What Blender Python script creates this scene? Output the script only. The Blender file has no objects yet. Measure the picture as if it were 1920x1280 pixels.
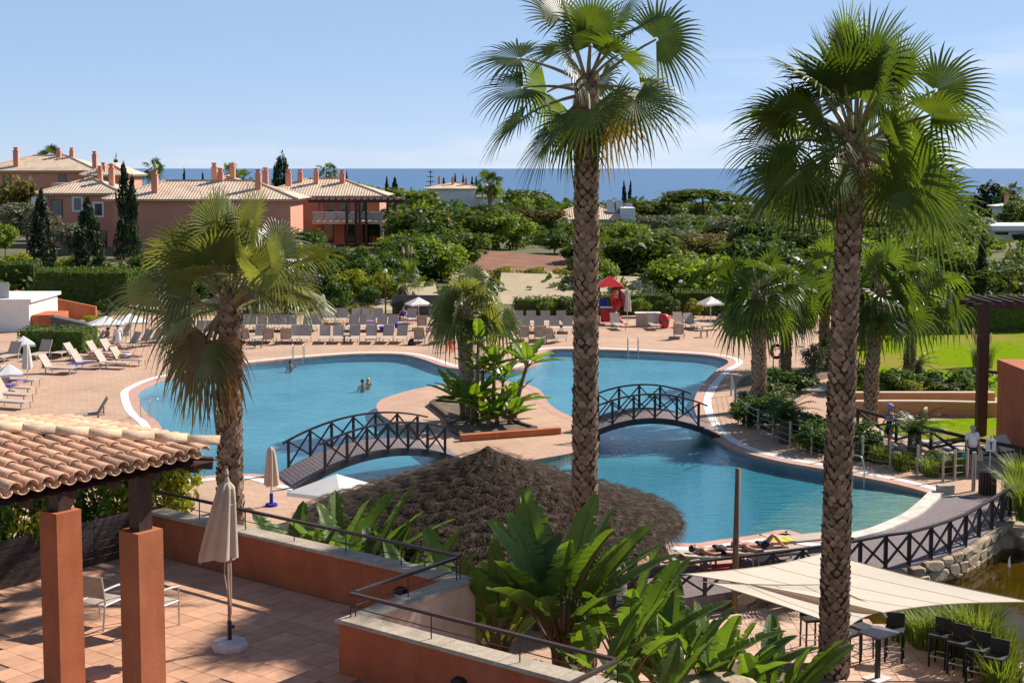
import bpy, bmesh, math, random
import numpy as np
from mathutils import Vector, Matrix, Euler
from mathutils.geometry import tessellate_polygon

S = bpy.context.scene
COL = S.collection
R = math.radians
# ------------------------------------------------------------------ camera, sky, sun, exposure
F, CX, CY, HC = 50.0/36.0*1920, 960.0, 543.0, 11.0
TH = math.atan(228.0/F)
cam = bpy.data.cameras.new('camera'); cam.lens = 50; cam.sensor_width = 36
cam.shift_y = -(640.0-CY)/1920.0
cam.clip_start = 0.5; cam.clip_end = 120000
camo = bpy.data.objects.new('camera', cam); COL.objects.link(camo)
camo.location = (0, 0, HC); camo.rotation_euler = (R(90)-TH, 0, 0)
S.camera = camo

SUN_AZ, SUN_EL = R(57.0), R(38.0)          # azimuth to the right of the view direction (+Y)
world = bpy.data.worlds.new('World'); S.world = world; world.use_nodes = True
wn = world.node_tree; wn.nodes.clear()
sky = wn.nodes.new('ShaderNodeTexSky'); sky.sky_type = 'NISHITA'; sky.sun_disc = False
sky.sun_elevation = SUN_EL; sky.sun_rotation = SUN_AZ
sky.air_density = 0.55; sky.dust_density = 0.0; sky.ozone_density = 3.0; sky.altitude = 20
bg = wn.nodes.new('ShaderNodeBackground'); bg.inputs['Strength'].default_value = 0.072
wo = wn.nodes.new('ShaderNodeOutputWorld')
# a thin high cirrus veil low over the sea, part of the sky itself
tc = wn.nodes.new('ShaderNodeTexCoord'); mp = wn.nodes.new('ShaderNodeMapping')
mp.inputs['Scale'].default_value = (1.6, 1.6, 16.0); mp.inputs['Location'].default_value = (0.9, 0.1, 1.9)
nz = wn.nodes.new('ShaderNodeTexNoise'); nz.inputs['Scale'].default_value = 1.5; nz.inputs['Detail'].default_value = 5
rp = wn.nodes.new('ShaderNodeValToRGB'); rp.color_ramp.elements[0].position = 0.60; rp.color_ramp.elements[1].position = 0.84
rp.color_ramp.elements[1].color = (0.55, 0.55, 0.55, 1)
mx = wn.nodes.new('ShaderNodeMix'); mx.data_type = 'RGBA'
mx.inputs['B'].default_value = (9.5, 9.6, 10.2, 1)
L = wn.links.new
L(tc.outputs['Generated'], mp.inputs['Vector']); L(mp.outputs['Vector'], nz.inputs['Vector'])
L(nz.outputs['Fac'], rp.inputs['Fac']); L(rp.outputs['Color'], mx.inputs['Factor'])
tint = wn.nodes.new('ShaderNodeMix'); tint.data_type = 'RGBA'; tint.blend_type = 'MULTIPLY'; tint.inputs['Factor'].default_value = 1
tint.inputs['B'].default_value = (1.0, 0.84, 0.97, 1)      # white balance of the photograph
veil = wn.nodes.new('ShaderNodeMix'); veil.data_type = 'RGBA'; veil.inputs['B'].default_value = (4.8, 7.1, 9.3, 1)   # sea haze, thinning upwards
sx_ = wn.nodes.new('ShaderNodeSeparateXYZ'); L(tc.outputs['Generated'], sx_.inputs[0])
vr = wn.nodes.new('ShaderNodeMapRange'); vr.inputs['From Min'].default_value = .12; vr.inputs['From Max'].default_value = .9
vr.inputs['To Min'].default_value = .5; vr.inputs['To Max'].default_value = .08; L(sx_.outputs['Z'], vr.inputs['Value'])
L(sky.outputs['Color'], tint.inputs['A']); L(tint.outputs['Result'], veil.inputs['A']); L(vr.outputs['Result'], veil.inputs['Factor']); L(veil.outputs['Result'], mx.inputs['A']); L(mx.outputs['Result'], bg.inputs['Color']); L(bg.outputs[0], wo.inputs['Surface'])

sl = bpy.data.lights.new('sun', 'SUN'); sl.energy = 5.0; sl.angle = R(0.5); sl.color = (1.0, 0.94, 0.84)
so = bpy.data.objects.new('sun', sl); COL.objects.link(so)
SUNV = Vector((math.sin(SUN_AZ)*math.cos(SUN_EL), math.cos(SUN_AZ)*math.cos(SUN_EL), math.sin(SUN_EL)))
so.rotation_euler = SUNV.to_track_quat('Z', 'Y').to_euler(); so.location = (40, 40, 60)
vs = S.view_settings
vs.view_transform = 'Standard'; vs.look = 'None'; vs.exposure = 0.62; vs.gamma = 1.0; vs.use_curve_mapping = False
S.cycles.max_bounces = 6; S.cycles.transparent_max_bounces = 8; S.cycles.diffuse_bounces = 3
S.cycles.glossy_bounces = 3; S.cycles.transmission_bounces = 3
S.cycles.caustics_reflective = False; S.cycles.caustics_refractive = False
try:
    S.cycles.use_denoising = True
except Exception:
    pass

# ------------------------------------------------------------------ plan helpers
CAM = Vector((0, 0, HC))
def ray(px, py):
    u = (px-CX)/F; v = (CY-py)/F
    return Vector((u, math.cos(TH)+v*math.sin(TH), -math.sin(TH)+v*math.cos(TH)))
def P(px, py, z=0.0):                       # survey: where a sight line meets the level z
    r = ray(px, py); return CAM + r*((z-HC)/r.z)
def D(px, py, Y):                           # survey: a sight line at the distance Y
    r = ray(px, py); return CAM + r*(Y/r.y)
A1 = Vector((-.7935, .6087, 0)); A2 = Vector((.6087, .7935, 0)); UP = Vector((0, 0, 1))
ORD = ['first', 'second', 'third', 'fourth', 'fifth', 'sixth', 'seventh', 'eighth', 'ninth', 'tenth', 'eleventh', 'twelfth',
       'thirteenth', 'fourteenth', 'fifteenth', 'sixteenth', 'seventeenth', 'eighteenth', 'nineteenth', 'twentieth']
def gz(Y):                                  # height of the land behind the pool garden
    if Y < 100: return 0.0
    if Y < 150: return 2.0*(Y-100)/50
    if Y < 200: return 2.0
    return max(2.0-(Y-200)/1300*34, -40)

# ------------------------------------------------------------------ mesh builder
class MB:
    def __init__(s): s.v = []; s.f = []
    def add(s, vs_, fs): 
        o = len(s.v); s.v.extend([tuple(v) for v in vs_]); s.f.extend([tuple(i+o for i in f) for f in fs]); return s
    def box(s, c, sz, M=None):
        hx, hy, hz = sz[0]/2, sz[1]/2, sz[2]/2; c = Vector(c)
        vs_ = [Vector((x*hx, y*hy, z*hz)) for x in (-1, 1) for y in (-1, 1) for z in (-1, 1)]
        if M is not None: vs_ = [M @ v for v in vs_]
        return s.add([c+v for v in vs_], [(0,1,3,2),(4,6,7,5),(0,4,5,1),(2,3,7,6),(0,2,6,4),(1,5,7,3)])
    def obox(s, o, u, v, w):                # box from corner o along three edge vectors
        o = Vector(o); u = Vector(u); v = Vector(v); w = Vector(w)
        vs_ = [o+u*a+v*b+w*c for a in (0, 1) for b in (0, 1) for c in (0, 1)]
        return s.add(vs_, [(0,1,3,2),(4,6,7,5),(0,4,5,1),(2,3,7,6),(0,2,6,4),(1,5,7,3)])
    def beam(s, a, b, w, h, up=UP):
        a = Vector(a); b = Vector(b); d = (b-a)
        if d.length < 1e-6: return s
        dn = d.normalized(); side = dn.cross(Vector(up))
        if side.length < 1e-4: side = dn.cross(Vector((1, 0, 0)))
        side.normalize(); u2 = side.cross(dn).normalized()
        return s.obox(a-side*w/2-u2*h/2, d, side*w, u2*h)
    def tube(s, pts, rad, n=6, cap=True):
        pts = [Vector(p) for p in pts]; m = len(pts)
        if not isinstance(rad, (list, tuple)): rad = [rad]*m
        o = len(s.v); ref = None
        for i, p in enumerate(pts):
            t = (pts[min(i+1, m-1)]-pts[max(i-1, 0)])
            t = t.normalized() if t.length > 1e-9 else Vector((0, 0, 1))
            if ref is None:
                ref = t.cross(Vector((0, 0, 1)))
                if ref.length < .05: ref = t.cross(Vector((1, 0, 0)))
            ref = (ref-t*ref.dot(t)).normalized(); b = t.cross(ref)
            for k in range(n):
                a = 2*math.pi*k/n
                s.v.append(tuple(p+(ref*math.cos(a)+b*math.sin(a))*rad[i]))
        for i in range(m-1):
            for k in range(n):
                k2 = (k+1) % n
                s.f.append((o+i*n+k, o+i*n+k2, o+(i+1)*n+k2, o+(i+1)*n+k))
        if cap:
            s.f.append(tuple(o+k for k in range(n))[::-1]); s.f.append(tuple(o+(m-1)*n+k for k in range(n)))
        return s
    def lathe(s, prof, n=16, c=(0, 0, 0), cap=True):
        o = len(s.v); c = Vector(c); m = len(prof)
        for r, z in prof:
            for k in range(n):
                a = 2*math.pi*k/n; s.v.append((c.x+r*math.cos(a), c.y+r*math.sin(a), c.z+z))
        for i in range(m-1):
            for k in range(n):
                k2 = (k+1) % n; s.f.append((o+i*n+k, o+i*n+k2, o+(i+1)*n+k2, o+(i+1)*n+k))
        if cap:
            s.f.append(tuple(o+k for k in range(n))[::-1]); s.f.append(tuple(o+(m-1)*n+k for k in range(n)))
        return s
    def prism(s, poly, z0, z1):             # poly counter-clockwise in plan
        n = len(poly); o = len(s.v)
        for z in (z0, z1):
            for p in poly: s.v.append((p[0], p[1], z))
        s.f.append(tuple(range(o, o+n))[::-1]); s.f.append(tuple(range(o+n, o+2*n)))
        for i in range(n):
            j = (i+1) % n; s.f.append((o+i, o+j, o+n+j, o+n+i))
        return s
    def sheet(s, loops, z):                 # flat sheet, first loop outer, others holes
        vl = [[Vector((p[0], p[1], 0)) for p in lp] for lp in loops]
        tris = tessellate_polygon(vl); o = len(s.v)
        flat = [p for lp in vl for p in lp]
        s.v.extend([(p.x, p.y, z) for p in flat])
        for t in tris:
            a, b, c = [flat[i] for i in t]
            if (b-a).cross(c-a).z < 0: t = (t[0], t[2], t[1])
            s.f.append(tuple(o+i for i in t))
        return s
    def strip(s, pa, pb, closed=False):     # ribbon between two point rows
        n = len(pa); o = len(s.v)
        for a, b in zip(pa, pb): s.v.append(tuple(a)); s.v.append(tuple(b))
        for i in range(n if closed else n-1):
            j = (i+1) % n; s.f.append((o+2*i, o+2*j, o+2*j+1, o+2*i+1))
        return s
    def leaves(s, c, nrm, size, asp=.5, seed=0):
        rg = np.random.default_rng(seed); c = np.asarray(c, float); nrm = np.asarray(nrm, float); N = len(c)
        nrm = nrm/np.maximum(np.linalg.norm(nrm, axis=1, keepdims=True), 1e-6)
        t = rg.normal(size=(N, 3)); t -= nrm*np.sum(t*nrm, axis=1, keepdims=True)
        t /= np.maximum(np.linalg.norm(t, axis=1, keepdims=True), 1e-6); b = np.cross(nrm, t)
        sz = (np.ones(N)*size*rg.uniform(.6, 1.3, N))[:, None]
        q = np.stack([c-t*sz*.5, c+b*sz*asp*.5, c+t*sz*.5, c-b*sz*asp*.5], 1).reshape(-1, 3)
        o = len(s.v); s.v.extend(map(tuple, q.tolist()))
        s.f.extend([(o+4*i, o+4*i+1, o+4*i+2, o+4*i+3) for i in range(N)]); return s
    def mesh(s, name, mat, smooth=False, M=None):
        me = bpy.data.meshes.new(name)
        if M is not None:
            a = np.array(s.v, float); m = np.array(M); a = a @ m[:3, :3].T + m[:3, 3]; me.from_pydata(a.tolist(), [], s.f)
        else: me.from_pydata(s.v, [], s.f)
        if mat is not None: me.materials.append(mat)
        if smooth: me.polygons.foreach_set('use_smooth', [True]*len(me.polygons))
        me.update(); return me

WM = {}
def reg(o, M): WM[o.name] = M; return o
def wm(o): return WM.get(o.name, Matrix.Identity(4))
def tag(o, label, cat, group=None):
    o['label'] = label; o['category'] = cat
    if group: o['group'] = group
    return o
def thing(name, label, cat, loc=(0, 0, 0), rz=0.0, group=None):
    o = bpy.data.objects.new(name, None); COL.objects.link(o); o.empty_display_size = .2
    o.location = loc; o.rotation_euler = (0, 0, rz); tag(o, label, cat, group)
    return reg(o, Matrix.Translation(Vector(loc)) @ Matrix.Rotation(rz, 4, 'Z'))
def part(name, mb, mat, parent, smooth=False, local=False, kind=None, label=None):
    M = wm(parent); me = mb.mesh(name, mat, smooth, None if local else M.inverted())
    o = bpy.data.objects.new(name, me); COL.objects.link(o); o.parent = parent
    if kind: o['kind'] = kind
    if label: o['label'] = label
    return reg(o, M)
def piece(name, me, parent, loc, rot=(0, 0, 0), sc=(1, 1, 1)):      # an instance of shared mesh data in the thing's own frame
    o = bpy.data.objects.new(name, me); COL.objects.link(o); o.parent = parent
    o.location = loc; o.rotation_euler = rot; o.scale = sc if hasattr(sc, '__len__') else (sc, sc, sc)
    return o
def solid(name, mb, mat, label, cat, base, group=None, smooth=False):
    M = Matrix.Translation(Vector(base)); me = mb.mesh(name, mat, smooth, M.inverted())
    o = bpy.data.objects.new(name, me); COL.objects.link(o); o.location = base
    tag(o, label, cat, group); return reg(o, M)
def struct(name, mb, mat, smooth=False, kind='structure', label=None, cat=None):
    me = mb.mesh(name, mat, smooth); o = bpy.data.objects.new(name, me); COL.objects.link(o); o['kind'] = kind
    if label: o['label'] = label
    if cat: o['category'] = cat
    return o
def dup(root, loc, rz=0.0, label=None, sc=1.0, group=None):
    def cp(o, par):
        c = o.copy(); COL.objects.link(c); c.parent = par
        for ch in o.children: cp(ch, c)
        return c
    r = cp(root, None); r.location = loc; r.rotation_euler = (0, 0, rz); r.scale = (sc, sc, sc)
    if label: r['label'] = label
    if group: r['group'] = group
    reg(r, Matrix.Translation(Vector(loc)) @ Matrix.Rotation(rz, 4, 'Z') @ Matrix.Scale(sc, 4)); return r
def drop(root):                              # remove a prototype that stays unused
    for ch in list(root.children): drop(ch)
    bpy.data.objects.remove(root)
def catmull(pts, n=5, closed=True):
    pts = [Vector((p[0], p[1], p[2] if len(p) > 2 else 0)) for p in pts]; m = len(pts); out = []
    for i in range(m if closed else m-1):
        if closed: p0, p1, p2, p3 = pts[i-1], pts[i], pts[(i+1) % m], pts[(i+2) % m]
        else: p0, p1, p2, p3 = pts[max(i-1, 0)], pts[i], pts[i+1], pts[min(i+2, m-1)]
        for k in range(n):
            t = k/n
            out.append(.5*((2*p1)+(p2-p0)*t+(2*p0-5*p1+4*p2-p3)*t*t+(3*p1-p0-3*p2+p3)*t**3))
    if not closed: out.append(pts[-1])
    return out
def area2(lp): return sum(a[0]*b[1]-b[0]*a[1] for a, b in zip(lp, lp[1:]+lp[:1]))
def offset(lp, d):                           # grow a closed counter-clockwise loop outwards by d
    n = len(lp); out = []
    for i in range(n):
        t = lp[(i+1) % n]-lp[i-1]; t.z = 0
        nn = Vector((t.y, -t.x, 0)).normalized(); out.append(lp[i]+nn*d)
    return out

# ------------------------------------------------------------------ materials
def lin(c): return tuple(((x/255)/12.92 if x/255 <= .04045 else ((x/255+.055)/1.055)**2.4) for x in c)
MATS = {}
def mat(name, c1, c2=None, scale=6.0, rough=.7, bump=0.0, bscale=None, metal=0.0, rnd=0.0, detail=4, spec=.4, stretch=None,
        trans=0.0, tcol=None, patch=None, pscale=.3, emis=None, coat=0):
    """plain node material: noise mix of two base colours, optional patches, per-object variation, bump, leaf translucency"""
    m = bpy.data.materials.new(name); m.use_nodes = True; nt = m.node_tree; N = nt.nodes; K = nt.links.new
    b = N['Principled BSDF']; out = N['Material Output']
    c2 = c2 or c1
    geo = N.new('ShaderNodeNewGeometry'); vec = geo.outputs['Position']
    if stretch:
        tcn = N.new('ShaderNodeTexCoord'); mpn = N.new('ShaderNodeMapping'); mpn.inputs['Scale'].default_value = stretch
        K(geo.outputs['Position'], mpn.inputs['Vector']); vec = mpn.outputs['Vector']
    no = N.new('ShaderNodeTexNoise'); no.inputs['Scale'].default_value = scale; no.inputs['Detail'].default_value = detail
    K(vec, no.inputs['Vector'])
    cr = N.new('ShaderNodeValToRGB'); cr.color_ramp.elements[0].position = .32; cr.color_ramp.elements[1].position = .68
    cr.color_ramp.elements[0].color = (*c1, 1); cr.color_ramp.elements[1].color = (*c2, 1)
    K(no.outputs['Fac'], cr.inputs['Fac']); col = cr.outputs['Color']
    if patch:
        n2 = N.new('ShaderNodeTexNoise'); n2.inputs['Scale'].default_value = pscale; n2.inputs['Detail'].default_value = 5
        K(geo.outputs['Position'], n2.inputs['Vector'])
        r2 = N.new('ShaderNodeValToRGB'); r2.color_ramp.elements[0].position = .48; r2.color_ramp.elements[1].position = .66
        K(n2.outputs['Fac'], r2.inputs['Fac'])
        mm = N.new('ShaderNodeMix'); mm.data_type = 'RGBA'; mm.inputs['B'].default_value = (*patch, 1)
        K(r2.outputs['Color'], mm.inputs['Factor']); K(col, mm.inputs['A']); col = mm.outputs['Result']
    if rnd:
        oi = N.new('ShaderNodeObjectInfo'); mr = N.new('ShaderNodeMapRange')
        mr.inputs['To Min'].default_value = 1-rnd; mr.inputs['To Max'].default_value = 1+rnd
        K(oi.outputs['Random'], mr.inputs['Value'])
        hs = N.new('ShaderNodeHueSaturation'); K(mr.outputs['Result'], hs.inputs['Value']); K(col, hs.inputs['Color']); col = hs.outputs['Color']
    K(col, b.inputs['Base Color'])
    b.inputs['Roughness'].default_value = rough; b.inputs['Metallic'].default_value = metal
    b.inputs['Specular IOR Level'].default_value = spec
    if coat: b.inputs['Coat Weight'].default_value = coat
    if bump:
        n3 = N.new('ShaderNodeTexNoise'); n3.inputs['Scale'].default_value = bscale or scale*4; n3.inputs['Detail'].default_value = 3
        K(vec, n3.inputs['Vector'])
        bp = N.new('ShaderNodeBump'); bp.inputs['Strength'].default_value = bump; bp.inputs['Distance'].default_value = .03
        K(n3.outputs['Fac'], bp.inputs['Height']); K(bp.outputs['Normal'], b.inputs['Normal'])
    if trans:
        tl = N.new('ShaderNodeBsdfTranslucent')
        if tcol: 
            mt = N.new('ShaderNodeMix'); mt.data_type = 'RGBA'; mt.blend_type = 'MULTIPLY'; mt.inputs['Factor'].default_value = 1
            mt.inputs['B'].default_value = (*tcol, 1); K(col, mt.inputs['A']); K(mt.outputs['Result'], tl.inputs['Color'])
        else: K(col, tl.inputs['Color'])
        ms = N.new('ShaderNodeMixShader'); ms.inputs['Fac'].default_value = trans
        K(b.outputs[0], ms.inputs[1]); K(tl.outputs[0], ms.inputs[2]); K(ms.outputs[0], out.inputs['Surface'])
    MATS[name] = m; return m
def leafmat(name, c1, c2, scale=3.0, rough=.55, trans=.42, tcol=(2.4, 2.2, .7), rnd=.18, spec=.22):
    return mat(name, c1, c2, scale=scale, rough=rough, trans=trans, tcol=tcol, rnd=rnd, spec=spec, detail=3)
def brickmat(name, c1, c2, mortar, scale, bw, rh, ms=.02, rough=.8, rot=0.0, bump=.3, off=.5, patch=None):
    m = bpy.data.materials.new(name); m.use_nodes = True; nt = m.node_tree; N = nt.nodes; K = nt.links.new
    b = N['Principled BSDF']; geo = N.new('ShaderNodeNewGeometry'); mp_ = N.new('ShaderNodeMapping')
    mp_.inputs['Rotation'].default_value = (0, 0, rot); K(geo.outputs['Position'], mp_.inputs['Vector'])
    br = N.new('ShaderNodeTexBrick'); br.inputs['Scale'].default_value = scale; br.inputs['Brick Width'].default_value = bw
    br.inputs['Row Height'].default_value = rh; br.inputs['Mortar Size'].default_value = ms; br.offset = off
    br.inputs['Color1'].default_value = (*c1, 1); br.inputs['Color2'].default_value = (*c2, 1); br.inputs['Mortar'].default_value = (*mortar, 1)
    K(mp_.outputs['Vector'], br.inputs['Vector'])
    n2 = N.new('ShaderNodeTexNoise'); n2.inputs['Scale'].default_value = .35; n2.inputs['Detail'].default_value = 6; K(geo.outputs['Position'], n2.inputs['Vector'])
    mr = N.new('ShaderNodeMapRange'); mr.inputs['To Min'].default_value = .72; mr.inputs['To Max'].default_value = 1.22; K(n2.outputs['Fac'], mr.inputs['Value'])
    hs = N.new('ShaderNodeHueSaturation'); K(br.outputs['Color'], hs.inputs['Color']); K(mr.outputs['Result'], hs.inputs['Value'])
    K(hs.outputs['Color'], b.inputs['Base Color']); b.inputs['Roughness'].default_value = rough; b.inputs['Specular IOR Level'].default_value = .15
    if bump:
        bp = N.new('ShaderNodeBump'); bp.inputs['Strength'].default_value = bump; bp.inputs['Distance'].default_value = .01; bp.invert = True
        K(br.outputs['Fac'], bp.inputs['Height']); K(bp.outputs['Normal'], b.inputs['Normal'])
    MATS[name] = m; return m
def watermat(name, tint, wscale=1.6, wstr=.12, ior=1.33, rough=.03, stretch=(1, 1, 1), refl=.8):
    m = bpy.data.materials.new(name); m.use_nodes = True; nt = m.node_tree; N = nt.nodes; K = nt.links.new; N.clear()
    out = N.new('ShaderNodeOutputMaterial'); geo = N.new('ShaderNodeNewGeometry'); mp_ = N.new('ShaderNodeMapping')
    mp_.inputs['Scale'].default_value = stretch; K(geo.outputs['Position'], mp_.inputs['Vector'])
    n1 = N.new('ShaderNodeTexNoise'); n1.inputs['Scale'].default_value = wscale; n1.inputs['Detail'].default_value = 4; n1.inputs['Roughness'].default_value = .6
    K(mp_.outputs['Vector'], n1.inputs['Vector'])
    bp = N.new('ShaderNodeBump'); bp.inputs['Strength'].default_value = wstr; bp.inputs['Distance'].default_value = .25; K(n1.outputs['Fac'], bp.inputs['Height'])
    tr = N.new('ShaderNodeBsdfTransparent'); tr.inputs['Color'].default_value = (*tint, 1)
    gl = N.new('ShaderNodeBsdfGlossy'); gl.inputs['Roughness'].default_value = rough; K(bp.outputs['Normal'], gl.inputs['Normal'])
    lw = N.new('ShaderNodeLayerWeight'); lw.inputs['Blend'].default_value = .5
    b2 = N.new('ShaderNodeBump'); b2.inputs['Strength'].default_value = min(1, wstr*3.2); b2.inputs['Distance'].default_value = .25; K(n1.outputs['Fac'], b2.inputs['Height']); K(b2.outputs['Normal'], lw.inputs['Normal'])      # Schlick reflectance, the same from both sides
    pw = N.new('ShaderNodeMath'); pw.operation = 'POWER'; pw.inputs[1].default_value = 5; K(lw.outputs['Facing'], pw.inputs[0])
    fm = N.new('ShaderNodeMath'); fm.operation = 'MULTIPLY_ADD'; fm.inputs[1].default_value = refl; fm.inputs[2].default_value = .02; K(pw.outputs[0], fm.inputs[0])
    ms = N.new('ShaderNodeMixShader'); K(fm.outputs[0], ms.inputs['Fac']); K(tr.outputs[0], ms.inputs[1]); K(gl.outputs[0], ms.inputs[2])
    K(ms.outputs[0], out.inputs['Surface']); MATS[name] = m; return m

m_deck = brickmat('deck_paving', (.50, .315, .215), (.56, .37, .26), (.36, .24, .17), 1.0, .42, .21, ms=.012, rot=R(28), bump=.2)
m_pinkband = mat('pool_edge_brick', (.47, .25, .18), (.55, .32, .25), scale=3, rough=.75, bump=.15)
m_white = mat('white_coping', (.70, .67, .62), (.80, .77, .72), scale=2.5, rough=.7, bump=.1)
m_bluetile = mat('pool_mosaic', (.14, .36, .46), (.18, .42, .52), scale=1.5, rough=.4, detail=6, patch=(.125, .32, .43), pscale=.25)
def paint_near_reflections(m):       # near basin colour painted darker teal for depth and dark tree reflections
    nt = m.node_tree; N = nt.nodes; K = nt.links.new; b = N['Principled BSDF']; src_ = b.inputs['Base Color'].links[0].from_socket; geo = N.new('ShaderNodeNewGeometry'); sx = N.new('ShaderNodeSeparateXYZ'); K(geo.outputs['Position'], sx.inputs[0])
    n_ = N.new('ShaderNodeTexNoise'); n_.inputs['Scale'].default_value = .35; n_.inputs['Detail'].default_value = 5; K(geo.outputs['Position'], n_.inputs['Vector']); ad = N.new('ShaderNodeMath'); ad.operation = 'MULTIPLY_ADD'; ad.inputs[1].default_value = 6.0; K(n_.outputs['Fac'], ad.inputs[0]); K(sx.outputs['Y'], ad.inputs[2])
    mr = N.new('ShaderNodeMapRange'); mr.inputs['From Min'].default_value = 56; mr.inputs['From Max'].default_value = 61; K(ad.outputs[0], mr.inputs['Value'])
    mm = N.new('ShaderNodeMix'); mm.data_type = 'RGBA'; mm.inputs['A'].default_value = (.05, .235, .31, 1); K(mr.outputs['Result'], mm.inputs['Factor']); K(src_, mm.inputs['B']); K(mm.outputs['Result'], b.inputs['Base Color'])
paint_near_reflections(m_bluetile)
def beachmat():
    m = mat('pool_beach_render', (.30, .31, .24), (.40, .39, .30), scale=1.5, rough=.9, detail=7); nt = m.node_tree; N = nt.nodes; K = nt.links.new
    b = N['Principled BSDF']; src_ = b.inputs['Base Color'].links[0].from_socket; geo = N.new('ShaderNodeNewGeometry'); dp = N.new('ShaderNodeVectorMath'); dp.operation = 'DOT_PRODUCT'
    dp.inputs[1].default_value = (.86, -.51, 0); K(geo.outputs['Position'], dp.inputs[0]); n2 = N.new('ShaderNodeTexNoise'); n2.inputs['Scale'].default_value = .5; n2.inputs['Detail'].default_value = 5; K(geo.outputs['Position'], n2.inputs['Vector'])
    ad = N.new('ShaderNodeMath'); ad.operation = 'MULTIPLY_ADD'; ad.inputs[1].default_value = 3.0; K(n2.outputs['Fac'], ad.inputs[0]); K(dp.outputs['Value'], ad.inputs[2])
    cr = N.new('ShaderNodeMapRange'); cr.inputs['From Min'].default_value = -15.0; cr.inputs['From Max'].default_value = -10.5; K(ad.outputs[0], cr.inputs['Value'])
    mm = N.new('ShaderNodeMix'); mm.data_type = 'RGBA'; mm.inputs['A'].default_value = (.045, .21, .27, 1); K(cr.outputs['Result'], mm.inputs['Factor']); K(src_, mm.inputs['B']); K(mm.outputs['Result'], b.inputs['Base Color']); return m
m_sand = beachmat()      # painted floor running from blue mosaic to sand-coloured render
m_water = watermat('pool_water', (.72, .93, .96), wscale=2.4, wstr=.22, stretch=(.45, 1.5, 1), refl=.95)
m_pond = watermat('pond_water', (.50, .42, .16), wscale=1.2, wstr=.02, refl=.7)
m_pondbed = mat('pond_bed_mud', (.13, .10, .025), (.19, .15, .045), scale=.8, rough=.95)
m_sea = mat('sea_water', (.028, .105, .235), (.038, .12, .255), scale=.004, rough=.32, bump=.6, bscale=.09, stretch=(.35, 1, 1), spec=.5)
m_land = mat('dry_land', (.09, .095, .035), (.17, .135, .065), scale=.09, rough=.95, patch=(.09, .11, .035), pscale=.03, detail=8)
m_soil = mat('red_soil', (.20, .085, .05), (.27, .13, .075), scale=.5, rough=.95, bump=.4)
m_bed = mat('planting_soil', (.10, .065, .04), (.20, .14, .09), scale=2.5, rough=.95, bump=.4)
m_sandy = mat('sandy_bank', (.42, .32, .21), (.50, .39, .26), scale=.8, rough=.95, bump=.2)
m_lawn = mat('lawn_grass', (.12, .20, .006), (.21, .29, .010), scale=3.0, spec=.0, rough=1.0, bump=.6, bscale=22, patch=(.26, .215, .05), pscale=.16, detail=8)
m_path = mat('garden_path', (.42, .35, .27), (.50, .42, .33), scale=3, rough=.9, bump=.15)
m_terra = mat('terracotta_render', (.42, .115, .042), (.50, .145, .058), scale=1.6, rough=.85, bump=.12, bscale=30, detail=7, patch=(.46, .145, .065), pscale=.8)
def weather(m, dark=.80, light=1.08):
    nt = m.node_tree; N = nt.nodes; K = nt.links.new; b = N['Principled BSDF']; src_ = b.inputs['Base Color'].links[0].from_socket
    geo = N.new('ShaderNodeNewGeometry'); mp_ = N.new('ShaderNodeMapping'); mp_.inputs['Scale'].default_value = (2.2, 2.2, .9); K(geo.outputs['Position'], mp_.inputs['Vector'])
    n_ = N.new('ShaderNodeTexNoise'); n_.inputs['Scale'].default_value = 1.6; n_.inputs['Detail'].default_value = 8; n_.inputs['Roughness'].default_value = .65; K(mp_.outputs['Vector'], n_.inputs['Vector'])
    mr = N.new('ShaderNodeMapRange'); mr.inputs['From Min'].default_value = .3; mr.inputs['From Max'].default_value = .7; mr.inputs['To Min'].default_value = dark; mr.inputs['To Max'].default_value = light; K(n_.outputs['Fac'], mr.inputs['Value'])
    hs = N.new('ShaderNodeHueSaturation'); K(src_, hs.inputs['Color']); K(mr.outputs['Result'], hs.inputs['Value']); K(hs.outputs['Color'], b.inputs['Base Color']); return m
weather(m_terra)
m_terra_far = mat('house_render', (.58, .25, .17), (.64, .29, .20), scale=.5, rough=.9, detail=6)
m_cream = weather(mat('cream_render', (.62, .50, .38), (.68, .56, .43), scale=1.5, rough=.9, bump=.1, bscale=25))
m_whitewall = mat('white_render', (.72, .71, .68), (.80, .79, .76), scale=.8, rough=.85)
m_kerb = mat('pale_kerb', (.56, .51, .44), (.66, .61, .54), scale=4, rough=.8, bump=.2, patch=(.46, .41, .35), pscale=1.2)
m_coping = mat('stone_coping', (.38, .30, .225), (.48, .40, .31), scale=9, rough=.85, bump=.3, patch=(.34, .28, .21), pscale=2.5, detail=8)
m_tile = mat('terrace_tile', (.52, .275, .165), (.60, .335, .21), scale=5, rough=.75, bump=.12, rnd=.13, detail=6)
m_grout = mat('tile_grout', (.25, .16, .11), (.30, .19, .13), scale=4, rough=.95)
m_bartile = mat('bar_paver', (.52, .33, .235), (.60, .40, .29), scale=5, rough=.8, bump=.15, rnd=.14)
m_rooftile = mat('clay_roof_tile', (.58, .305, .18), (.69, .42, .27), scale=7, rough=.85, bump=.25, rnd=.16, detail=7, patch=(.40, .24, .16), pscale=2.2)
m_hip = mat('clay_ridge_tile', (.62, .42, .27), (.70, .50, .33), scale=6, rough=.85, bump=.25, rnd=.12, detail=7, patch=(.42, .30, .20), pscale=3)
m_darkwood = mat('stained_timber', (.040, .017, .011), (.07, .028, .018), scale=3, rough=.6, stretch=(6, 6, 1.2), bump=.25)
m_fencewood = mat('dark_fence_timber', (.030, .018, .015), (.055, .036, .03), scale=3, rough=.6, bump=.3, rnd=.2, stretch=(3, 3, 12))
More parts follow.
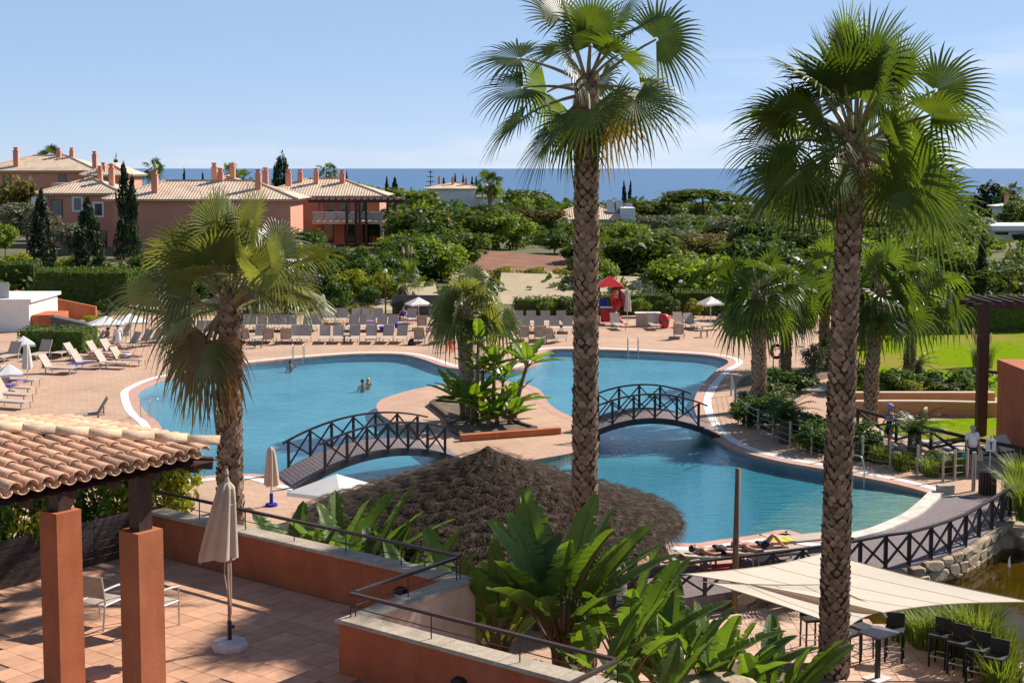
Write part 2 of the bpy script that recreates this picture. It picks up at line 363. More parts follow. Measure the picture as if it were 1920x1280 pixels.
m_railwood = mat('bridge_timber', (.020, .014, .016), (.035, .024, .026), scale=3, rough=.5, bump=.15)
m_plank = mat('weathered_decking', (.15, .115, .115), (.22, .175, .175), scale=2.5, rough=.85, stretch=(9, 1.2, 1), bump=.35)
m_iron = mat('brown_iron', (.045, .022, .016), (.06, .03, .022), scale=8, rough=.45, spec=.5)
m_ironlt = m_iron
m_steel = mat('steel_tube', (.55, .55, .56), (.6, .6, .6), rough=.25, metal=.9)
m_alu = mat('brushed_aluminium', (.52, .50, .47), (.60, .58, .55), rough=.45, metal=.7)
m_sling = mat('taupe_sling_fabric', (.40, .335, .28), (.46, .39, .33), scale=8, rough=.85, trans=.28, tcol=(1.1, .85, .55))
m_slinggrey = mat('grey_sling_fabric', (.52, .41, .33), (.59, .47, .385), scale=8, rough=.85, trans=.15)
m_frame = mat('taupe_lounger_frame', (.38, .31, .26), (.44, .36, .30), scale=5, rough=.6)
m_canvas = mat('beige_canvas', (.56, .44, .33), (.62, .49, .37), scale=5, rough=.9, trans=.22, tcol=(1.1, .9, .7), bump=.1)
m_whitecanvas = mat('white_canvas', (.80, .79, .77), (.86, .85, .83), scale=2, rough=.85, trans=.25)
m_sail = mat('cream_sail_cloth', (.70, .61, .49), (.74, .65, .53), scale=1.5, rough=.85, trans=.25, tcol=(1.1, .95, .75))
m_base = mat('concrete_base', (.55, .50, .47), (.64, .60, .57), scale=7, rough=.85, bump=.15)
m_black = mat('black_plastic', (.012, .012, .013), (.018, .018, .02), rough=.4)
m_wicker = mat('black_wicker', (.010, .010, .011), (.022, .021, .022), scale=60, rough=.45, bump=.4)
m_slate = mat('slate_table_top', (.13, .14, .19), (.17, .18, .23), scale=8, rough=.35)
m_red = mat('red_plastic', (.50, .016, .02), (.58, .025, .03), rough=.4)
m_redo = mat('orange_red_plastic', (.70, .09, .035), (.75, .11, .045), rough=.45)
m_blue = mat('blue_towel', (.02, .02, .26), (.03, .03, .34), scale=9, rough=.95)
m_purple = mat('purple_cloth', (.16, .08, .34), (.22, .12, .42), scale=9, rough=.95)
m_yellow = mat('yellow_towel', (.55, .45, .04), (.60, .52, .08), scale=9, rough=.95)
m_tealc = mat('teal_cloth', (.12, .42, .36), (.2, .5, .44), scale=9, rough=.9)
m_skin = mat('skin', (.42, .20, .13), (.52, .27, .18), scale=9, rough=.55)
m_hair = mat('dark_hair', (.018, .011, .008), (.03, .02, .014), scale=20, rough=.5)
m_grey_hair = mat('grey_hair', (.35, .31, .27), (.45, .41, .36), scale=20, rough=.6)
m_stone = mat('bank_stone', (.34, .25, .16), (.46, .36, .25), scale=4, rough=.9, bump=.6, rnd=.2, patch=(.22, .15, .09), pscale=1.5, detail=8)
m_thatch = mat('heather_thatch', (.030, .019, .014), (.072, .050, .036), scale=9, spec=.1, rough=.95, detail=8, patch=(.125, .092, .07), pscale=5)
m_bark = mat('tree_bark', (.07, .045, .03), (.13, .085, .055), scale=5, rough=.95, bump=.4)
m_boot = mat('palm_leaf_base', (.18, .118, .078), (.34, .235, .16), scale=9, rough=.9, rnd=.4, bump=.3, detail=5)
m_trunk = mat('palm_trunk_fibre', (.055, .028, .016), (.10, .052, .03), scale=12, rough=.95, bump=.5)
m_frond = leafmat('palm_frond', (.042, .070, .014), (.078, .115, .022), scale=2.5, rough=.42, trans=.40, tcol=(2.2, 2.1, .5), rnd=.3, spec=.35)
m_frond_y = leafmat('yellow_palm_frond', (.22, .14, .025), (.30, .20, .04), scale=3, rough=.5, trans=.35, tcol=(1.8, 1.3, .5))
m_frond_g = leafmat('grey_palm_frond', (.095, .118, .026), (.165, .185, .055), scale=2.5, rough=.38, trans=.36, tcol=(2.0, 1.8, .6), rnd=.35, spec=.5)
m_dead = leafmat('dry_palm_frond', (.20, .115, .05), (.30, .185, .09), scale=3, rough=.8, trans=.25, tcol=(1.4, 1.1, .7))
m_petiole = mat('palm_petiole', (.18, .16, .06), (.26, .20, .09), scale=6, rough=.45)
m_stre = leafmat('paddle_leaf', (.062, .105, .028), (.10, .155, .042), scale=1.6, rough=.5, trans=.38, tcol=(2.6, 2.6, .5), rnd=.28, spec=.25)
m_stem = mat('paddle_stem', (.13, .09, .03), (.22, .13, .05), scale=6, rough=.5)
m_hedge = leafmat('hedge_leaf', (.045, .075, .012), (.085, .12, .02), scale=4, trans=.3)
m_cyp = leafmat('cypress_leaf', (.014, .028, .012), (.03, .05, .018), scale=3, trans=.15)
m_olive = leafmat('olive_leaf', (.11, .12, .075), (.19, .20, .13), scale=3, trans=.25, tcol=(1.4, 1.4, .8))
m_pine = leafmat('pine_leaf', (.05, .080, .014), (.095, .13, .022), scale=1.2, trans=.3)
m_bush = leafmat('bush_leaf', (.034, .070, .014), (.070, .12, .022), scale=1.6, trans=.3)
m_bushy = leafmat('yellow_green_leaf', (.17, .20, .015), (.28, .29, .025), scale=2, trans=.35, tcol=(1.7, 1.6, .6))
m_brownb = leafmat('brown_green_leaf', (.085, .075, .025), (.14, .12, .04), scale=1.6, trans=.25)
m_grassy = leafmat('reed_blade', (.12, .17, .025), (.22, .26, .05), scale=3, trans=.35, tcol=(1.6, 1.6, .6))
m_plume = leafmat('pampas_plume', (.55, .42, .30), (.68, .54, .40), scale=6, rough=.9, trans=.35, tcol=(1.1, 1, .9))
m_roof_far = mat('far_roof_tile', (.58, .42, .29), (.66, .50, .37), scale=1.2, rough=.9, patch=(.46, .32, .22), pscale=.5, detail=6)
m_farglass = mat('window_glass', (.02, .025, .03), (.03, .035, .04), rough=.08, spec=.8)
m_balglass = mat('clear_balcony_glass', (.42, .44, .44), (.5, .52, .52), rough=.05, spec=.6, trans=.3)
m_glass = mat('green_glass_panel', (.10, .30, .27), (.14, .36, .32), rough=.05, spec=.6, trans=.4)
m_shade = mat('dark_grey_board', (.07, .07, .075), (.09, .09, .095), rough=.8)
def gz(Y):
    if Y < 106: return 0.0
    if Y < 150: return 2.0*(Y-106)/44
    if Y < 200: return 2.0
    return max(2.0-(Y-200)/1300*34, -44)
# ------------------------------------------------------------------ land and sea
mb = MB()
ys = [-60, 40, 98, 102, 106, 115, 125, 135, 150, 175, 200, 240, 300, 380, 480, 600, 750, 900, 1100, 1300, 1500, 1750, 1950]
xs = [-1600, -900, -500, -300, -200, -140, -90, -50, -20, 0, 20, 50, 90, 140, 200, 300, 500, 900, 1600]
rng = random.Random(3)
for y in ys:
    for x in xs:
        z = -3.0 if y <= 98 else (-1.2 if y == 102 else gz(y))
        if y > 200: z += rng.uniform(-1, 1)*min(3, (y-200)/120)
        if y >= 106 and x < -30: z += .6*min(1, (-30-x)/40)*min(1, (y-106)/15)
        mb.v.append((x*(1 if y < 300 else 1+(y-300)/900), y, z if z > -37 else -44))
nx = len(xs)
for j in range(len(ys)-1):
    for i in range(nx-1):
        a = j*nx+i; mb.f.append((a, a+1, a+nx+1, a+nx))
struct('terrain', mb, m_land, smooth=True)
mb = MB(); mb.add([(-90000, 900, -38), (90000, 900, -38), (90000, 110000, -38), (-90000, 110000, -38)], [(0, 1, 2, 3)])
struct('sea', mb, m_sea)

# ------------------------------------------------------------------ pool outline (survey of the water's edge)
pool_px = [(258, 742), (262, 730), (300, 712), (352, 700), (395, 692), (454, 682), (565, 671), (640, 665), (690, 663), (752, 664), (790, 672), (827, 685),
           (860, 691), (902, 694), (955, 692), (992, 686), (1012, 678), (1016, 666), (1024, 657), (1055, 654), (1117, 655), (1180, 657), (1255, 661),
           (1317, 665), (1355, 671), (1366, 680), (1345, 693), (1325, 712), (1307, 737), (1302, 760), (1312, 790), (1330, 812), (1350, 828), (1379, 842), (1419, 854), (1476, 867),
           (1545, 879), (1612, 893), (1672, 905), (1730, 920), (1744, 928), (1734, 943), (1718, 959), (1672, 981), (1640, 993), (1597, 1005), (1550, 1012), (1521, 1010), (1500, 1000), (1467, 993),
           (1420, 1002), (1340, 1013), (1275, 1018), (1100, 1000), (900, 972), (700, 938), (560, 908), (497, 891), (457, 888), (390, 892), (330, 896), (306, 885),
           (300, 868), (304, 845), (309, 820), (297, 793), (277, 777), (265, 762)]
isl_px = [(707, 762), (715, 750), (740, 740), (790, 727), (850, 719), (915, 714), (972, 717), (1000, 725), (1015, 735), (1025, 752), (1042, 767), (1072, 782),
          (1105, 796), (1122, 812), (1118, 836), (1070, 849), (1020, 858), (972, 866), (920, 872), (875, 866), (840, 857), (805, 838), (775, 815), (735, 789), (715, 776)]
pool = catmull([P(*p) for p in pool_px], 4)[::-1]
isle = catmull([P(*p) for p in isl_px], 4)[::-1]
if area2(pool) < 0: pool.reverse()
if area2(isle) < 0: isle.reverse()
# boardwalk: near edge along the pond, far edge along the white kerb
bw_near = [P(*p) for p in [(1150, 1143), (1248, 1129), (1322, 1118), (1387, 1110), (1449, 1102), (1540, 1089), (1613, 1076), (1661, 1066), (1705, 1060), (1746, 1048), (1781, 1036),
                           (1811, 1023), (1836, 1007), (1860, 992), (1879, 979), (1894, 968)]]
bw_near = catmull(bw_near, 3, closed=False)
deck_outer = [Vector(p+(0,)) for p in [(-75, 8), (2.6, 8), (2.6, 34.8)]] + bw_near + \
             [Vector(p+(0,)) for p in [(16.2, 46.2), (18.5, 48.5), (23, 50.5), (30, 52), (90, 55), (95, 106), (-95, 106)]]
mb = MB(); mb.sheet([deck_outer, pool], 0.0)
struct('pool_deck', mb, m_deck)
mb = MB(); mb.sheet([isle], 0.0); mb.strip([p+Vector((0, 0, 0)) for p in isle], [p+Vector((0, 0, -1.5)) for p in isle], True)
struct('island_paving', mb, m_deck)
# pool shell, coping and water
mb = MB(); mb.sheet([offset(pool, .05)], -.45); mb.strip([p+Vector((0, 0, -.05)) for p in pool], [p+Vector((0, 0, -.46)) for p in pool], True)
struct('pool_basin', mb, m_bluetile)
be = MB()
bp = [P(1320, 1020, 0), P(1410, 965, 0), P(1490, 915, 0), P(1560, 878, 0)]
bq = [P(1600, 1012, 0), P(1690, 985, 0), P(1735, 955, 0), P(1760, 922, 0)]
rows = 6
for i in range(rows+1):
    t = i/rows
    for a, b in zip(bp, bq):
        q = a.lerp(b, t); be.v.append((q.x, q.y, -.444+.29*t))
for i in range(rows):
    for k in range(3):
        a = i*4+k; be.f.append((a, a+1, a+5, a+4))
struct('pool_beach_floor', be, m_sand, smooth=True)
mb = MB(); mb.sheet([pool, isle], -.10)
struct('pool_water', mb, m_water)
def ring(lp, a, b, z, name, m, sgn=1):
    mb = MB(); A = [p+Vector((0, 0, z)) for p in offset(lp, a*sgn)]; B = [p+Vector((0, 0, z)) for p in offset(lp, b*sgn)]
    mb.strip(A, B, True)
    if a <= 0: mb.strip(A, [p+Vector((0, 0, -.16)) for p in A], True)
    struct(name, mb, m)
ring(pool, -.02, .42, .006, 'pool_edge_band', m_pinkband)
ring(pool, .42, .80, .012, 'white_pool_kerb', m_white)
ring(isle, .03, -.45, .006, 'island_edge_band', m_pinkband)
# ------------------------------------------------------------------ island planter terrace
pl = thing('island_planter', 'low terracotta planter step on the pool island under its palm and banana plants', 'planter', P(930, 812))
mb = MB(); q = [P(870, 826), P(1052, 812), P(1052, 815), P(868, 830)]
a, b = P(866, 828), P(1052, 814); dv = (b-a).normalized(); nv = Vector((-dv.y, dv.x, 0))
mb.obox(a+Vector((0, 0, .008)), b-a, nv*.3, Vector((0, 0, .26)))
part('front_step', mb, m_terra, pl)
mb = MB()
edge = [P(868, 818, .1), P(985, 809, .1), P(1005, 804, .1), P(975, 795, .1), P(940, 775, .1), P(880, 757, .1), P(815, 752, .1), P(808, 757, .1), P(838, 780, .1), P(842, 800, .1)]
mb.prism([(p.x, p.y) for p in (edge if area2(edge) > 0 else edge[::-1])], .005, .12)
part('soil_bed', mb, m_bed, pl)
for i in range(len(edge)):
    mb = MB(); a = edge[i]; b = edge[(i+1) % len(edge)]; a = Vector((a.x, a.y, .11)); b = Vector((b.x, b.y, .11)); mb.beam(a, b, .16, .2); part('edging_log', mb, m_bark, pl)
# ------------------------------------------------------------------ boardwalk deck
far_px = [(1150, 1072), (1248, 1066), (1322, 1060), (1387, 1054), (1449, 1046), (1500, 1030), (1560, 1020), (1600, 1012), (1640, 1002), (1675, 989), (1705, 975), (1728, 960), (1748, 944), (1770, 932), (1800, 930), (1850, 936)]
bw_far = catmull([P(*p) for p in far_px], 3, closed=False)
bwk = MB(); n = min(len(bw_far), len(bw_near))
bwk.strip([Vector((p.x, p.y, .02)) for p in bw_near[:n]], [Vector((p.x, p.y, .02)) for p in bw_far[:n]])
bwk.strip([Vector((p.x, p.y, -.50)) for p in bw_near[:n]], [Vector((p.x, p.y, .02)) for p in bw_near[:n]])
boardwalk = struct('boardwalk', bwk, m_plank)
# broad white kerb between the beach and the boardwalk
kerb = MB(); kp = [P(*p) for p in [(1590, 1010), (1640, 998), (1675, 984), (1705, 970), (1724, 956), (1742, 940), (1757, 925)]]; kp = catmull(kp, 4, closed=False)
L_, R_ = [], []
for i, p in enumerate(kp):
    t = (kp[min(i+1, len(kp)-1)]-kp[max(i-1, 0)]).normalized(); nn = Vector((-t.y, t.x, 0)); L_.append(p+nn*.24); R_.append(p-nn*.24)
up_ = Vector((0, 0, .09)); kerb.strip([p+up_ for p in R_], [p+up_ for p in L_]); kerb.strip([p+Vector((0, 0, -.1)) for p in R_], [p+up_ for p in R_]); kerb.strip([p+up_ for p in L_], [p+Vector((0, 0, -.1)) for p in L_])
solid('beach_kerb', kerb, m_kerb, 'broad white curved kerb between the shallow pool end and the boardwalk', 'kerb', kp[len(kp)//2])
st = MB(); q = P(1772, 925); st.box(q+Vector((0, 0, .15)), (.55, .3, .3)); solid('kerb_stone', st, m_coping, 'small stone block at the upper end of the white pool kerb', 'stone', q)
# ------------------------------------------------------------------ pond, its stone bank and bar floor
pond = [Vector(p+(0,)) for p in [(10.5, 24), (60, 24), (70, 54.6), (30, 51.8), (23, 50.3), (18.5, 48.3), (16.2, 46.0)]] + bw_near[::-1][:34] + [Vector((5, 37.6, 0)), Vector((9, 33.5, 0))]
if area2(pond) < 0: pond.reverse()
mb = MB(); mb.sheet([pond], -.72); struct('pond_water', mb, m_pond)
mb = MB(); mb.sheet([pond], -1.0); struct('pond_bed', mb, m_pondbed)
bank = thing('stone_bank', 'rough stone block bank holding up the curved boardwalk above the pond', 'stone bank', (bw_near[30].x, bw_near[30].y, -.7))
mb = MB(); mb.strip([p+Vector((0, .25, -1.3)) for p in bw_near], [p+Vector((0, .25, -.12)) for p in bw_near]); part('bank_core', mb, m_bed, bank)
rng = random.Random(8)
def stone_mesh(seed):
    r = random.Random(seed); bm = bmesh.new(); bmesh.ops.create_icosphere(bm, subdivisions=2, radius=.62)
    for v in bm.verts:
        for k in range(3): v.co[k] = max(-.45, min(.45, v.co[k]*r.uniform(.95, 1.3)))*r.uniform(.93, 1.0)
    me = bpy.data.meshes.new('stone'); bm.to_mesh(me); bm.free(); me.materials.append(m_stone); return me
STONES = [stone_mesh(i) for i in range(6)]
for row, (z0, hh) in enumerate([(-.88, .34), (-.58, .36), (-.27, .30)]):
    s = 0.0; i = 0
    cum = [0.0]
    for a, b in zip(bw_near, bw_near[1:]): cum.append(cum[-1]+(b-a).length)
    s = .2*row+3.0
    while s < cum[-1]-.1:
        ln = rng.uniform(.45, 1.0); m_ = s+ln/2
        j = max(k for k in range(len(cum)) if cum[k] <= min(m_, cum[-1]-.01)); j = min(j, len(bw_near)-2)
        t = (m_-cum[j])/max(cum[j+1]-cum[j], 1e-4); q = bw_near[j].lerp(bw_near[j+1], t); d_ = bw_near[j+1]-bw_near[j]
        off_ = rng.uniform(.08, .17)
        piece('stone', rng.choice(STONES), bank, Vector((q.x, q.y+off_, z0+.08))-Vector((bw_near[30].x, bw_near[30].y, -.7)), (rng.uniform(-.15, .15), rng.uniform(-.15, .15), math.atan2(d_.y, d_.x)), (ln*1.12, .55, hh*1.14))
        s += ln
# boulders on the right-hand bank
for i, (px, py, sc) in enumerate([(1886, 1000, 1.0), (1905, 988, 1.2), (1915, 1015, .9), (1872, 1015, .7)]):
    q = P(px, py, -.6)
    o = bpy.data.objects.new('boulder', STONES[i]); COL.objects.link(o); o.location = q; o.scale = (sc*1.5, sc, sc*.9); o.rotation_euler = (0, 0, i)
    tag(o, ['weathered boulder at the water where the boardwalk railing ends', 'largest boulder on the right edge of the pond bank', 'boulder at the right edge of the photo just above the pond', 'small boulder tucked under the end of the boardwalk'][i], 'boulder', 'boulders on the pond bank')
barpoly = [(2.6, 18), (13.8, 18), (13.2, 27), (12.6, 31), (10.6, 33.6), (8.2, 36), (5.2, 38.2), (2.6, 38.0)]
mb = MB(); mb.sheet([[Vector(p+(0,)) for p in barpoly]], -.46)
barfloor = struct('bar_terrace_floor', mb, m_grout)
tl = MB(); tl.box((0, 0, 0), (.385, .385, .03)); tile_me = tl.mesh('paver', m_bartile)
rng = random.Random(5)
bxy = []
for i in range(-4, 60):
    for j in range(-4, 60):
        x = 2.5+i*.4; y = 18+j*.4
        q = Vector((x, y, 0))
        r_ = (q.x*F/q.y+960); yy = 315+11.45*2677/max(q.y, 1)
        if not (1150 < r_ < 1940 and 1150 < yy < 1310): continue
        # inside the bar floor
        inside = False; pp = barpoly; k = len(pp)-1
        for a_ in range(len(pp)):
            if (pp[a_][1] > y) != (pp[k][1] > y) and x < (pp[k][0]-pp[a_][0])*(y-pp[a_][1])/(pp[k][1]-pp[a_][1])+pp[a_][0]: inside = not inside
            k = a_
        if inside: bxy.append((x, y))
for x, y in bxy[:300]:
    piece('paver', tile_me, barfloor, (x, y, -.452+rng.uniform(-.003, .003)), (rng.uniform(-.006, .006), rng.uniform(-.006, .006), 0))
# ------------------------------------------------------------------ lawns, beds and paths to the right
def ground_patch(name, px, z, m):
    mb = MB(); lp = [P(*p) for p in px]; lp = catmull(lp, 4)
    if area2(lp) < 0: lp.reverse()
    mb.sheet([lp], z); return struct(name, mb, m)
ground_patch('garden_bed', [(1378, 735), (1392, 765), (1420, 795), (1470, 823), (1530, 845), (1610, 862), (1700, 876), (1790, 893), (1812, 886), (1780, 868), (1700, 845), (1600, 820), (1545, 790), (1500, 765), (1490, 735), (1540, 712), (1600, 700), (1600, 690), (1480, 690), (1400, 705)], .012, m_bed)
ground_patch('garden_path', [(1500, 740), (1530, 735), (1600, 742), (1600, 760), (1560, 790), (1620, 812), (1720, 832), (1800, 850), (1930, 880), (1960, 862), (1820, 835), (1700, 815), (1600, 790), (1575, 778), (1610, 760), (1608, 735), (1560, 722), (1500, 728)], .020, m_path)
ground_patch('lawn', [(1560, 630), (1700, 621), (1960, 612), (2200, 610), (2250, 740), (1960, 745), (1800, 742), (1640, 742), (1570, 700), (1550, 660)], .03, m_lawn)
ground_patch('lower_lawn', [(1650, 800), (1720, 790), (1880, 784), (2100, 784), (2150, 830), (1900, 835), (1800, 828), (1700, 820)], .034, m_lawn)
# soil field and sandy banks behind the deck
def slope_patch(name, pts, m, smooth=False):
    mb = MB(); mb.add(pts, [tuple(range(len(pts)))]); return struct(name, mb, m)
slope_patch('sandy_ramp', [D(930, 577, 111), D(1262, 577, 111), D(1216, 519, 120), D(940, 511, 120), ], m_sandy)
slope_patch('sandy_bank', [D(640, 590, 107.0), D(830, 588, 107.0), D(815, 527, 117), D(690, 535, 117)], m_sandy)
slope_patch('soil_field', [Vector((-5, 127, 1.5)), Vector((7, 125, 1.4)), Vector((9, 138, 2.1)), Vector((-6, 152, 2.5)), Vector((-8, 146, 2.4))], m_soil)
slope_patch('dry_bank', [Vector((-3, 121, 1.0)), Vector((12, 121, 1.0)), Vector((14, 127, 1.75)), Vector((-6, 127, 1.75))], m_sandy)
ground_patch('side_bank', [(195, 545), (330, 560), (345, 590), (215, 575)], .3, m_sandy)
# ------------------------------------------------------------------ arched footbridges
def footbridge(label, nl, nr, fl, fr, rise, near_posts, far_posts, ext=(0.03, .06)):
    """nl,nr: near edge ends; fl,fr: far edge ends (world, z=0). posts as fractions along each edge."""
    base = (nl+nr+fl+fr)/4; t = thing('footbridge', label, 'bridge', (base.x, base.y, 0))
    def arc(a, b, s): return a.lerp(b, s)+Vector((0, 0, rise*(1-(2*s-1)**2)+.03))
    n = 24; N = [arc(nl, nr, i/n) for i in range(n+1)]; Fa = [arc(fl, fr, i/n) for i in range(n+1)]
    # deck boards laid across, too narrow to pick apart: one part
    mb = MB(); nb = 52
    for i in range(nb):
        s0, s1 = i/nb+.0012, (i+1)/nb-.0012
        a0, a1, b0, b1 = arc(nl, nr, s0), arc(nl, nr, s1), arc(fl, fr, s0), arc(fl, fr, s1)
        dz = Vector((0, 0, .045)); mb.add([a0, a1, b1, b0, a0+dz, a1+dz, b1+dz, b0+dz], [(0, 3, 2, 1), (4, 5, 6, 7), (0, 1, 5, 4), (1, 2, 6, 5), (2, 3, 7, 6), (3, 0, 4, 7)])
    part('deck_boards', mb, m_plank, t, kind='stuff')
    for row in (N, Fa):
        mb = MB()
        for p, q in zip(row, row[1:]): mb.obox(p+Vector((0, -.04, -.20)), q-p, Vector((0, .08, 0)), Vector((0, 0, .24)))
        part('arched_beam', mb, m_railwood, t)
    hgt = 1.02
    for (a, b, posts) in ((nl, nr, near_posts), (fl, fr, far_posts)):
        mb = MB(); s0, s1 = posts[0]-ext[0], posts[-1]+ext[1]
        rp_ = [arc(a, b, s0+(s1-s0)*i/20)+Vector((0, 0, hgt)) for i in range(21)]
        for p, q in zip(rp_, rp_[1:]): mb.beam(p, q+(q-p)*.02, .10, .06)
        part('handrail', mb, m_railwood, t)
        pp = [arc(a, b, s) for s in posts]
        for p in pp:
            mb = MB(); mb.box(p+Vector((0, 0, hgt/2-.05)), (.10, .10, hgt)); part('post', mb, m_railwood, t)
        for p, q in zip(pp, pp[1:]):
            for (u, v) in ((p+Vector((0, 0, .08)), q+Vector((0, 0, hgt-.06))), (p+Vector((0, .03, hgt-.06)), q+Vector((0, .03, .08)))):
                mb = MB(); mb.beam(u, v, .05, .05); part('brace', mb, m_railwood, t)
    return t
nl, nr = P(552, 917), P(868, 863); fl, fr = P(519, 892), P(838, 842)
footbridge('long arched dark timber footbridge left of the pool island', nl, nr, fl, fr, .78,
           [.17, .295, .41, .535, .655, .775, .885], [.065, .185, .305, .43, .56, .69, .815])
nl, nr = P(1085, 826), P(1350, 820); fl, fr = P(1078, 803), P(1330, 800)
footbridge('shorter arched dark timber footbridge right of the pool island', nl, nr, fl, fr, .80,
           [.07, .235, .385, .535, .69, .845], [.17, .325, .475, .63, .80])
# ------------------------------------------------------------------ boardwalk railing with crossed braces
rail_px = [(1180, 1139), (1250, 1129), (1322, 1118), (1387, 1110), (1449, 1102), (1505, 1094), (1560, 1086), (1613, 1076), (1661, 1066), (1705, 1060), (1746, 1048), (1781, 1036), (1811, 1023), (1836, 1007), (1860, 992), (1879, 979), (1894, 968)]
rp_ = [P(*p)+Vector((0, .06, 0)) for p in rail_px]
t = thing('boardwalk_railing', 'dark timber railing with crossed braces curving along the boardwalk above the pond', 'railing', rp_[8])
for p in rp_: mb = MB(); mb.box(p+Vector((0, 0, .45)), (.10, .10, .96)); part('post', mb, m_railwood, t)
for p, q in zip(rp_, rp_[1:]):
    u = Vector((0, 0, .93)); mb = MB(); mb.beam(p+u, q+u, .11, .06); part('handrail', mb, m_railwood, t)
    for a, b, o in ((.10, .87, 0), (.87, .10, .035)):
        mb = MB(); mb.beam(p+Vector((0, o, a)), q+Vector((0, o, b)), .05, .055); part('brace', mb, m_railwood, t)
# ------------------------------------------------------------------ wire fence along the right-hand pool edge
wf_px = [(1371, 742), (1378, 772), (1384, 793), (1399, 803), (1421, 815), (1449, 827), (1481, 840), (1521, 852), (1568, 862), (1617, 870), (1669, 880), (1720, 890), (1768, 902), (1790, 899), (1813, 897)]
t = thing('wire_fence', 'low fence of pale posts and thin wires along the right edge of the pool', 'fence', P(1521, 852))
m_post = mat('pale_post', (.36, .30, .24), (.44, .37, .30), scale=8, rough=.8)
pts = [P(*p) for p in wf_px]
for p in pts: mb = MB(); mb.tube([p, p+Vector((0, 0, 1.08))], .045, 7); part('post', mb, m_post, t)
for z in (.25, .5, .75, 1.0):
    mb = MB(); mb.tube([p+Vector((0, 0, z)) for p in pts], .008, 4); part('wire', mb, m_steel, t)
# stout posts by the boardwalk end
for px, py, h, lab in ((1825, 920, 1.35, 'single round timber post on the paving left of the litter bin'),):
    q = P(px, py); mb = MB(); mb.tube([q, q+Vector((0, 0, h))], [.07, .065], 10); solid('timber_post', mb, m_post, lab, 'post', q)
q = P(1851, 926)
t = thing('litter_bin', 'dark slatted litter bin on the paving by the boardwalk end', 'bin', q)
mb = MB(); mb.lathe([(.24, .03), (.25, .75)], 16, q); part('liner', mb, m_black, t)
for k in range(18):
    a = 2*math.pi*k/18; c = q+Vector((math.cos(a)*.28, math.sin(a)*.28, 0)); mb = MB(); mb.box(c+Vector((0, 0, .40)), (.03, .07, .74), Matrix.Rotation(a, 3, 'Z')); part('slat', mb, m_darkwood, t)
mb = MB(); mb.lathe([(.31, .74), (.32, .80), (.20, .84)], 16, q); part('rim', mb, m_black, t)
q = P(1855, 918)
t = thing('notice_sign', 'white notice sheet with an arrow on a thin pole behind the litter bin', 'sign', q)
mb = MB(); mb.tube([q, q+Vector((0, 0, 1.9))], .025, 8); part('pole', mb, m_steel, t)
mb = MB(); mb.box(q+Vector((0, -.04, 1.55)), (.34, .02, .40)); part('sheet', mb, m_whitewall, t)
mb = MB(); mb.box(q+Vector((0, -.055, 1.52)), (.05, .006, .22)); mb.add([q+Vector((-.07, -.055, 1.62)), q+Vector((.07, -.055, 1.62)), q+Vector((0, -.055, 1.70))], [(0, 1, 2)]); part('arrow', mb, m_shade, t)
# ------------------------------------------------------------------ heavy dark rail fence by the lower lawn
def railfence(label, px, h, z=0.0, w=.14):
    pts = [P(*p) for p in px]; t = thing('timber_rail_fence', label, 'fence', pts[0])
    for p in pts: mb = MB(); mb.tube([p, p+Vector((0, 0, h))], w/2, 8); part('post', mb, m_railwood, t)
    for p, q in zip(pts, pts[1:]):
        mb = MB(); mb.beam(p+Vector((0, 0, h-.05)), q+Vector((0, 0, h-.05)), w, w*.8); part('top_rail', mb, m_railwood, t)
        mb = MB(); mb.beam(p+Vector((0, .05, .08)), q+Vector((0, .05, h-.15)), .08, .08); part('brace', mb, m_railwood, t)
        mb = MB(); mb.beam(p+Vector((0, 0, h-.15)), q+Vector((0, 0, .08)), .08, .08); part('brace', mb, m_railwood, t)
railfence('dark timber rail fence between the path and the lower lawn', [(1608, 805), (1680, 828), (1745, 845), (1812, 862), (1912, 884), (1980, 900)], .92)
# path light and life ring
q = P(1736, 789)
t = thing('path_light', 'small white bollard light in front of the low orange wall', 'light', q)
mb = MB(); mb.tube([q, q+Vector((0, 0, .45))], .05, 8); part('stem', mb, m_coping, t); mb = MB(); mb.lathe([(.07, .44), (.07, .60), (.03, .63)], 10, q); part('lamp_head', mb, m_white, t)
q = P(1455, 702)
t = thing('life_ring_stand', 'red and white life ring hung on a stand beside the palm', 'life ring', q)
for dx in (-.16, .16): mb = MB(); mb.tube([q+Vector((dx, 0, 0)), q+Vector((dx, 0, 1.15))], .03, 6); part('stand_leg', mb, m_bark, t)
mb = MB(); ctr = q+Vector((0, -.06, 1.25)); n = 24
rg_ = [ctr+Vector((math.cos(2*math.pi*k/n)*.29, 0, math.sin(2*math.pi*k/n)*.33)) for k in range(n+1)]
mb.tube(rg_, .085, 8, cap=False); part('ring', mb, m_red, t, smooth=True)
for a in (45, 135, 225, 315):
    pr = [ctr+Vector((math.cos(R(a+d))*.29, 0, math.sin(R(a+d))*.33)) for d in (-9, 0, 9)]; mb = MB(); mb.tube(pr, .092, 8); part('band', mb, m_white, t)
# tall mast that carries the shade sails
q = P(1376, 1150, -.46)
t = thing('sail_mast', 'tall weathered round timber mast beside the cream shade sail', 'mast', q)
m_mast = mat('mast_timber', (.13, .075, .05), (.20, .125, .085), scale=4, rough=.8, stretch=(8, 8, .7))
topz = (D(1384, 878, q.y)).z
mb = MB(); mb.tube([q, Vector((q.x+.06, q.y, topz))], [.085, .07], 12); part('pole', mb, m_mast, t, smooth=True)
mb = MB(); mb.box((q.x+.0, q.y-.09, topz-1.9), (.05, .06, .1)); part('hook_plate', mb, m_iron, t)
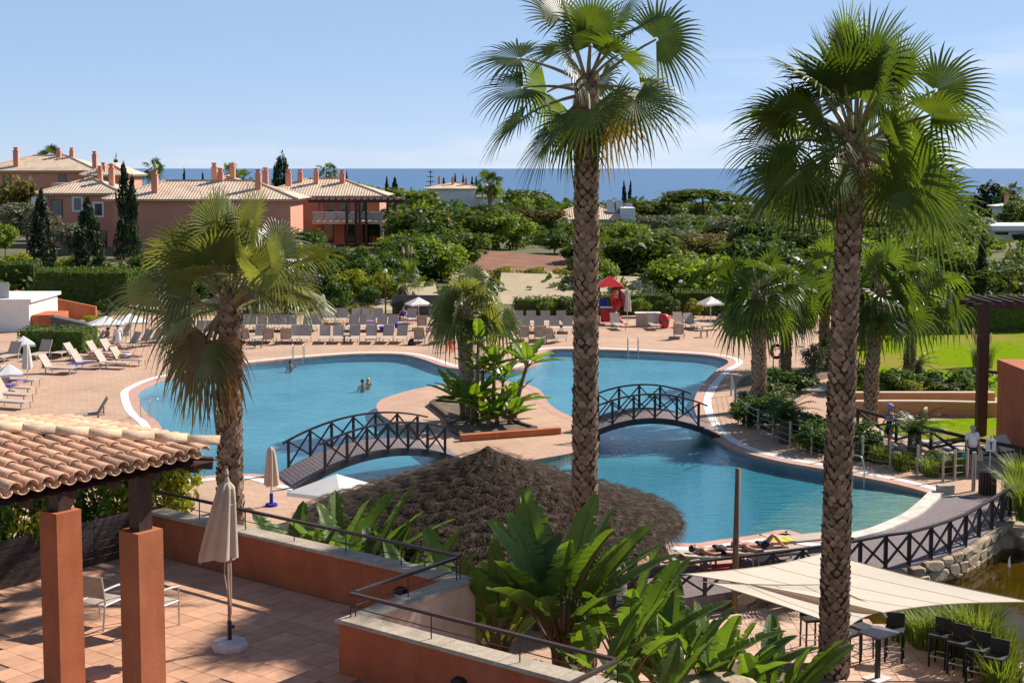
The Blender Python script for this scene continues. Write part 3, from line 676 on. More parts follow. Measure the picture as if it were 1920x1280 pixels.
# ------------------------------------------------------------------ pool ladders
def ladder(label, px, gap, h=.85, rot=0.0):
    q = P(*px); t = thing('pool_ladder', label, 'ladder', q, rot)
    for s in (-1, 1):
        mb = MB(); x = s*gap/2
        pts = [(x, .35, 0), (x, .35, h*.75), (x, .28, h*.95), (x, .10, h), (x, -.08, h*.93), (x, -.14, h*.7), (x, -.14, -.9)]
        mb.tube(catmull(pts, 4, closed=False), .024, 7); part('rail', mb, m_steel, t, local=True, smooth=True)
    for z in (-.2, -.5, -.8):
        mb = MB(); mb.box((0, -.14, z), (gap, .08, .03)); part('step', mb, m_steel, t, local=True)
ladder('steel pool ladder at the far edge of the left pool', (559, 672), .62)
ladder('steel pool ladder at the far edge of the right pool', (1187, 659), .62)
ladder('steel pool ladder at the left end of the big pool', (284, 781), .6, rot=R(70))
q = P(1613, 894)
mb = MB(); mb.tube(catmull([q+Vector((-.35, .3, 0)), q+Vector((-.35, .3, .5)), q+Vector((-.2, .1, .78)), q+Vector((.05, -.2, .62)), q+Vector((.08, -.25, -.5))], 5, closed=False), .024, 7)
solid('grab_rail', mb, m_steel, 'single bent steel grab rail at the shallow end behind the right palm', 'grab rail', q, smooth=True)
# ------------------------------------------------------------------ terrace, walls and roof in the foreground
ZT = 3.65
floor_base = MB()
cB = P(636, 1261, ZT)                         # inner corner where the parapets meet
N1 = -A1                                      # towards the right and the camera
wA = P(440, 1076, ZT)                         # a point at the foot of the far parapet
def tl_(p): v = p-cB; return v.dot(A1), v.dot(A2)
def tw(a, b, z=ZT): q = cB+A1*a+A2*b; return Vector((q.x, q.y, z))
dA = tl_(wA)[1]                               # distance of the far parapet from the corner
fx = tl_(P(0, 1110, ZT))[0]                   # the timber fence line
mb = MB(); q = [tw(-9, -8), tw(-9, 0), tw(0, 0), tw(0, dA), tw(fx+.2, dA), tw(fx+.2, -8)]
mb.sheet([q], ZT-.012)
terrace = struct('terrace_floor', mb, m_grout)
ts = .40; tl = MB(); tl.box((0, 0, 0), (ts-.012, ts-.012, .02)); tile_me = tl.mesh('floor_tile', m_tile)
rng = random.Random(2); rzA = math.atan2(A1.y, A1.x); cnt = 0
cand = []
for i in range(-14, 40):
    for j in range(-20, 30):
        a, b = (i+.5)*ts, (j+.5)*ts
        if b > dA-.1 or a > fx: continue
        if a < 0 and b > -.05: continue
        w = tw(a, b); 
        if w.y < 10: continue
        sx = w.x*F/w.y+960; sy = 315+7.35*2677/w.y
        if -30 < sx < 1000 and 1040 < sy < 1310: cand.append((w.y, a, b))
cand.sort()
for _, a, b in cand[:300]:
    w = tw(a, b); piece('floor_tile', tile_me, terrace, (w.x, w.y, ZT-.006+rng.uniform(-.002, .002)), (rng.uniform(-.004, .004), rng.uniform(-.004, .004), rzA))
if len(cand) > 300:
    mb = MB()
    for _, a, b in cand[300:]:
        w = tw(a, b, ZT-.006); mb.box(w, (ts-.012, ts-.012, .02), Matrix.Rotation(rzA, 3, 'Z'))
    o = part('floor_tiles', mb, m_tile, terrace, kind='stuff')
# parapet walls: far wall A, cross wall B, near wall C
WL = 4.6
HW, TW, CO = .76, .30, .05
par = thing('parapet_wall', 'terracotta parapet with stone coping around the terrace and planter', 'wall', tw(0, 0))
def wallrun(name, a0, a1, b0, b1, z0, m):
    mb = MB(); o = tw(a0, b0, z0); mb.obox(o, A1*(a1-a0), A2*(b1-b0), Vector((0, 0, ZT+HW-z0))); part(name, mb, m, par)
bl = dA                                        # B runs from 0 to dA
wallrun('far_wall', -.02, fx-.0, dA, dA+TW, 0.05, m_terra)
wallrun('cross_wall', -TW-.0, -.02, TW, dA+TW, 0.05, m_cream)
mbx = MB(); mbx.obox(tw(-.018, TW+.004, ZT-.3), A1*.018, A2*(dA-TW-.01), Vector((0, 0, HW+.29))); part('cross_wall_face', mbx, m_terra, par)
wallrun('near_wall', -WL, -.0, 0, TW, 0.05, m_terra)
wallrun('end_wall', -WL-TW, -(WL+.005), -5.0, TW-.003, 0.05, m_terra)
def cope(a0, a1, b0, b1):
    g = .012; L_ = max(a1-a0, b1-b0); n = max(1, round(L_/1.0)); al = (a1-a0) > (b1-b0)
    for i in range(n):
        if al: x0, x1, y0, y1 = a0+L_*i/n+g/2, a0+L_*(i+1)/n-g/2, b0, b1
        else: x0, x1, y0, y1 = a0, a1, b0+L_*i/n+g/2, b0+L_*(i+1)/n-g/2
        mb = MB(); mb.obox(tw(x0, y0, ZT+HW+.002), A1*(x1-x0), A2*(y1-y0), Vector((0, 0, CO))); part('coping_slab', mb, m_coping, par)
cope(-TW-.06, fx, dA-.05, dA+TW+.05)
cope(-TW-.05, .05, TW+.052, dA-.055)
cope(-WL-TW-.05, .05, -.05, TW+.048)
cope(-WL-TW-.05, -WL+.04, -5, -.055)
# handrails
def handrail(label, pts, zt=.36, nposts=4):
    t = thing('handrail', label, 'handrail', pts[0]); z = ZT+HW+CO
    for p, q in zip(pts, pts[1:]):
        a = Vector((p.x, p.y, z+zt)); b = Vector((q.x, q.y, z+zt)); mb = MB(); mb.beam(a, b, .06, .045); part('top_rail', mb, m_iron, t)
        mb = MB(); mb.tube([a-Vector((0, 0, .20)), b-Vector((0, 0, .20))], .009, 5); part('lower_rail', mb, m_iron, t)
        n = max(1, round((q-p).length/1.35))
        for i in range(n+1):
            c = p.lerp(q, i/n); mb = MB(); mb.tube([Vector((c.x, c.y, z)), Vector((c.x, c.y, z+zt))], .011, 6); part('baluster', mb, m_iron, t)
    return t
handrail('brown iron handrail along the far terrace parapet in front of the thatched hut', [tw(fx, dA+.16), tw(-.1, dA+.16)])
handrail('brown iron handrail over the cross wall between terrace and planter', [tw(-.11, dA+.06), tw(-.11, .24)])
handrail('brown iron handrail along the near parapet at the bottom of the photo', [tw(-.10, .15), tw(-(WL+.15), .15), tw(-(WL+.15), -4)])
# bulkhead lamps
def bulkhead(label, a, b, z):
    c = tw(a, b, z); t = thing('bulkhead_lamp', label, 'wall lamp', c)
    M = Matrix.Rotation(rzA, 3, 'Z'); mb = MB()
    pr = [(-.13, .0), (-.11, .07), (-.06, .10), (.06, .10), (.11, .07), (.13, 0), (.11, -.07), (-.11, -.07)]
    vs_ = [c+A1*x+UP*zz for x, zz in pr]+[c+A1*x*.85+UP*zz*.85-A2*.09 for x, zz in pr]; n = len(pr)
    mb.add(vs_, [tuple(range(n, 2*n))]+[(i, (i+1) % n, n+(i+1) % n, n+i) for i in range(n)]); part('hood', mb, m_black, t)
    mb = MB(); mb.obox(c+A1*(-.08)-UP*.055-A2*.094, A1*.16, A2*.004, UP*.03); part('lens', mb, m_base, t)
w = P(664, 1087, ZT+.33); la = tl_(w)[0]
bulkhead('black bulkhead lamp on the far terracotta parapet', 1.0, dA-.002, ZT+.42)
bulkhead('black bulkhead lamp at the bottom edge on the near parapet', -2.30, -.002, ZT+.36)
# planter beds behind the walls
mb = MB(); q = [tw(-.31, TW+.01), tw(-WL, TW+.01), tw(-WL, 3.4), tw(-.31, 3.4)]; mb.sheet([q], 2.9); struct('upper_planter_bed', mb, m_bed)
mb = MB(); mb.obox(tw(-(WL+.3), 3.4, 0), A1*(WL+.3), A2*.3, Vector((0, 0, 2.95))); mb.obox(tw(-(WL+.3), TW+.01, 0), A1*.3, A2*3.4, Vector((0, 0, 2.95)))
solid('planter_retaining_wall', mb, m_cream, 'cream retaining wall hidden behind the big paddle leaves', 'wall', tw(-3, 5.3, 0))
# ------------------------------------------------------------------ timber fence with planks at the left
fe = thing('plank_fence', 'dark horizontal plank fence at the left end of the terrace', 'fence', tw(fx+.12, 0))
b0, b1 = -3.5, dA+.1
for r in range(6):
    bb = b0
    while bb < b1:
        ln = min(2.4, b1-bb); mb = MB(); mb.obox(tw(fx+.1, bb+.006, ZT+.01+r*.142), A1*.028, A2*(ln-.012), Vector((0, 0, .132))); part('plank', mb, m_fencewood, fe); bb += 2.4
bb = b0+.05
while bb < b1: mb = MB(); mb.obox(tw(fx+.13, bb, ZT), A1*.07, A2*.07, Vector((0, 0, .9))); part('post', mb, m_fencewood, fe); bb += 1.2
# ------------------------------------------------------------------ tiled roof on masonry pillars
hip = D(415, 831, 18.6); ZE = hip.z-.13
roof = thing('tiled_canopy', 'clay tiled hipped canopy roof on two terracotta pillars at the left', 'canopy', (hip.x, hip.y, ZT))
TP = .13                                       # tan of the roof pitch
def rw(a, b):                                  # a metres in along A1 from the near eave, b metres back along -A2 from the corner
    q = Vector((hip.x, hip.y, 0))+A1*a-A2*b; q.z = ZE+TP*min(a, b); return q
deck = MB()
deck.add([rw(0, 0)-UP*.09, rw(0, 9)-UP*.09, rw(4.2, 9)-UP*.09, rw(4.2, 4.2)-UP*.09], [(0, 1, 2, 3)][::1])
deck.add([rw(0, 0)-UP*.09, rw(4.2, 4.2)-UP*.09, rw(9, 4.2)-UP*.09, rw(9, 0)-UP*.09], [(0, 1, 2, 3)])
part('boarding', deck, m_darkwood, roof)
def tile_mesh(name, L_, r0, r1, m, up=1, seg=7, th=.016):
    """a tapered half-round clay tile along +X, convex up (cover) or down (channel)"""
    mb = MB(); o = 0
    for x, r in ((0, r0), (L_, r1)):
        for rr in (r, r-th):
            for k in range(seg+1):
                a = math.pi*k/seg; mb.v.append((x, rr*math.cos(a), up*rr*math.sin(a)*.85))
    n = seg+1
    for k in range(seg):
        mb.f += [(k, k+1, 2*n+k+1, 2*n+k), (n+k+1, n+k, 3*n+k, 3*n+k+1), (k+1, k, n+k, n+k+1), (2*n+k, 2*n+k+1, 3*n+k+1, 3*n+k)]
    mb.f += [(0, 2*n, 3*n, n), (seg, n+seg, 3*n+seg, 2*n+seg)]
    return mb.mesh(name, m, True)
TL, PT = .44, .215
cov = tile_mesh('cover_tile', TL, .082, .098, m_rooftile); chan = tile_mesh('channel_tile', TL, .098, .082, m_rooftile, up=-1)
step = .365; rng = random.Random(11)
slope = math.atan(TP); base0 = Vector((hip.x, hip.y, ZT))
def place_tile(me, org, dr, lift, tilt, nm):
    """org: upper start, dr: horizontal down-slope direction"""
    ry = slope-tilt; o = piece(nm, me, roof, org-base0+UP*lift, (rng.uniform(-.02, .02), ry, math.atan2(dr.y, dr.x)+rng.uniform(-.012, .012))); return o
def tile_field(eave, down, rowdir, nb_, vis):
    for j in range(nb_):
        b = .12+j*PT
        for k in range(13):
            a = step*k+TL-.06                   # upper end of the tile measured in from the eave
            if a > b+.20: break
            org = eave(a, b)
            if not vis(org): continue
            place_tile(cov, org, down, .075, .045, 'cover_tile')
            org2 = eave(a, b+PT/2)
            if a < b+PT/2+.1: place_tile(chan, org2, down, .055, .045, 'channel_tile')
def vis(p):
    sx = p.x*F/p.y+960; return sx > -60
tile_field(lambda a, b: rw(a, b), N1, None, 22, vis)
tile_field(lambda a, b: rw(b, a), A2, None, 16, vis)
hipt = tile_mesh('hip_tile', .50, .105, .125, m_hip)
hd = (rw(0, 0)-rw(4.2, 4.2)); hl = hd.length; hd = hd.normalized(); k = 0
while True:
    s_ = .52+k*.42
    if s_ > 4.0: break
    org = rw(0, 0)-hd*s_+UP*.115
    piece('hip_tile', hipt, roof, org-base0, (rng.uniform(-.02, .02), math.asin(-hd.z)-.03, math.atan2(hd.y, hd.x)))
    k += 1
# timber frame
p2 = D(259, 1002, 18.1); p1 = p2+A1*1.77; PS = .40
post_c = []
for fc in (p2, p1):
    c = fc+A1*PS/2+A2*PS/2; post_c.append(c)
    mb = MB(); o = Vector((fc.x, fc.y, ZT)); mb.obox(o, A1*PS, A2*PS, Vector((0, 0, p2.z-ZT))); part('pillar', mb, m_terra, roof)
    mb = MB(); o = Vector((c.x, c.y, p2.z))-A1*.105-A2*.105; mb.obox(o, A1*.21, A2*.21, Vector((0, 0, ZE-.25-p2.z))); part('timber_post', mb, m_darkwood, roof)
c2, c1 = post_c
zb = ZE-.25
def rbeam(nm, a, b, w, h): mb = MB(); mb.beam(a, b, w, h); part(nm, mb, m_darkwood, roof)
rbeam('main_beam', Vector((c2.x, c2.y, zb+.1))+A2*.62, Vector((c2.x, c2.y, zb+.1))-A2*6.0, .17, .22)
rbeam('cross_beam', Vector((c2.x, c2.y, zb+.104))-A1*.30, Vector((c2.x, c2.y, zb+.104))+A1*7.0, .16, .21)
rbeam('corner_beam', Vector((c2.x, c2.y, zb+.20)), rw(.08, .08)-UP*.14, .13, .15)
rbeam('bracket', Vector((c1.x, c1.y, p2.z+.05))+A2*.10, Vector((c1.x, c1.y, zb+.05))+A2*.55, .12, .12)
for i in range(11):
    b = .35+i*.62; a_in = min(b, 4.0)
    rbeam('rafter', rw(.10, b)-UP*.17, rw(a_in, b)-UP*.17, .08, .12)
for i in range(7):
    b = .35+i*.62; rbeam('rafter', rw(b, .10)-UP*.17, rw(b, min(b, 4.0))-UP*.17, .08, .12)
# ------------------------------------------------------------------ terrace chairs and parasol
def terrace_chair(label, base, rz):
    t = thing('terrace_chair', label, 'chair', base, rz); w, dp = .27, .25
    for s in (-1, 1):
        mb = MB(); mb.tube([(s*w, -dp, 0), (s*w, -dp, .64)], .016, 8); part('front_leg', mb, m_alu, t, local=True)
        mb = MB(); mb.tube([(s*w*.95, dp+.03, 0), (s*w, dp-.02, .45), (s*w, dp+.05, .88)], .016, 8); part('back_leg', mb, m_alu, t, local=True)
        mb = MB(); mb.tube(catmull([(s*w, -dp-.01, .64), (s*w*1.03, -.05, .67), (s*w, dp+.02, .66)], 4, closed=False), .02, 8); part('armrest', mb, m_alu, t, local=True)
        mb = MB(); mb.tube([(s*w, -dp, .42), (s*w, dp, .41)], .014, 6); part('side_rail', mb, m_alu, t, local=True)
    mb = MB(); mb.tube([(-w, -dp, .42), (w, -dp, .42)], .014, 6); part('front_rail', mb, m_alu, t, local=True)
    mb = MB(); mb.add([(-w+.01, -dp, .432), (w-.01, -dp, .432), (w-.01, dp, .415), (-w+.01, dp, .415), (-w+.01, -dp, .42), (w-.01, -dp, .42), (w-.01, dp, .403), (-w+.01, dp, .403)], [(0, 1, 2, 3), (7, 6, 5, 4), (0, 4, 5, 1), (2, 6, 7, 3)]); part('seat', mb, m_slinggrey, t, local=True)
    mb = MB(); y0, y1 = dp+.0, dp+.05
    mb.add([(-w, y0, .52), (w, y0, .52), (w, y1, .88), (-w, y1, .88), (-w, y0+.012, .52), (w, y0+.012, .52), (w, y1+.012, .88), (-w, y1+.012, .88)], [(0, 1, 2, 3), (7, 6, 5, 4), (0, 4, 5, 1), (3, 2, 6, 7)]); part('backrest', mb, m_sling, t, local=True)
    return t
terrace_chair('aluminium terrace chair with fabric back, seen between the two pillars', P(192, 1170, ZT), R(155))
terrace_chair('aluminium terrace chair half hidden behind the right-hand pillar', P(292, 1175, ZT), R(150))
ub = P(431, 1216, ZT)
t = thing('closed_parasol', 'tall closed beige parasol in a white octagonal base on the terrace', 'parasol', ub)
mb = MB(); mb.lathe([(.27, 0), (.285, .03), (.285, .09), (.255, .125), (.09, .14), (.06, .15)], 8, ub); part('base', mb, m_base, t)
mb = MB(); mb.tube([ub+UP*.1, ub+UP*2.72], .024, 10); part('pole', mb, mat('parasol_pole', (.24, .13, .08), (.30, .17, .11), rough=.5), t)
mb = MB(); mb.tube([ub+UP*.15, ub+UP*.45], .034, 8); mb.box(ub+Vector((.05, -.02, .36)), (.06, .05, .05)); part('clamp', mb, m_black, t)
def folded_canopy(base, z0, z1, r, seed, nf=10, lean=(0, 0)):
    """hanging folds of a closed parasol: a fluted, uneven cone"""
    rg_ = random.Random(seed); mb = MB(); n = nf*4; rows = 12; ph = [rg_.uniform(.55, 1.15) for _ in range(nf)]; ln = [rg_.uniform(-.06, .05) for _ in range(nf)]
    for i in range(rows+1):
        s_ = i/rows
        for k in range(n):
            f = k/4; a = 2*math.pi*k/n+.25*s_*math.sin(f*1.7); lobe = abs(math.sin(math.pi*f)); e = ph[int(f) % nf]
            rr = .045+(r*(.22+.78*s_**.75))*(.62+.38*lobe*e) if i else .035
            zz = z1-(z1-z0)*s_+(ln[int(f) % nf]*(1-lobe*.3) if i == rows else 0)
            mb.v.append((base.x+rr*math.cos(a)+lean[0]*s_, base.y+rr*math.sin(a)+lean[1]*s_, zz))
    for i in range(rows):
        for k in range(n):
            k2 = (k+1) % n; mb.f.append((i*n+k, (i+1)*n+k, (i+1)*n+k2, i*n+k2))
    mb.f.append(tuple(range(n))); return mb
part('canopy', folded_canopy(ub, ZT+1.42, ZT+2.62, .29, 4, 9, lean=(-.17, 0)), m_canvas, t, smooth=True)
mb = MB(); mb.lathe([(.02, ZT+2.70), (.05, ZT+2.60), (.13, ZT+2.30), (.14, ZT+2.26)], 10, (ub.x, ub.y, 0)); part('top_cap', mb, m_canvas, t)
mb = MB()
for k in range(3): mb.tube(catmull([ub+Vector((-.03+.03*k, -.02, 1.50)), ub+Vector((-.05+.05*k, -.05, 1.2)), ub+Vector((.0+.02*k, -.04, .85-.15*k))], 4, closed=False), .010, 5)
part('tie_cord', mb, m_canvas, t)
mb = MB(); mb.lathe([(.02, 2.70), (.028, 2.74), (.015, 2.80)], 8, ub); part('finial', mb, m_base, t)
# red folding sign on the deck beyond the parapet
def aframe(label, q, rz, h=.75):
    t = thing('folding_floor_sign', label, 'floor sign', q, rz)
    for s in (-1, 1):
        mb = MB(); mb.add([(-.14, s*.22, 0), (.14, s*.22, 0), (.09, s*.02, h), (-.09, s*.02, h), (-.14, s*.25, 0), (.14, s*.25, 0), (.09, s*.05, h), (-.09, s*.05, h)], [(0, 1, 2, 3), (7, 6, 5, 4), (0, 4, 5, 1), (1, 5, 6, 2), (3, 2, 6, 7), (0, 3, 7, 4)]); part('panel', mb, m_redo, t, local=True)
    mb = MB(); mb.tube([(-.1, 0, h+.01), (.1, 0, h+.01)], .03, 6); part('hinge', mb, m_redo, t, local=True)
aframe('orange red folding floor sign on the deck behind the iron handrail', P(327, 960), R(65), 1.0)
aframe('pink red folding floor sign on the far deck left of the island palm', P(843, 660), R(60), .9)
# ------------------------------------------------------------------ fan palms
def frond_mesh(name, el, pet, blade, seed, m, nseg=34, spread=235, droop=.5, curl=.3, thread=.0, wid=1.0, roll=0.0):
    """one fan leaf in the palm's frame: stalk leaving the crown along +X at elevation el (degrees), pleated fan with free drooping tips"""
    r = random.Random(seed); me_v = MB(); e = R(el)
    pts = []; p = Vector((.06, 0, 0)); a = e
    for i in range(7):
        pts.append(p.copy()); p = p+Vector((math.cos(a), 0, math.sin(a)))*(pet/6); a -= R(curl*100)/6*(.4+.6*abs(math.cos(a)))
    hub = pts[-1]; ax = Vector((math.cos(a), 0, math.sin(a))); sd = Vector((0, 1, 0)); nr_ = Vector((-math.sin(a), 0, math.cos(a)))
    sd, nr_ = sd*math.cos(R(roll))+nr_*math.sin(R(roll)), nr_*math.cos(R(roll))-sd*math.sin(R(roll))
    st = MB(); st.tube(pts, [.042-.004*i for i in range(7)], 5)
    sp = R(spread); st_n = []
    twist = r.uniform(-.35, .35)
    cup = r.uniform(.10, .30)
    for i in range(nseg):
        u = (i+.5)/nseg-.5; th = u*sp
        ln = blade*(.72+.28*math.cos(th*.62))*r.uniform(.9, 1.08)
        pitch = sp/nseg*wid; ts_ = (0.04, .25, .44, .62, .82, 1.0)
        rowv = []
        dr = droop*r.uniform(.75, 1.35); jig = r.uniform(-.04, .04)
        for t_ in ts_:
            rr = ln*t_; hw = (pitch*rr*.5 if t_ <= .45 else pitch*ln*.44*.5*max(0, (1-t_)/.56)**.75)
            th2 = th+jig*max(0, t_-.5)*2
            for sgn, fold in ((-1, 0), (0, .16), (1, 0)):
                thx = th2
                d_ = ax*math.cos(thx)+sd*math.sin(thx); sdv = -ax*math.sin(thx)+sd*math.cos(thx)
                q = hub+d_*rr+sdv*hw*sgn+nr_*(cup*rr*math.sin(abs(thx)*.9)*.55+fold*hw*2)
                q += sd*0 + nr_*twist*rr*math.sin(thx)*.5
                fall = max(0, t_-.35)/.65
                q.z -= dr*ln*(fall**2.2)*.85
                if fall > 0: q -= Vector((d_.x, d_.y, 0))*(dr*ln*.22*fall**2.5)
                rowv.append(q)
        o = len(me_v.v); me_v.v.extend([tuple(v) for v in rowv])
        for k in range(len(ts_)-1):
            b = o+3*k
            me_v.f.append((b, b+1, b+4, b+3)); me_v.f.append((b+1, b+2, b+5, b+4))
        if thread and r.random() < thread:     # hanging thread at the tip
            tip = Vector(rowv[-2]); w_ = .005; L_ = r.uniform(.2, .55)*blade
            me_v.add([tip+Vector((-w_, -w_, 0)), tip+Vector((w_, w_, 0)), tip+Vector((w_+r.uniform(-.05, .05), w_, -L_)), tip+Vector((-w_, -w_, -L_))], [(0, 1, 2, 3)])
    me = bpy.data.meshes.new(name); nv = len(me_v.v); v = me_v.v+st.v; f = me_v.f+[tuple(i+nv for i in q) for q in st.f]
    me.from_pydata(v, [], f); me.materials.append(m); me.materials.append(m_petiole)
    idx = [0]*len(me_v.f)+[1]*len(st.f); me.polygons.foreach_set('material_index', idx); me.update(); return me
def frond_set(m, key, pet, blade, droop, els=(78, 62, 45, 28, 10, -8, -28, -48), nseg=34, thread=0.0, curl=.3):
    out = {}
    for i, e in enumerate(els):
        k = 1+.0*i; dd = droop*(.55 if e > 50 else .85 if e > 20 else 1.0)
        out[e] = [frond_mesh('frond', e, pet*(.9 if e > 55 else 1.0)*q, blade, 100*i+j+hash_(key), m, nseg=nseg, droop=dd, curl=curl*(.45 if e > 50 else .8 if e > 15 else 1.0), thread=thread, roll=rl) for j, (q, rl) in enumerate(((.66, -62), (1.10, -22), (.88, 26), (1.28, 66)))]
    return out
def hash_(s): return sum(ord(c)*(i+3) for i, c in enumerate(s))
def boot_mesh(seed):
    r = random.Random(seed); mb = MB(); w, h = .5, .5
    j = lambda a: a*r.uniform(.82, 1.18)
    mb.add([(-.02, 0, -h*1.0), (.05, j(-w), -h*.25), (.05, j(w), -h*.25), (j(.34), j(-w*.62), h*.62), (j(.34), j(w*.62), h*.62), (j(.18), 0, j(-h*.15)), (.02, -w*.55, h*.55), (.02, w*.55, h*.55), (j(.40), r.uniform(-.1, .1), h*j(.85))],
           [(0, 5, 1), (0, 2, 5), (1, 5, 3), (5, 2, 4), (5, 8, 3), (5, 4, 8), (3, 8, 6), (8, 4, 7), (8, 7, 6), (1, 3, 6), (2, 7, 4)])
    return mb
BOOTS = [boot_mesh(i) for i in range(6)]; BOOTME = [b.mesh('leaf_base', m_boot) for b in BOOTS]
def fan_palm(label, base, top, r0, r1, fset, n, seed, rows=None, boots='parts', msize=.18, special=(), spread=1.0, group='fan palms', az0=0, skirt=0, elr=(80, -38), tilt=0):
    """base, top: world points of the trunk; fset: dict elevation -> meshes"""
    r = random.Random(seed); t = thing('fan_palm', label, 'palm tree', base, 0, group)
    H = (top-base).length; mb = MB(); ks = 16
    bow = Vector((r.uniform(-.1, .1), 0, 0))
    axis = lambda s: base.lerp(top, s)+bow*math.sin(math.pi*s)
    rad = lambda s: (r0+(r1-r0)*s)*(1+.10*math.exp(-((s-.0)/.05)**2))
    mb.tube([axis(i/ks) for i in range(ks+1)], [rad(i/ks)*.93 for i in range(ks+1)], 14)
    part('trunk', mb, m_trunk, t, smooth=True)
    # leaf bases in a spiral
    nper = max(7, int(2*math.pi*r0/msize*.98)); rowh = msize*.62; nr_ = int(H/rowh)
    camdir = Vector((0-base.x, 0-base.y, 0)).normalized(); allb = []
    for j in range(nr_):
        s = (j+.5)/nr_; c = axis(s); R_ = rad(s)*.93
        for k in range(nper):
            a = 2*math.pi*(k+.5*(j % 2))/nper+r.uniform(-.12, .12); d_ = Vector((math.cos(a), math.sin(a), 0))
            allb.append((-(d_.dot(camdir)), s, c+d_*R_+UP*r.uniform(-.02, .02), a, r.uniform(.68, 1.3)*msize))
    if boots == 'parts':
        vis_ = []
        for it in allb:
            d_ = it[2]; y = 315+(11-d_.z)*2677/d_.y
            if it[0] < -.12 and -40 < y < 1300: vis_.append(it)
        vis_.sort(key=lambda q: q[0]); keep = vis_[:300]; ids = set(id(q) for q in keep)
        for it in keep:
            piece('leaf_base', r.choice(BOOTME), t, it[2]-base, (r.uniform(-.12, .12), r.uniform(-.14, .10), it[3]+r.uniform(-.1, .1)), (it[4]*.62, it[4]*1.02, it[4]*1.08))
        rest = [q for q in allb if id(q) not in ids]
    else: rest = allb
    mb = MB()
    for it in rest:
        b = r.choice(BOOTS); ca, sa = math.cos(it[3]), math.sin(it[3]); sc = it[4]
        mb.add([(it[2].x+(v[0]*.62*ca-v[1]*1.02*sa)*sc, it[2].y+(v[0]*.62*sa+v[1]*1.02*ca)*sc, it[2].z+v[2]*1.08*sc) for v in b.v], b.f)
    if rest: part('leaf_bases', mb, m_boot, t, kind='stuff')
    els = sorted(fset.keys(), reverse=True)
    for i in range(n):
        u = i/(n-1); el = elr[0]+(elr[1]-elr[0])*u**.85+r.uniform(-12, 12); e = min(els, key=lambda q: abs(q-el))
        az = az0+i*2.39996+r.uniform(-.25, .25)
        o = piece('frond', r.choice(fset[e]), t, top-base+UP*r.uniform(-.18, .08)-UP*.32*u, (r.uniform(-.1, .1), R(-(el-e))*.6, az), spread*r.uniform(.8, 1.12))
    for (el, azd, fs, sc) in special:
        e = min(fs.keys(), key=lambda q: abs(q-el)); piece('frond', fs[e][0], t, top-base-UP*.3, (0, R(e-el), R(azd)), sc)
    return t
FS_mid = frond_set(m_frond, 'mid', 1.2, 1.18, .30, nseg=36, thread=0, curl=.24)
FS_y = frond_set(m_frond_y, 'yel', 1.0, 1.1, .5, els=(-28, -48), nseg=30)
FS_left = frond_set(m_frond_g, 'left', 1.2, 1.05, .42, nseg=36, thread=0, curl=.32)
FS_dead = frond_set(m_dead, 'dead', .8, .9, .6, els=(-48, -74), nseg=24)
FS_far = frond_set(m_frond, 'far', 1.0, 1.15, .55, nseg=18, els=(75, 50, 25, 0, -28))
FS_farg = frond_set(m_frond_g, 'fag', 1.0, 1.15, .75, nseg=20, els=(75, 50, 25, 0, -28))
def palm_at(label, bpx, bz, Y, tpx, **k):
    b = D(bpx[0], bpx[1], Y); b.z = bz; tp = D(tpx[0], tpx[1], Y); return b, tp
b, tp = palm_at('', (1093, 1000), 0.0, 30.5, (1100, 140))
fan_palm('tall fan palm in the centre, its trunk crossing the thatched roof', b, tp, .27, .25, FS_mid, 21, 5, special=((-40, 15, FS_y, 1.0), (-60, -25, FS_dead, 1.0), (-62, 200, FS_mid, .95), (-70, 250, FS_dead, .9)), msize=.185, elr=(88, -28), spread=1.10, group='tall fan palms in front')
b, tp = palm_at('', (1562, 1240), .6, 28.5, (1602, 246))
fan_palm('tallest fan palm at the right with a full crown above the shade sail', b, tp, .295, .24, FS_mid, 36, 8, special=((-62, 300, FS_dead, .8), (-24, 8, FS_mid, 1.25), (-40, 175, FS_mid, 1.0)), msize=.185, spread=1.24, elr=(89, -20), group='tall fan palms in front')
b, tp = palm_at('', (437, 960), 0.0, 30, (432, 552))
fan_palm('shaggy grey green fan palm at the left in front of the big pool', b, tp, .31, .23, FS_left, 31, 21, special=((-38, 188, FS_left, 1.25), (-58, 190, FS_dead, 1.45), (-62, 178, FS_dead, 1.5), (-50, 200, FS_dead, 1.5), (-46, 172, FS_left, 1.3)), msize=.18, spread=1.22, elr=(90, 18), group='tall fan palms in front')
q = P(880, 785)
fan_palm('fan palm on the pool island above the banana plants', Vector((q.x, q.y, .05)), D(876, 575, q.y), .36, .26, FS_farg, 36, 31, boots='join', msize=.24, spread=1.10, elr=(86, -6), group='fan palms around the pool')
for lab, bp_, tp_, r0, n, sp, sd in (
    ('stocky fan palm right of the right-hand footbridge behind the wire fence', (1424, 768), (1424, 540), .34, 36, 1.2, 41),
    ('slim fan palm beside the life ring stand', (1473, 705), (1474, 565), .27, 26, 1.25, 42),
    ('fan palm just right of the tallest palm, behind the path', (1632, 795), (1650, 545), .29, 34, 1.25, 43),
    ('fan palm standing on the lawn edge furthest right', (1702, 712), (1718, 540), .28, 32, 1.3, 44),
    ('fan palm peeping out behind the tallest palm trunk', (1545, 690), (1550, 520), .28, 26, 1.35, 45)):
    q = P(*bp_); fan_palm(lab, q, D(tp_[0], tp_[1], q.y), r0, r0*.85, FS_far, n, sd, boots='join', msize=.25, spread=sp, elr=(84, -40), group='fan palms around the pool')
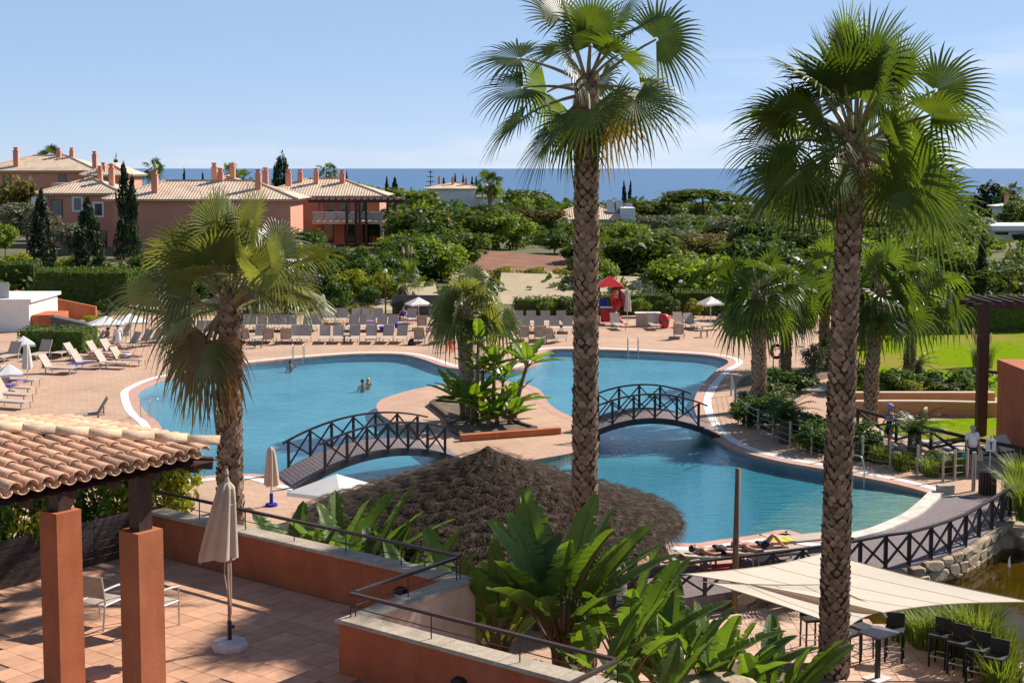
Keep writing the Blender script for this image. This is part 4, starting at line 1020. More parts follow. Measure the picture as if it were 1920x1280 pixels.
for lab, px, py, Y, sc, n, th in (
    ('small young fan palm on the sandy bank left of the island palm', 756, 538, 112, .85, 20, .16), ('fan palm against the green trees right of the central palm', 1145, 475, 128, 1.05, 22, .2),
    ('lone fan palm silhouetted on the sea right of the house chimneys', 615, 323, 260, 1.25, 20, .22), ('fan palm rising behind the left house roof by its chimney', 289, 318, 215, 1.2, 18, .22),
    ('fan palm behind the roof of the far left house', 97, 298, 240, 1.5, 18, .22), ('tall fan palm among the woods left of the central palm', 918, 345, 230, 1.4, 22, .22),
    ('fan palm behind the roofs left of the dark pointed tree', 428, 330, 240, 1.3, 18, .2), ('fan palm between the roofs and the sea near the dark pointed tree', 455, 335, 250, 1.2, 18, .2), ('fan palm at the far right edge above the white villa', 1900, 358, 240, 1.1, 18, .2)):
    tp = D(px, py, Y); b = Vector((tp.x, tp.y, min(gz(Y), tp.z-2.2))); fan_palm(lab, b, tp, th, th*.85, FS_far, n, int(px), boots='none', msize=.6, spread=sc, elr=(82, -35), group='distant fan palms')
# ------------------------------------------------------------------ paddle-leaved plants
def paddle_mesh(el, pet, L_, W, seed, tear=.12, arch=.35, mt=None):
    r = random.Random(seed); a = R(el); pts = []; p = Vector((0, 0, 0))
    for i in range(6):
        pts.append(p.copy()); p = p+Vector((math.cos(a), 0, math.sin(a)))*(pet/5); a -= R(arch*12)
    st = MB(); st.tube(pts, [.034, .032, .028, .025, .022, .018], 6)
    n = 16; mid = []; q = pts[-1].copy(); am = a
    for i in range(n+1):
        mid.append((q.copy(), am)); q = q+Vector((math.cos(am), 0, math.sin(am)))*(L_/n); am -= R(arch*55)/n*(.4+1.2*i/n)
    lf = MB(); vee = r.uniform(.25, .75); tw_ = r.uniform(-.3, .3); tear_at = {(s, k) for s in (-1, 1) for k in range(2, n-1) if r.random() < tear}
    for s in (-1, 1):
        prev = None
        for i in range(n+1):
            t_ = i/n; w = W*.5*(math.sin(math.pi*min(1, (t_*.93+.05))**.72)**.62)*(1 if i < n else .02)
            c, an = mid[i]; up = Vector((-math.sin(an), 0, math.cos(an))); sd = Vector((0, s, 0))
            drp = (.10+.2*t_)*arch
            pm = c+sd*w*.55+up*(w*.55*vee); pe = c+sd*w*(.95)+up*(w*vee*.75+math.sin(i*1.3+seed)*.012)-UP*drp*w+up*tw_*w*s*.4
            cur = (c, pm, pe)
            if prev:
                a0, b0, c0 = prev; a1, b1, c1 = cur
                if (s, i) in tear_at:
                    g = .22; b1x = b1.lerp(b0, g*.5); c1x = c1.lerp(c0, g*1.3)-UP*.03*r.uniform(0, 2)
                    lf.add([a0, b0, c0, c1x, b1x, a1], [(0, 1, 4, 5), (1, 2, 3, 4)])
                else: lf.add([a0, b0, c0, c1, b1, a1], [(0, 1, 4, 5), (1, 2, 3, 4)])
            prev = cur
    st.tube([m_[0]-Vector((0, 0, .008)) for m_ in mid[:-1]], [.016*(1-i/n)+.003 for i in range(n)], 4)
    me = bpy.data.meshes.new('leaf'); nv = len(lf.v); me.from_pydata(lf.v+st.v, [], lf.f+[tuple(i+nv for i in q) for q in st.f])
    me.materials.append(mt or m_stre); me.materials.append(m_stem); me.polygons.foreach_set('material_index', [0]*len(lf.f)+[1]*len(st.f)); me.update(); return me
PAD = {}
for e in (88, 78, 66, 52, 36):
    PAD[e] = [paddle_mesh(e, 1.0, 1.35, .50, e*7+j, arch=.26+.25*(88-e)/52, tear=.08+.12*j) for j in range(4)]
def paddle_plant(label, base, n, sc, seed, pets=1.0, group='paddle-leaved plants', elr=(88, 40), face=None, name='bird_of_paradise_plant'):
    r = random.Random(seed); t = thing(name, label, 'plant', base, 0, group)
    mb = MB()
    for k in range(max(3, n//4)):
        a = k*2.4; d_ = Vector((math.cos(a), math.sin(a), 0))*.10*sc; mb.tube([base+d_, base+d_*1.6+UP*.5*sc], [.06*sc, .04*sc], 6)
    part('stem_clump', mb, m_stem, t)
    for i in range(n):
        u = (i+.5)/n; el = elr[0]+(elr[1]-elr[0])*u; e = min(PAD, key=lambda q: abs(q-el)); az = i*2.39996+r.uniform(-.4, .4) if face is None else face+r.uniform(-1.2, 1.2)+(math.pi if r.random() < .25 else 0)
        s_ = sc*r.uniform(.8, 1.15); piece('leaf', r.choice(PAD[e]), t, Vector((math.cos(az), math.sin(az), 0))*.08*sc+UP*r.uniform(.0, .3)*sc, (r.uniform(-.25, .25), R(e-el), az), s_)
    return t
# foreground planter
for lab, px, py, Y, z, n, sc, sd, er in (
    ('largest paddle-leaved plant behind the near parapet, with reddish stalks', 1055, 1210, 22.6, 2.9, 24, 1.1, 3, (89, 58)),
    ('broad paddle-leaved plant at the end of the cross wall', 935, 1200, 22.6, 2.9, 13, .84, 4, (88, 56)),
    ('dark paddle-leaved plant just right of the largest one', 1175, 1230, 23.0, 2.3, 16, .95, 6, (89, 58)),
    ('paddle-leaved plant left of the sail mast', 1255, 1280, 23.5, 1.6, 15, 1.0, 7, (89, 62)),
    ('paddle-leaved plant in front of the left sail corner', 1335, 1280, 24.0, 1.2, 14, .98, 9, (89, 60)),
    ('paddle-leaved plant left of the tallest palm trunk', 1440, 1275, 24.0, 1.0, 15, .85, 10, (89, 52)),
    ('low paddle-leaved plant at the foot of the tallest palm', 1520, 1290, 23.5, .8, 9, .55, 12, (80, 30)),
    ('paddle-leaved plant at the corner of the near iron handrail', 1215, 1290, 20.8, 1.7, 10, .85, 13, (88, 58)),
    ('paddle-leaved plant under the largest one, at its right foot', 1120, 1260, 21.6, 2.6, 11, .75, 14, (87, 54))):
    q = D(px, py, Y); paddle_plant(lab, Vector((q.x, q.y, z)), n, sc, sd, elr=er, group='paddle-leaved plants by the parapet')
for i, (px, Y, zt) in enumerate(((515, 31.5, 0), (560, 32, 0), (612, 32.5, 0), (655, 31, 0), (700, 30, 0), (752, 29, 0), (800, 28, 0), (850, 27, .0))):
    q = D(px, 1000, Y); paddle_plant('%s paddle-leaved plant from the left along the outside of the far parapet' % ORD[i], Vector((q.x, q.y, zt)), 9, [1.35, 1.45, 1.6, 1.55, 1.35, 1.3, 1.35, 1.45][i], 50+i, group='paddle-leaved plants outside the far parapet', elr=(88, 62))
# banana plants on the island
def trunked_banana(label, px, py, h, n, sc, seed, lean=(0, 0)):
    q = P(px, py); r = random.Random(seed); t = thing('banana_plant', label, 'plant', Vector((q.x, q.y, .1)), 0, 'banana plants on the island')
    tip = Vector((q.x+lean[0], q.y+lean[1], .1+h)); mb = MB(); mb.tube([Vector((q.x, q.y, .1)), Vector((q.x, q.y, .1)).lerp(tip, .5)+Vector((lean[0]*-.1, 0, 0)), tip], [.11, .09, .07], 8); part('stem', mb, m_stem, t, smooth=True)
    for i in range(n):
        el = 84-50*i/n; e = min(PADB, key=lambda z_: abs(z_-el)); piece('leaf', r.choice(PADB[e]), t, tip-Vector((q.x, q.y, .1))-UP*.1, (r.uniform(-.2, .2), R(e-el), i*2.4+r.uniform(-.3, .3)), 1.22*sc*r.uniform(.85, 1.15))
m_ban = leafmat('banana_leaf', (.07, .14, .015), (.13, .21, .025), scale=1.5, rough=.35, trans=.4, tcol=(2.2, 2.0, .5), rnd=.2)
PADB = {e: [paddle_mesh(e, .35, 1.25, .42, e*5+j, tear=.15, arch=.4, mt=m_ban) for j in range(2)] for e in (84, 68, 50, 34)}
for a in (('banana plant on the island with two stems leaning right', 964, 792, 2.4, 9, .95, 1, (.55, 0)), ('upright banana plant in the middle of the island group', 925, 790, 2.3, 8, .9, 2, (.05, 0)), ('tall banana plant close against the island palm trunk', 893, 795, 3.4, 8, .95, 3, (.1, 0)),
          ('low leafy banana plant at the left of the island bed', 885, 800, .9, 10, .95, 4, (0, 0)), ('low leafy banana plant in the front of the island bed', 915, 806, .35, 9, .85, 5, (0, 0)), ('low leafy banana plant at the right end of the island bed', 955, 800, .3, 10, .85, 6, (0, 0)), ('mid height banana plant behind the island group', 940, 780, 1.5, 8, .85, 7, (.1, 0)), ('leafy banana plant left of the island palm trunk foot', 868, 792, .8, 9, .9, 8, (-.1, 0)), ('slender banana plant right beside the island palm, half height', 905, 788, 2.0, 9, .9, 9, (0, 0)), ('low banana plant at the back right of the island bed', 958, 782, .5, 9, .9, 10, (.1, 0)), ('low banana plant in the very middle of the island bed', 932, 800, .4, 9, .8, 11, (0, 0))):
    trunked_banana(*a)
# ------------------------------------------------------------------ cycads
def cycad(label, px, py, h, n, sc, seed, m, group='cycads', z=0.0):
    q = P(px, py, z); r = random.Random(seed); t = thing('cycad', label, 'cycad', q, 0, group)
    mb = MB(); mb.tube([q, q+UP*h], [.22*sc, .18*sc], 9); part('trunk', mb, m_bark, t)
    mb = MB()
    for i in range(n):
        az = i*2.4; el = R(75-70*i/n); p = q+UP*h; d_ = Vector((math.cos(az), math.sin(az), 0)); a = el; row = []
        for k in range(9): row.append(p.copy()); p = p+(d_*math.cos(a)+UP*math.sin(a))*.14*sc; a -= R(9)
        sd = Vector((-d_.y, d_.x, 0))
        for k in range(1, 9):
            w = .22*sc*math.sin(math.pi*(k/9)**.7+.25)
            for s in (-1, 1):
                for jj in (0, .5):
                    c = row[k].lerp(row[k-1], jj); mb.add([c-(row[k]-row[k-1])*.16, c+sd*s*w-UP*.05*sc+(row[k]-row[k-1])*.3, c+(row[k]-row[k-1])*.16], [(0, 1, 2)])
    part('leaf_crown', mb, m, t, kind='stuff')
m_cyc = leafmat('cycad_leaf', (.025, .055, .016), (.05, .085, .022), scale=3, rough=.4, trans=.2)
cycad('cycad in the bed left of the tallest palm trunk', 1474, 830, 1.0, 34, 1.35, 1, m_cyc)
cycad('cycad right of the walking woman with the purple hat', 1714, 868, 1.15, 34, 1.35, 2, m_cyc)
cycad('spiky cycad behind the boardwalk railing left of the tallest palm', 1492, 1140, .55, 32, 1.0, 3, m_cyc, z=-.46)
cycad('small cycad at the foot of the lawn palm', 1722, 700, .4, 24, 1.1, 4, m_cyc)
# ------------------------------------------------------------------ grasses
def tuft(label, base, n, h, sp, seed, m, group='grass tufts', plumes=0, name='grass_tuft', cat='grass'):
    r = random.Random(seed); mb = MB()
    for i in range(n):
        a = r.uniform(0, 6.283); d_ = Vector((math.cos(a), math.sin(a), 0)); rr = sp*math.sqrt(r.random()); p = base+d_*rr*.6; hh = h*r.uniform(.6, 1.1); bend = r.uniform(.1, .6)*hh; w = .012+.004*h
        sd = Vector((-d_.y, d_.x, 0))*w; m1 = p+UP*hh*.6+d_*bend*.25; m2 = p+UP*hh*(1-.25*bend/hh)+d_*bend
        mb.add([p-sd, p+sd, m1+sd, m1-sd, m2], [(0, 1, 2, 3), (3, 2, 4)])
    if not plumes: return solid(name, mb, m, label, cat, base, group)
    t = thing(name, label, cat, base, 0, group); part('blades', mb, m, t, kind='stuff')
    for i in range(plumes):
        a = r.uniform(0, 6.283); d_ = Vector((math.cos(a), math.sin(a), 0))*r.uniform(.1, sp); p = base+d_+UP*h*r.uniform(.8, 1.2); mb = MB()
        mb.tube([base+d_*.3, p], .01, 4); mb.tube([p, p+UP*.22+d_*.1, p+UP*.5+d_*.2, p+UP*.7+d_*.3], [.03, .085, .07, .01], 7); part('plume', mb, m_plume, t)
tuft('pampas grass with pale plumes at the end of the lawn beside the dark post', P(1842, 690), 260, 1.5, .9, 1, m_grassy, plumes=12, name='pampas_grass')
tuft('pampas grass with one cream plume left of the sandy bank', D(768, 515, 118)*1, 160, 1.6, .8, 2, m_grassy, plumes=5, name='pampas_grass')
tuft('pampas grass behind the tallest palm trunk by the far hedge', P(1617, 640), 160, 1.6, .8, 3, m_grassy, plumes=6, name='pampas_grass')
for i, (px, py, z, h, n) in enumerate(((1700, 1200, -.5, .8, 240), (1742, 1215, -.5, 1.1, 260), (1770, 1190, -.6, .9, 240), (1790, 1230, -.5, 1.35, 320), (1835, 1235, -.5, 1.5, 360), (1868, 1265, -.5, 1.2, 320), (1880, 1300, -.5, 1.0, 300))):
    tuft('%s tuft from the left of the tall green reeds behind the bar stools' % ORD[i], P(px, py, z), n, h, .75, 20+i, m_grassy, group='reeds along the pond behind the bar stools', name='reed_tuft', cat='reeds')
for i, (px, py) in enumerate(((1905, 955), (1915, 925), (1925, 975))): tuft('%s reed tuft from the left at the right edge beside the boardwalk end' % ORD[i], P(px, py), 240, 1.5, .6, 40+i, m_grassy, group='reeds at the boardwalk end', name='reed_tuft', cat='reeds')
for i, (px, py) in enumerate(((1610, 862), (1650, 868), (1690, 882), (1745, 892), (1790, 888))): tuft('%s bright grass tuft from the left inside the wire fence' % ORD[i], P(px, py), 200, .8, .5, 60+i, m_grassy, group='grass tufts inside the wire fence')
# ground cover strip inside the wire fence
mb = MB(); r = np.random.default_rng(4); pts = []
strip_px = [(1500, 838), (1560, 850), (1620, 862), (1690, 874), (1760, 888), (1795, 890)]
sp_ = [P(*p) for p in strip_px]
for a, b in zip(sp_, sp_[1:]):
    for k in range(420):
        t_ = r.random(); q = a.lerp(b, t_); pts.append((q.x+r.normal()*.15, q.y+abs(r.normal())*.45, .05+r.random()*.22))
mb.leaves(pts, r.normal(size=(len(pts), 3))*.6+np.array([0, 0, .6]), .16, .5, 1)
struct('ground_cover', mb, m_bushy, kind='stuff', label='low bright ground cover along the wire fence', cat='ground cover')
# ------------------------------------------------------------------ tree crowns shared by many trees (unit size: one metre wide and high)
def crown_mesh(seed, m, kind='round', n=1900, leaf=.085):
    r = np.random.default_rng(seed); mb = MB(); C = []; Nn = []
    nc = {'round': 30, 'flat': 26, 'cone': 40, 'oval': 30, 'weep': 30}[kind]
    for k in range(nc):
        v = r.normal(size=3); v /= np.linalg.norm(v)
        if kind == 'round': v[2] = v[2]*.9+.12; c = v*np.array([.36, .36, .36])*r.uniform(.55, 1.05); rr = r.uniform(.11, .19)
        elif kind == 'flat': v[2] = abs(v[2])*.55; c = v*np.array([.40, .40, .42])*r.uniform(.7, 1.05)+np.array([0, 0, -.1]); rr = r.uniform(.10, .16)
        elif kind == 'oval': c = v*np.array([.33, .33, .38])*r.uniform(.5, 1.05); rr = r.uniform(.11, .17)
        elif kind == 'weep': c = v*np.array([.36, .36, .34])*r.uniform(.5, 1.0); rr = r.uniform(.12, .18)
        else:
            h = (k+.5)/nc; w = .40*(1-h)**.75*min(1, .55+h*4); a = r.uniform(0, 6.28); c = np.array([math.cos(a)*w*r.uniform(.5, .95), math.sin(a)*w*r.uniform(.5, .95), h*.94-.48]); rr = .05+.11*(1-h)
        m_ = n//nc; d = r.normal(size=(m_, 3)); d /= np.linalg.norm(d, axis=1, keepdims=True)
        s = rr*r.uniform(.55, 1.08, (m_, 1)); st = np.array([1, 1, .85]) if kind not in ('cone',) else np.array([.9, .9, 1.5])
        C.append(c+d*s*st); Nn.append(d+r.normal(size=(m_, 3))*.55+np.array([0, 0, .25]))
    mb.leaves(np.concatenate(C), np.concatenate(Nn), leaf, .55, seed)
    return mb.mesh('crown', m)
CR = {'pine': [crown_mesh(i, m_pine) for i in (1, 2, 3)], 'bush': [crown_mesh(i, m_bush) for i in (4, 5, 6)], 'olive': [crown_mesh(i, m_olive, leaf=.075) for i in (7, 8)],
      'flat': [crown_mesh(i, m_pine, 'flat', 2200, .07) for i in (9, 10)], 'cyp': [crown_mesh(i, m_cyp, 'cone', 2600, .07) for i in (11, 12)], 'brown': [crown_mesh(i, m_brownb) for i in (13, 14)],
      'yel': [crown_mesh(i, m_bushy, 'weep', 1900, .08) for i in (15, 16)], 'dark': [crown_mesh(i, m_cyp, 'oval') for i in (17, 18)], 'light': [crown_mesh(i, leafmat('light_pine_leaf', (.10, .155, .018), (.16, .22, .03), scale=1.2, trans=.35), 'weep', 2100, .075) for i in (19, 20)]}
mb = MB(); mb.tube([(0, 0, 0), (.02, .01, .35), (0, 0, .75)], [.035, .028, .012], 7)
for a in (0, 2.1, 4.2): mb.tube([(.01, 0, .30), (math.cos(a)*.14, math.sin(a)*.14, .55), (math.cos(a)*.24, math.sin(a)*.24, .72)], [.02, .014, .006], 5)
TRUNKME = mb.mesh('trunk', m_bark, True)
def tree(label, px, ytop, Y, wpx, kind, seed, low=.12, ybase=None, group=None, name='tree', zb=None, cat='tree'):
    """px centre, ytop where its top shows, Y distance, wpx width as surveyed; low: clear trunk share"""
    r = random.Random(seed); s = Y/2677.0; tp = D(px, ytop, Y); z0 = gz(Y) if zb is None else zb
    if ybase is not None: z0 = D(px, ybase, Y).z
    H = max(tp.z-z0, .8); W = wpx*s
    t = thing(name, label, cat, Vector((tp.x, Y, z0)), r.uniform(0, 6.28), group)
    piece('trunk', TRUNKME, t, (0, 0, 0), (0, 0, 0), (max(.5, W*.35)*1.6, max(.5, W*.35)*1.6, H*(.9 if low > .2 else .7)))
    piece('crown', r.choice(CR[kind]), t, (0, 0, H*(low+(1-low)/2)), (0, 0, r.uniform(0, 6)), (W*(2.0 if kind == 'cyp' else 1.3), W*(2.0 if kind == 'cyp' else 1.3*r.uniform(.85, 1.1)), H*(1-low)*1.12))
    return t
T = [  # near and middle trees that can be told apart
 ('brown green leafy tree at the left edge in front of the houses', 20, 318, 165, 95, 'brown', 1, .1, None),
 ('grey green olive tree between the left cypress and the photo edge', 48, 372, 141, 110, 'olive', 2, .2, 470),
 ('small olive tree between the two front cypresses', 128, 412, 146, 62, 'olive', 3, .15, 480),
 ('slim dark cypress above the left hedge, nearest the photo edge', 76, 366, 131, 40, 'cyp', 4, .0, 508),
 ('broad dark cypress above the middle of the left hedge', 164, 380, 127, 52, 'cyp', 5, .0, 520),
 ('tallest dark cypress standing against the orange house', 232, 316, 143, 34, 'cyp', 6, .0, 470),
 ('second cypress pressed against the tallest one', 247, 338, 142, 26, 'cyp', 7, .0, 472),
 ('small green tree at the left photo edge under the olive', 8, 415, 128, 50, 'light', 8, .1, 480),
 ('dark pointed conifer rising behind the house roofs', 527, 283, 225, 38, 'dark', 9, .1, None),
 ('thin pine sapling silhouetted left above the sea', 217, 288, 235, 12, 'dark', 10, .1, None),
 ('bushy green tree beside the house pergola, with round top', 800, 412, 138, 92, 'bush', 11, .0, 500),
 ('light green tree touching the right end of the house roof', 705, 350, 205, 75, 'pine', 12, .1, None),
 ('wide green tree right of the house roof, behind the pergola', 765, 345, 190, 115, 'pine', 13, .1, None),
 ('dark leafy tree right of the timber pergola', 845, 375, 168, 110, 'bush', 14, .05, None),
 ('bright rounded pine at the edge of the red soil field', 905, 392, 160, 95, 'pine', 15, .2, None),
 ('bright yellow green pine standing on the red soil', 962, 398, 158, 90, 'light', 16, .2, None),
 ('brownish bushy tree behind the red soil field', 1015, 380, 185, 90, 'brown', 17, .1, None),
 ('dark tree close to the left of the central palm trunk', 1040, 430, 150, 80, 'bush', 18, .1, None),
 ('large rounded green tree right of the central palm trunk', 1215, 437, 128, 150, 'pine', 19, .05, 540),
 ('broad stone pine against the sea right of centre', 1318, 338, 225, 150, 'flat', 20, .35, None),
 ('round pine below and left of the stone pine', 1225, 368, 235, 110, 'pine', 21, .1, None),
 ('pale feathery tree right of the sandy ramp', 1318, 470, 116, 140, 'light', 22, .05, 572),
 ('green tree behind the feathery tree, touching the palm crowns', 1290, 418, 160, 110, 'bush', 23, .05, None),
 ('small round tree in the gap right of the white-walled roof', 1240, 400, 180, 90, 'olive', 24, .1, None),
 ('leafy tree behind the right-hand palm cluster', 1430, 415, 150, 130, 'bush', 25, .05, None),
 ('dense tree behind the tallest palm crown', 1520, 420, 145, 130, 'pine', 26, .05, None),
 ('forked umbrella pine left of the thin dark cypress', 1795, 458, 118, 105, 'flat', 27, .42, 572),
 ('umbrella pine at the right photo edge below the white villa', 1893, 483, 112, 110, 'flat', 28, .4, 580),
 ('thin dark cypress between the two umbrella pines', 1842, 450, 114, 26, 'cyp', 29, .0, 572),
 ('dark round tree on the skyline at far right', 1862, 338, 250, 70, 'dark', 30, .1, None),
 ('green tree at the far right skyline above the villa', 1905, 372, 200, 80, 'pine', 31, .1, None),
 ('grey green tree left of the white villa roof', 1820, 400, 180, 90, 'olive', 32, .1, None),
 ('bushy tree half hidden behind the right palm fronds', 1700, 430, 150, 130, 'brown', 33, .05, None)]
for (lab, px, yt, Y, w, k, sd, low, yb) in T:
    tree(lab, px, yt, Y, w, k, sd, low, yb, name={'cyp': 'cypress_tree', 'olive': 'olive_tree', 'flat': 'stone_pine', 'dark': 'conifer_tree'}.get(k, 'leafy_tree'), group={'cyp': 'cypresses by the houses'}.get(k))
# wood between the garden and the sea: trees alike
rng = random.Random(77); KL = {'pine': 'round green tree in the wood between the pool garden and the sea', 'bush': 'dark leafy tree in the wood between the pool garden and the sea', 'olive': 'grey green tree in the wood between the pool garden and the sea', 'light': 'yellow green tree in the wood between the pool garden and the sea', 'brown': 'brownish tree in the wood between the pool garden and the sea', 'dark': 'small dark conifer on the skyline in front of the sea'}
def skyline(px):
    if px < 330: return 338
    if px < 700: return 336
    if px < 1010: return 350
    if px < 1200: return 372
    if px < 1260: return 392
    if px < 1400: return 372
    return 362
REG = ((0, 700, 'behind the house roofs'), (700, 860, 'just right of the orange houses'), (860, 1075, 'left of the central palm trunk'), (1075, 1255, 'right of the central palm trunk'), (1255, 1420, 'below the stone pine'), (1420, 1660, 'behind the tallest palm'), (1660, 2000, 'at the far right'))
KN = {'pine': 'round green tree', 'bush': 'dark leafy tree', 'olive': 'grey green tree', 'light': 'yellow green tree', 'brown': 'brownish tree'}
WD = []
for i in range(330):
    Y = 150+250*rng.random()**1.2; px = rng.uniform(690, 1930) if Y < 235 else rng.uniform(230, 1930)
    if Y < 176 and (850 < px < 1090): continue
    lo = skyline(px)+ (0 if Y > 230 else 22) ; yt = lo+rng.uniform(0, 42)*(1 if Y < 260 else .45)
    # keep the roofs of the middle houses in view
    if 1010 < px < 1210 and Y < 200: yt = max(yt, 416)
    if 780 < px < 955 and Y < 258: yt = max(yt, 380)
    if 1830 < px and Y < 185: yt = max(yt, 478)
    zt = D(px, yt, Y).z
    if zt-gz(Y) < 1.5: continue
    H = zt-gz(Y); w = min(max(H*rng.uniform(1.0, 1.6), 5.0), 10)*2677/Y
    k = rng.choices(['pine', 'bush', 'olive', 'light', 'brown'], [4, 4, 2, 2, 2])[0]
    WD.append((px, yt, Y, w, k, i))
for i in range(95):                            # lower, nearer belt right behind the hedges
    px = rng.uniform(1095, 1930) if i < 72 else rng.uniform(740, 880); Y = rng.uniform(118, 158); yt = rng.uniform(425, 500) if i < 72 else rng.uniform(420, 470)
    if 1830 < px: yt = max(yt, 485)
    H = D(px, yt, Y).z-gz(Y)
    if H < 1.2: continue
    WD.append((px, yt, Y, min(max(H*1.3, 4.0), 8)*2677/Y, rng.choices(['pine', 'bush', 'light', 'brown', 'olive'], [5, 4, 3, 1, 1])[0], 1000+i))
WD.sort(); cnt_ = {}
def nth(n): return ORD[n] if n < 20 else '%d%s' % (n+1, {1: 'st', 2: 'nd', 3: 'rd'}.get((n+1) % 10, 'th'))
for (px, yt, Y, w, k, i) in WD:
    rgn = [q for q in REG if q[0] <= px < q[1]][0][2]; c_ = cnt_.get((rgn, k), 0); cnt_[(rgn, k)] = c_+1
    tree('%s %s from the left in the wood %s' % (nth(c_), KN[k], rgn), px, yt, Y, w, k, 200+i, .02, None, group='trees of the wood between garden and sea', name='woodland_tree')
for i, (px, yt, w) in enumerate(((345, 322, 10), (380, 330, 14), (402, 318, 12), (640, 328, 9), (650, 328, 9), (725, 337, 14), (740, 338, 20), (832, 340, 16), (853, 332, 10), (868, 333, 9), (885, 336, 10), (893, 337, 12), (1170, 345, 12), (1182, 344, 10))):
    tree('%s small dark conifer from the left of the skyline row before the sea' % ORD[i], px, yt, 300, w, 'cyp', 400+i, .0, None, group='small dark conifers on the skyline', name='conifer_tree')
# araucaria with tiered branches
q = D(807, 318, 300); q.z = gz(300); t = thing('tiered_conifer', 'thin tiered conifer silhouetted on the sea left of the central palm', 'tree', q)
topz = D(807, 318, 300).z; mb = MB(); mb.tube([q, Vector((q.x, q.y, topz))], [.25, .06], 6); part('trunk', mb, m_bark, t)
for k in range(7):
    z = topz-.6-k*1.0; L_ = .5+.22*k; mb = MB()
    for a in range(6): d_ = Vector((math.cos(a*1.05), math.sin(a*1.05), 0)); mb.beam(Vector((q.x, q.y, z)), Vector((q.x, q.y, z+.15))+d_*L_, .14, .12)
    part('branch_tier', mb, m_cyp, t)
# far woods down to the coast: one mass
mb = MB(); r = np.random.default_rng(9); C = []; Nn = []; sz = []
for i in range(1500):
    Y = 240+1350*r.random()**1.3; X = (r.random()*2-1)*(Y*.42+30); H = r.uniform(3.5, 6.5)*(1 if Y < 700 else .8); W = r.uniform(3.5, 8)
    m_ = 70 if Y < 600 else 34; v = r.normal(size=(m_, 3)); v /= np.linalg.norm(v, axis=1, keepdims=True); v[:, 2] = np.abs(v[:, 2])*.9
    C.append(np.array([X, Y, gz(Y)-.5])+v*np.array([W*.6, W*.6, H])); Nn.append(v+r.normal(size=(m_, 3))*.4); sz.append(np.ones(m_)*(1.3 if Y < 600 else 2.4))
mb.leaves(np.concatenate(C), np.concatenate(Nn), np.concatenate(sz), .6, 3)
struct('far_woods', mb, m_bush, kind='stuff', label='far green woods reaching down to the coast', cat='woods')
mb = MB(); r = np.random.default_rng(19); C = []; Nn = []; sz = []
for i in range(2600):
    Y = 116+230*r.random()**1.3; X = (r.random()*2-1)*(Y*.40+6)
    if -8 < X < 10 and 120 < Y < 153: continue
    if X < -9 and 134 < Y < 215: continue
    H = r.uniform(.7, 2.3); W = r.uniform(1.6, 4.2); v = r.normal(size=(34, 3)); v /= np.linalg.norm(v, axis=1, keepdims=True); v[:, 2] = np.abs(v[:, 2])
    C.append(np.array([X, Y, gz(Y)-.1])+v*np.array([W*.5, W*.5, H])); Nn.append(v+r.normal(size=(34, 3))*.5); sz.append(np.ones(34)*(.55+.0016*Y))
mb.leaves(np.concatenate(C), np.concatenate(Nn), np.concatenate(sz), .6, 5)
struct('undergrowth', mb, m_pine, kind='stuff', label='low scrub filling the ground between the trees', cat='undergrowth')
# ------------------------------------------------------------------ hedges and shrubs
def hedge(label, a, b, depth, h, seed, m=None, leaf=.22, dens=26, name='hedge', group=None, z=0.0, rough=.12):
    """clipped hedge from a to b (front foot line), depth away from the viewer"""
    m = m or m_hedge; a = Vector((a.x, a.y, z)); b = Vector((b.x, b.y, z)); u = b-a; L_ = u.length; un = u.normalized(); vn = Vector((-un.y, un.x, 0))
    if vn.y < 0: vn = -vn
    mb = MB(); mb.obox(a+un*.1+vn*.1, un*(L_-.2), vn*(depth-.2), UP*(h-.12)); r = np.random.default_rng(seed); C = []; Nn = []
    U, V = np.array(un), np.array(vn)
    for (ar, fn) in ((L_*h, 'f'), (L_*depth, 't'), (depth*h, 'l'), (depth*h, 'r'), (L_*h*.3, 'b')):
        k = int(ar*dens); s = r.random((k, 2)); o = np.array(a)
        if fn in 'fb': p = o+U*s[:, :1]*L_+np.array([0, 0, 1])*s[:, 1:]*h+(V*depth if fn == 'b' else 0); n_ = np.tile(-V if fn == 'f' else V, (k, 1))
        elif fn == 't': p = o+U*s[:, :1]*L_+V*s[:, 1:]*depth+np.array([0, 0, h]); n_ = np.tile([0, 0, 1.0], (k, 1))
        else: p = o+V*s[:, :1]*depth+np.array([0, 0, 1])*s[:, 1:]*h+(U*L_ if fn == 'r' else 0); n_ = np.tile(U if fn == 'r' else -U, (k, 1))
        bump = np.sin(p[:, 0]*1.9+seed)*np.cos(p[:, 1]*1.6)*rough*.6
        C.append(p+n_*(r.normal(size=(k, 1))*rough*.6+bump[:, None])); Nn.append(n_+r.normal(size=(k, 3))*.65)
    mb.leaves(np.concatenate(C), np.concatenate(Nn), leaf, .6, seed)
    return solid(name, mb, m, label, 'hedge', a.lerp(b, .5), group)
hedge('thick clipped hedge above the white wall at left, its right-hand block', P(66, 578), P(241, 580), 4.5, 2.95, 1, leaf=.26, dens=30)
hedge('taller dark hedge block at the left photo edge', P(-40, 568), P(66, 566), 5, 3.2, 2, leaf=.26, dens=24)
hedge('long dark hedge at the far side of the lawn', P(1604, 627), P(1960, 622), 3, 2.25, 3, leaf=.24, dens=26)
hedge('low clipped hedge behind the loungers at the left', P(34, 664), P(156, 667), 2.2, 1.5, 4, leaf=.2, dens=34)
hedge('hedge along the foot of the sandy ramp left of the central palm', P(968, 592), P(1088, 590), 1.6, 1.25, 5, leaf=.22, dens=34)
hedge('dark hedge behind the red play tower', P(1096, 592), P(1262, 588), 1.8, 1.5, 6, leaf=.22, dens=30)
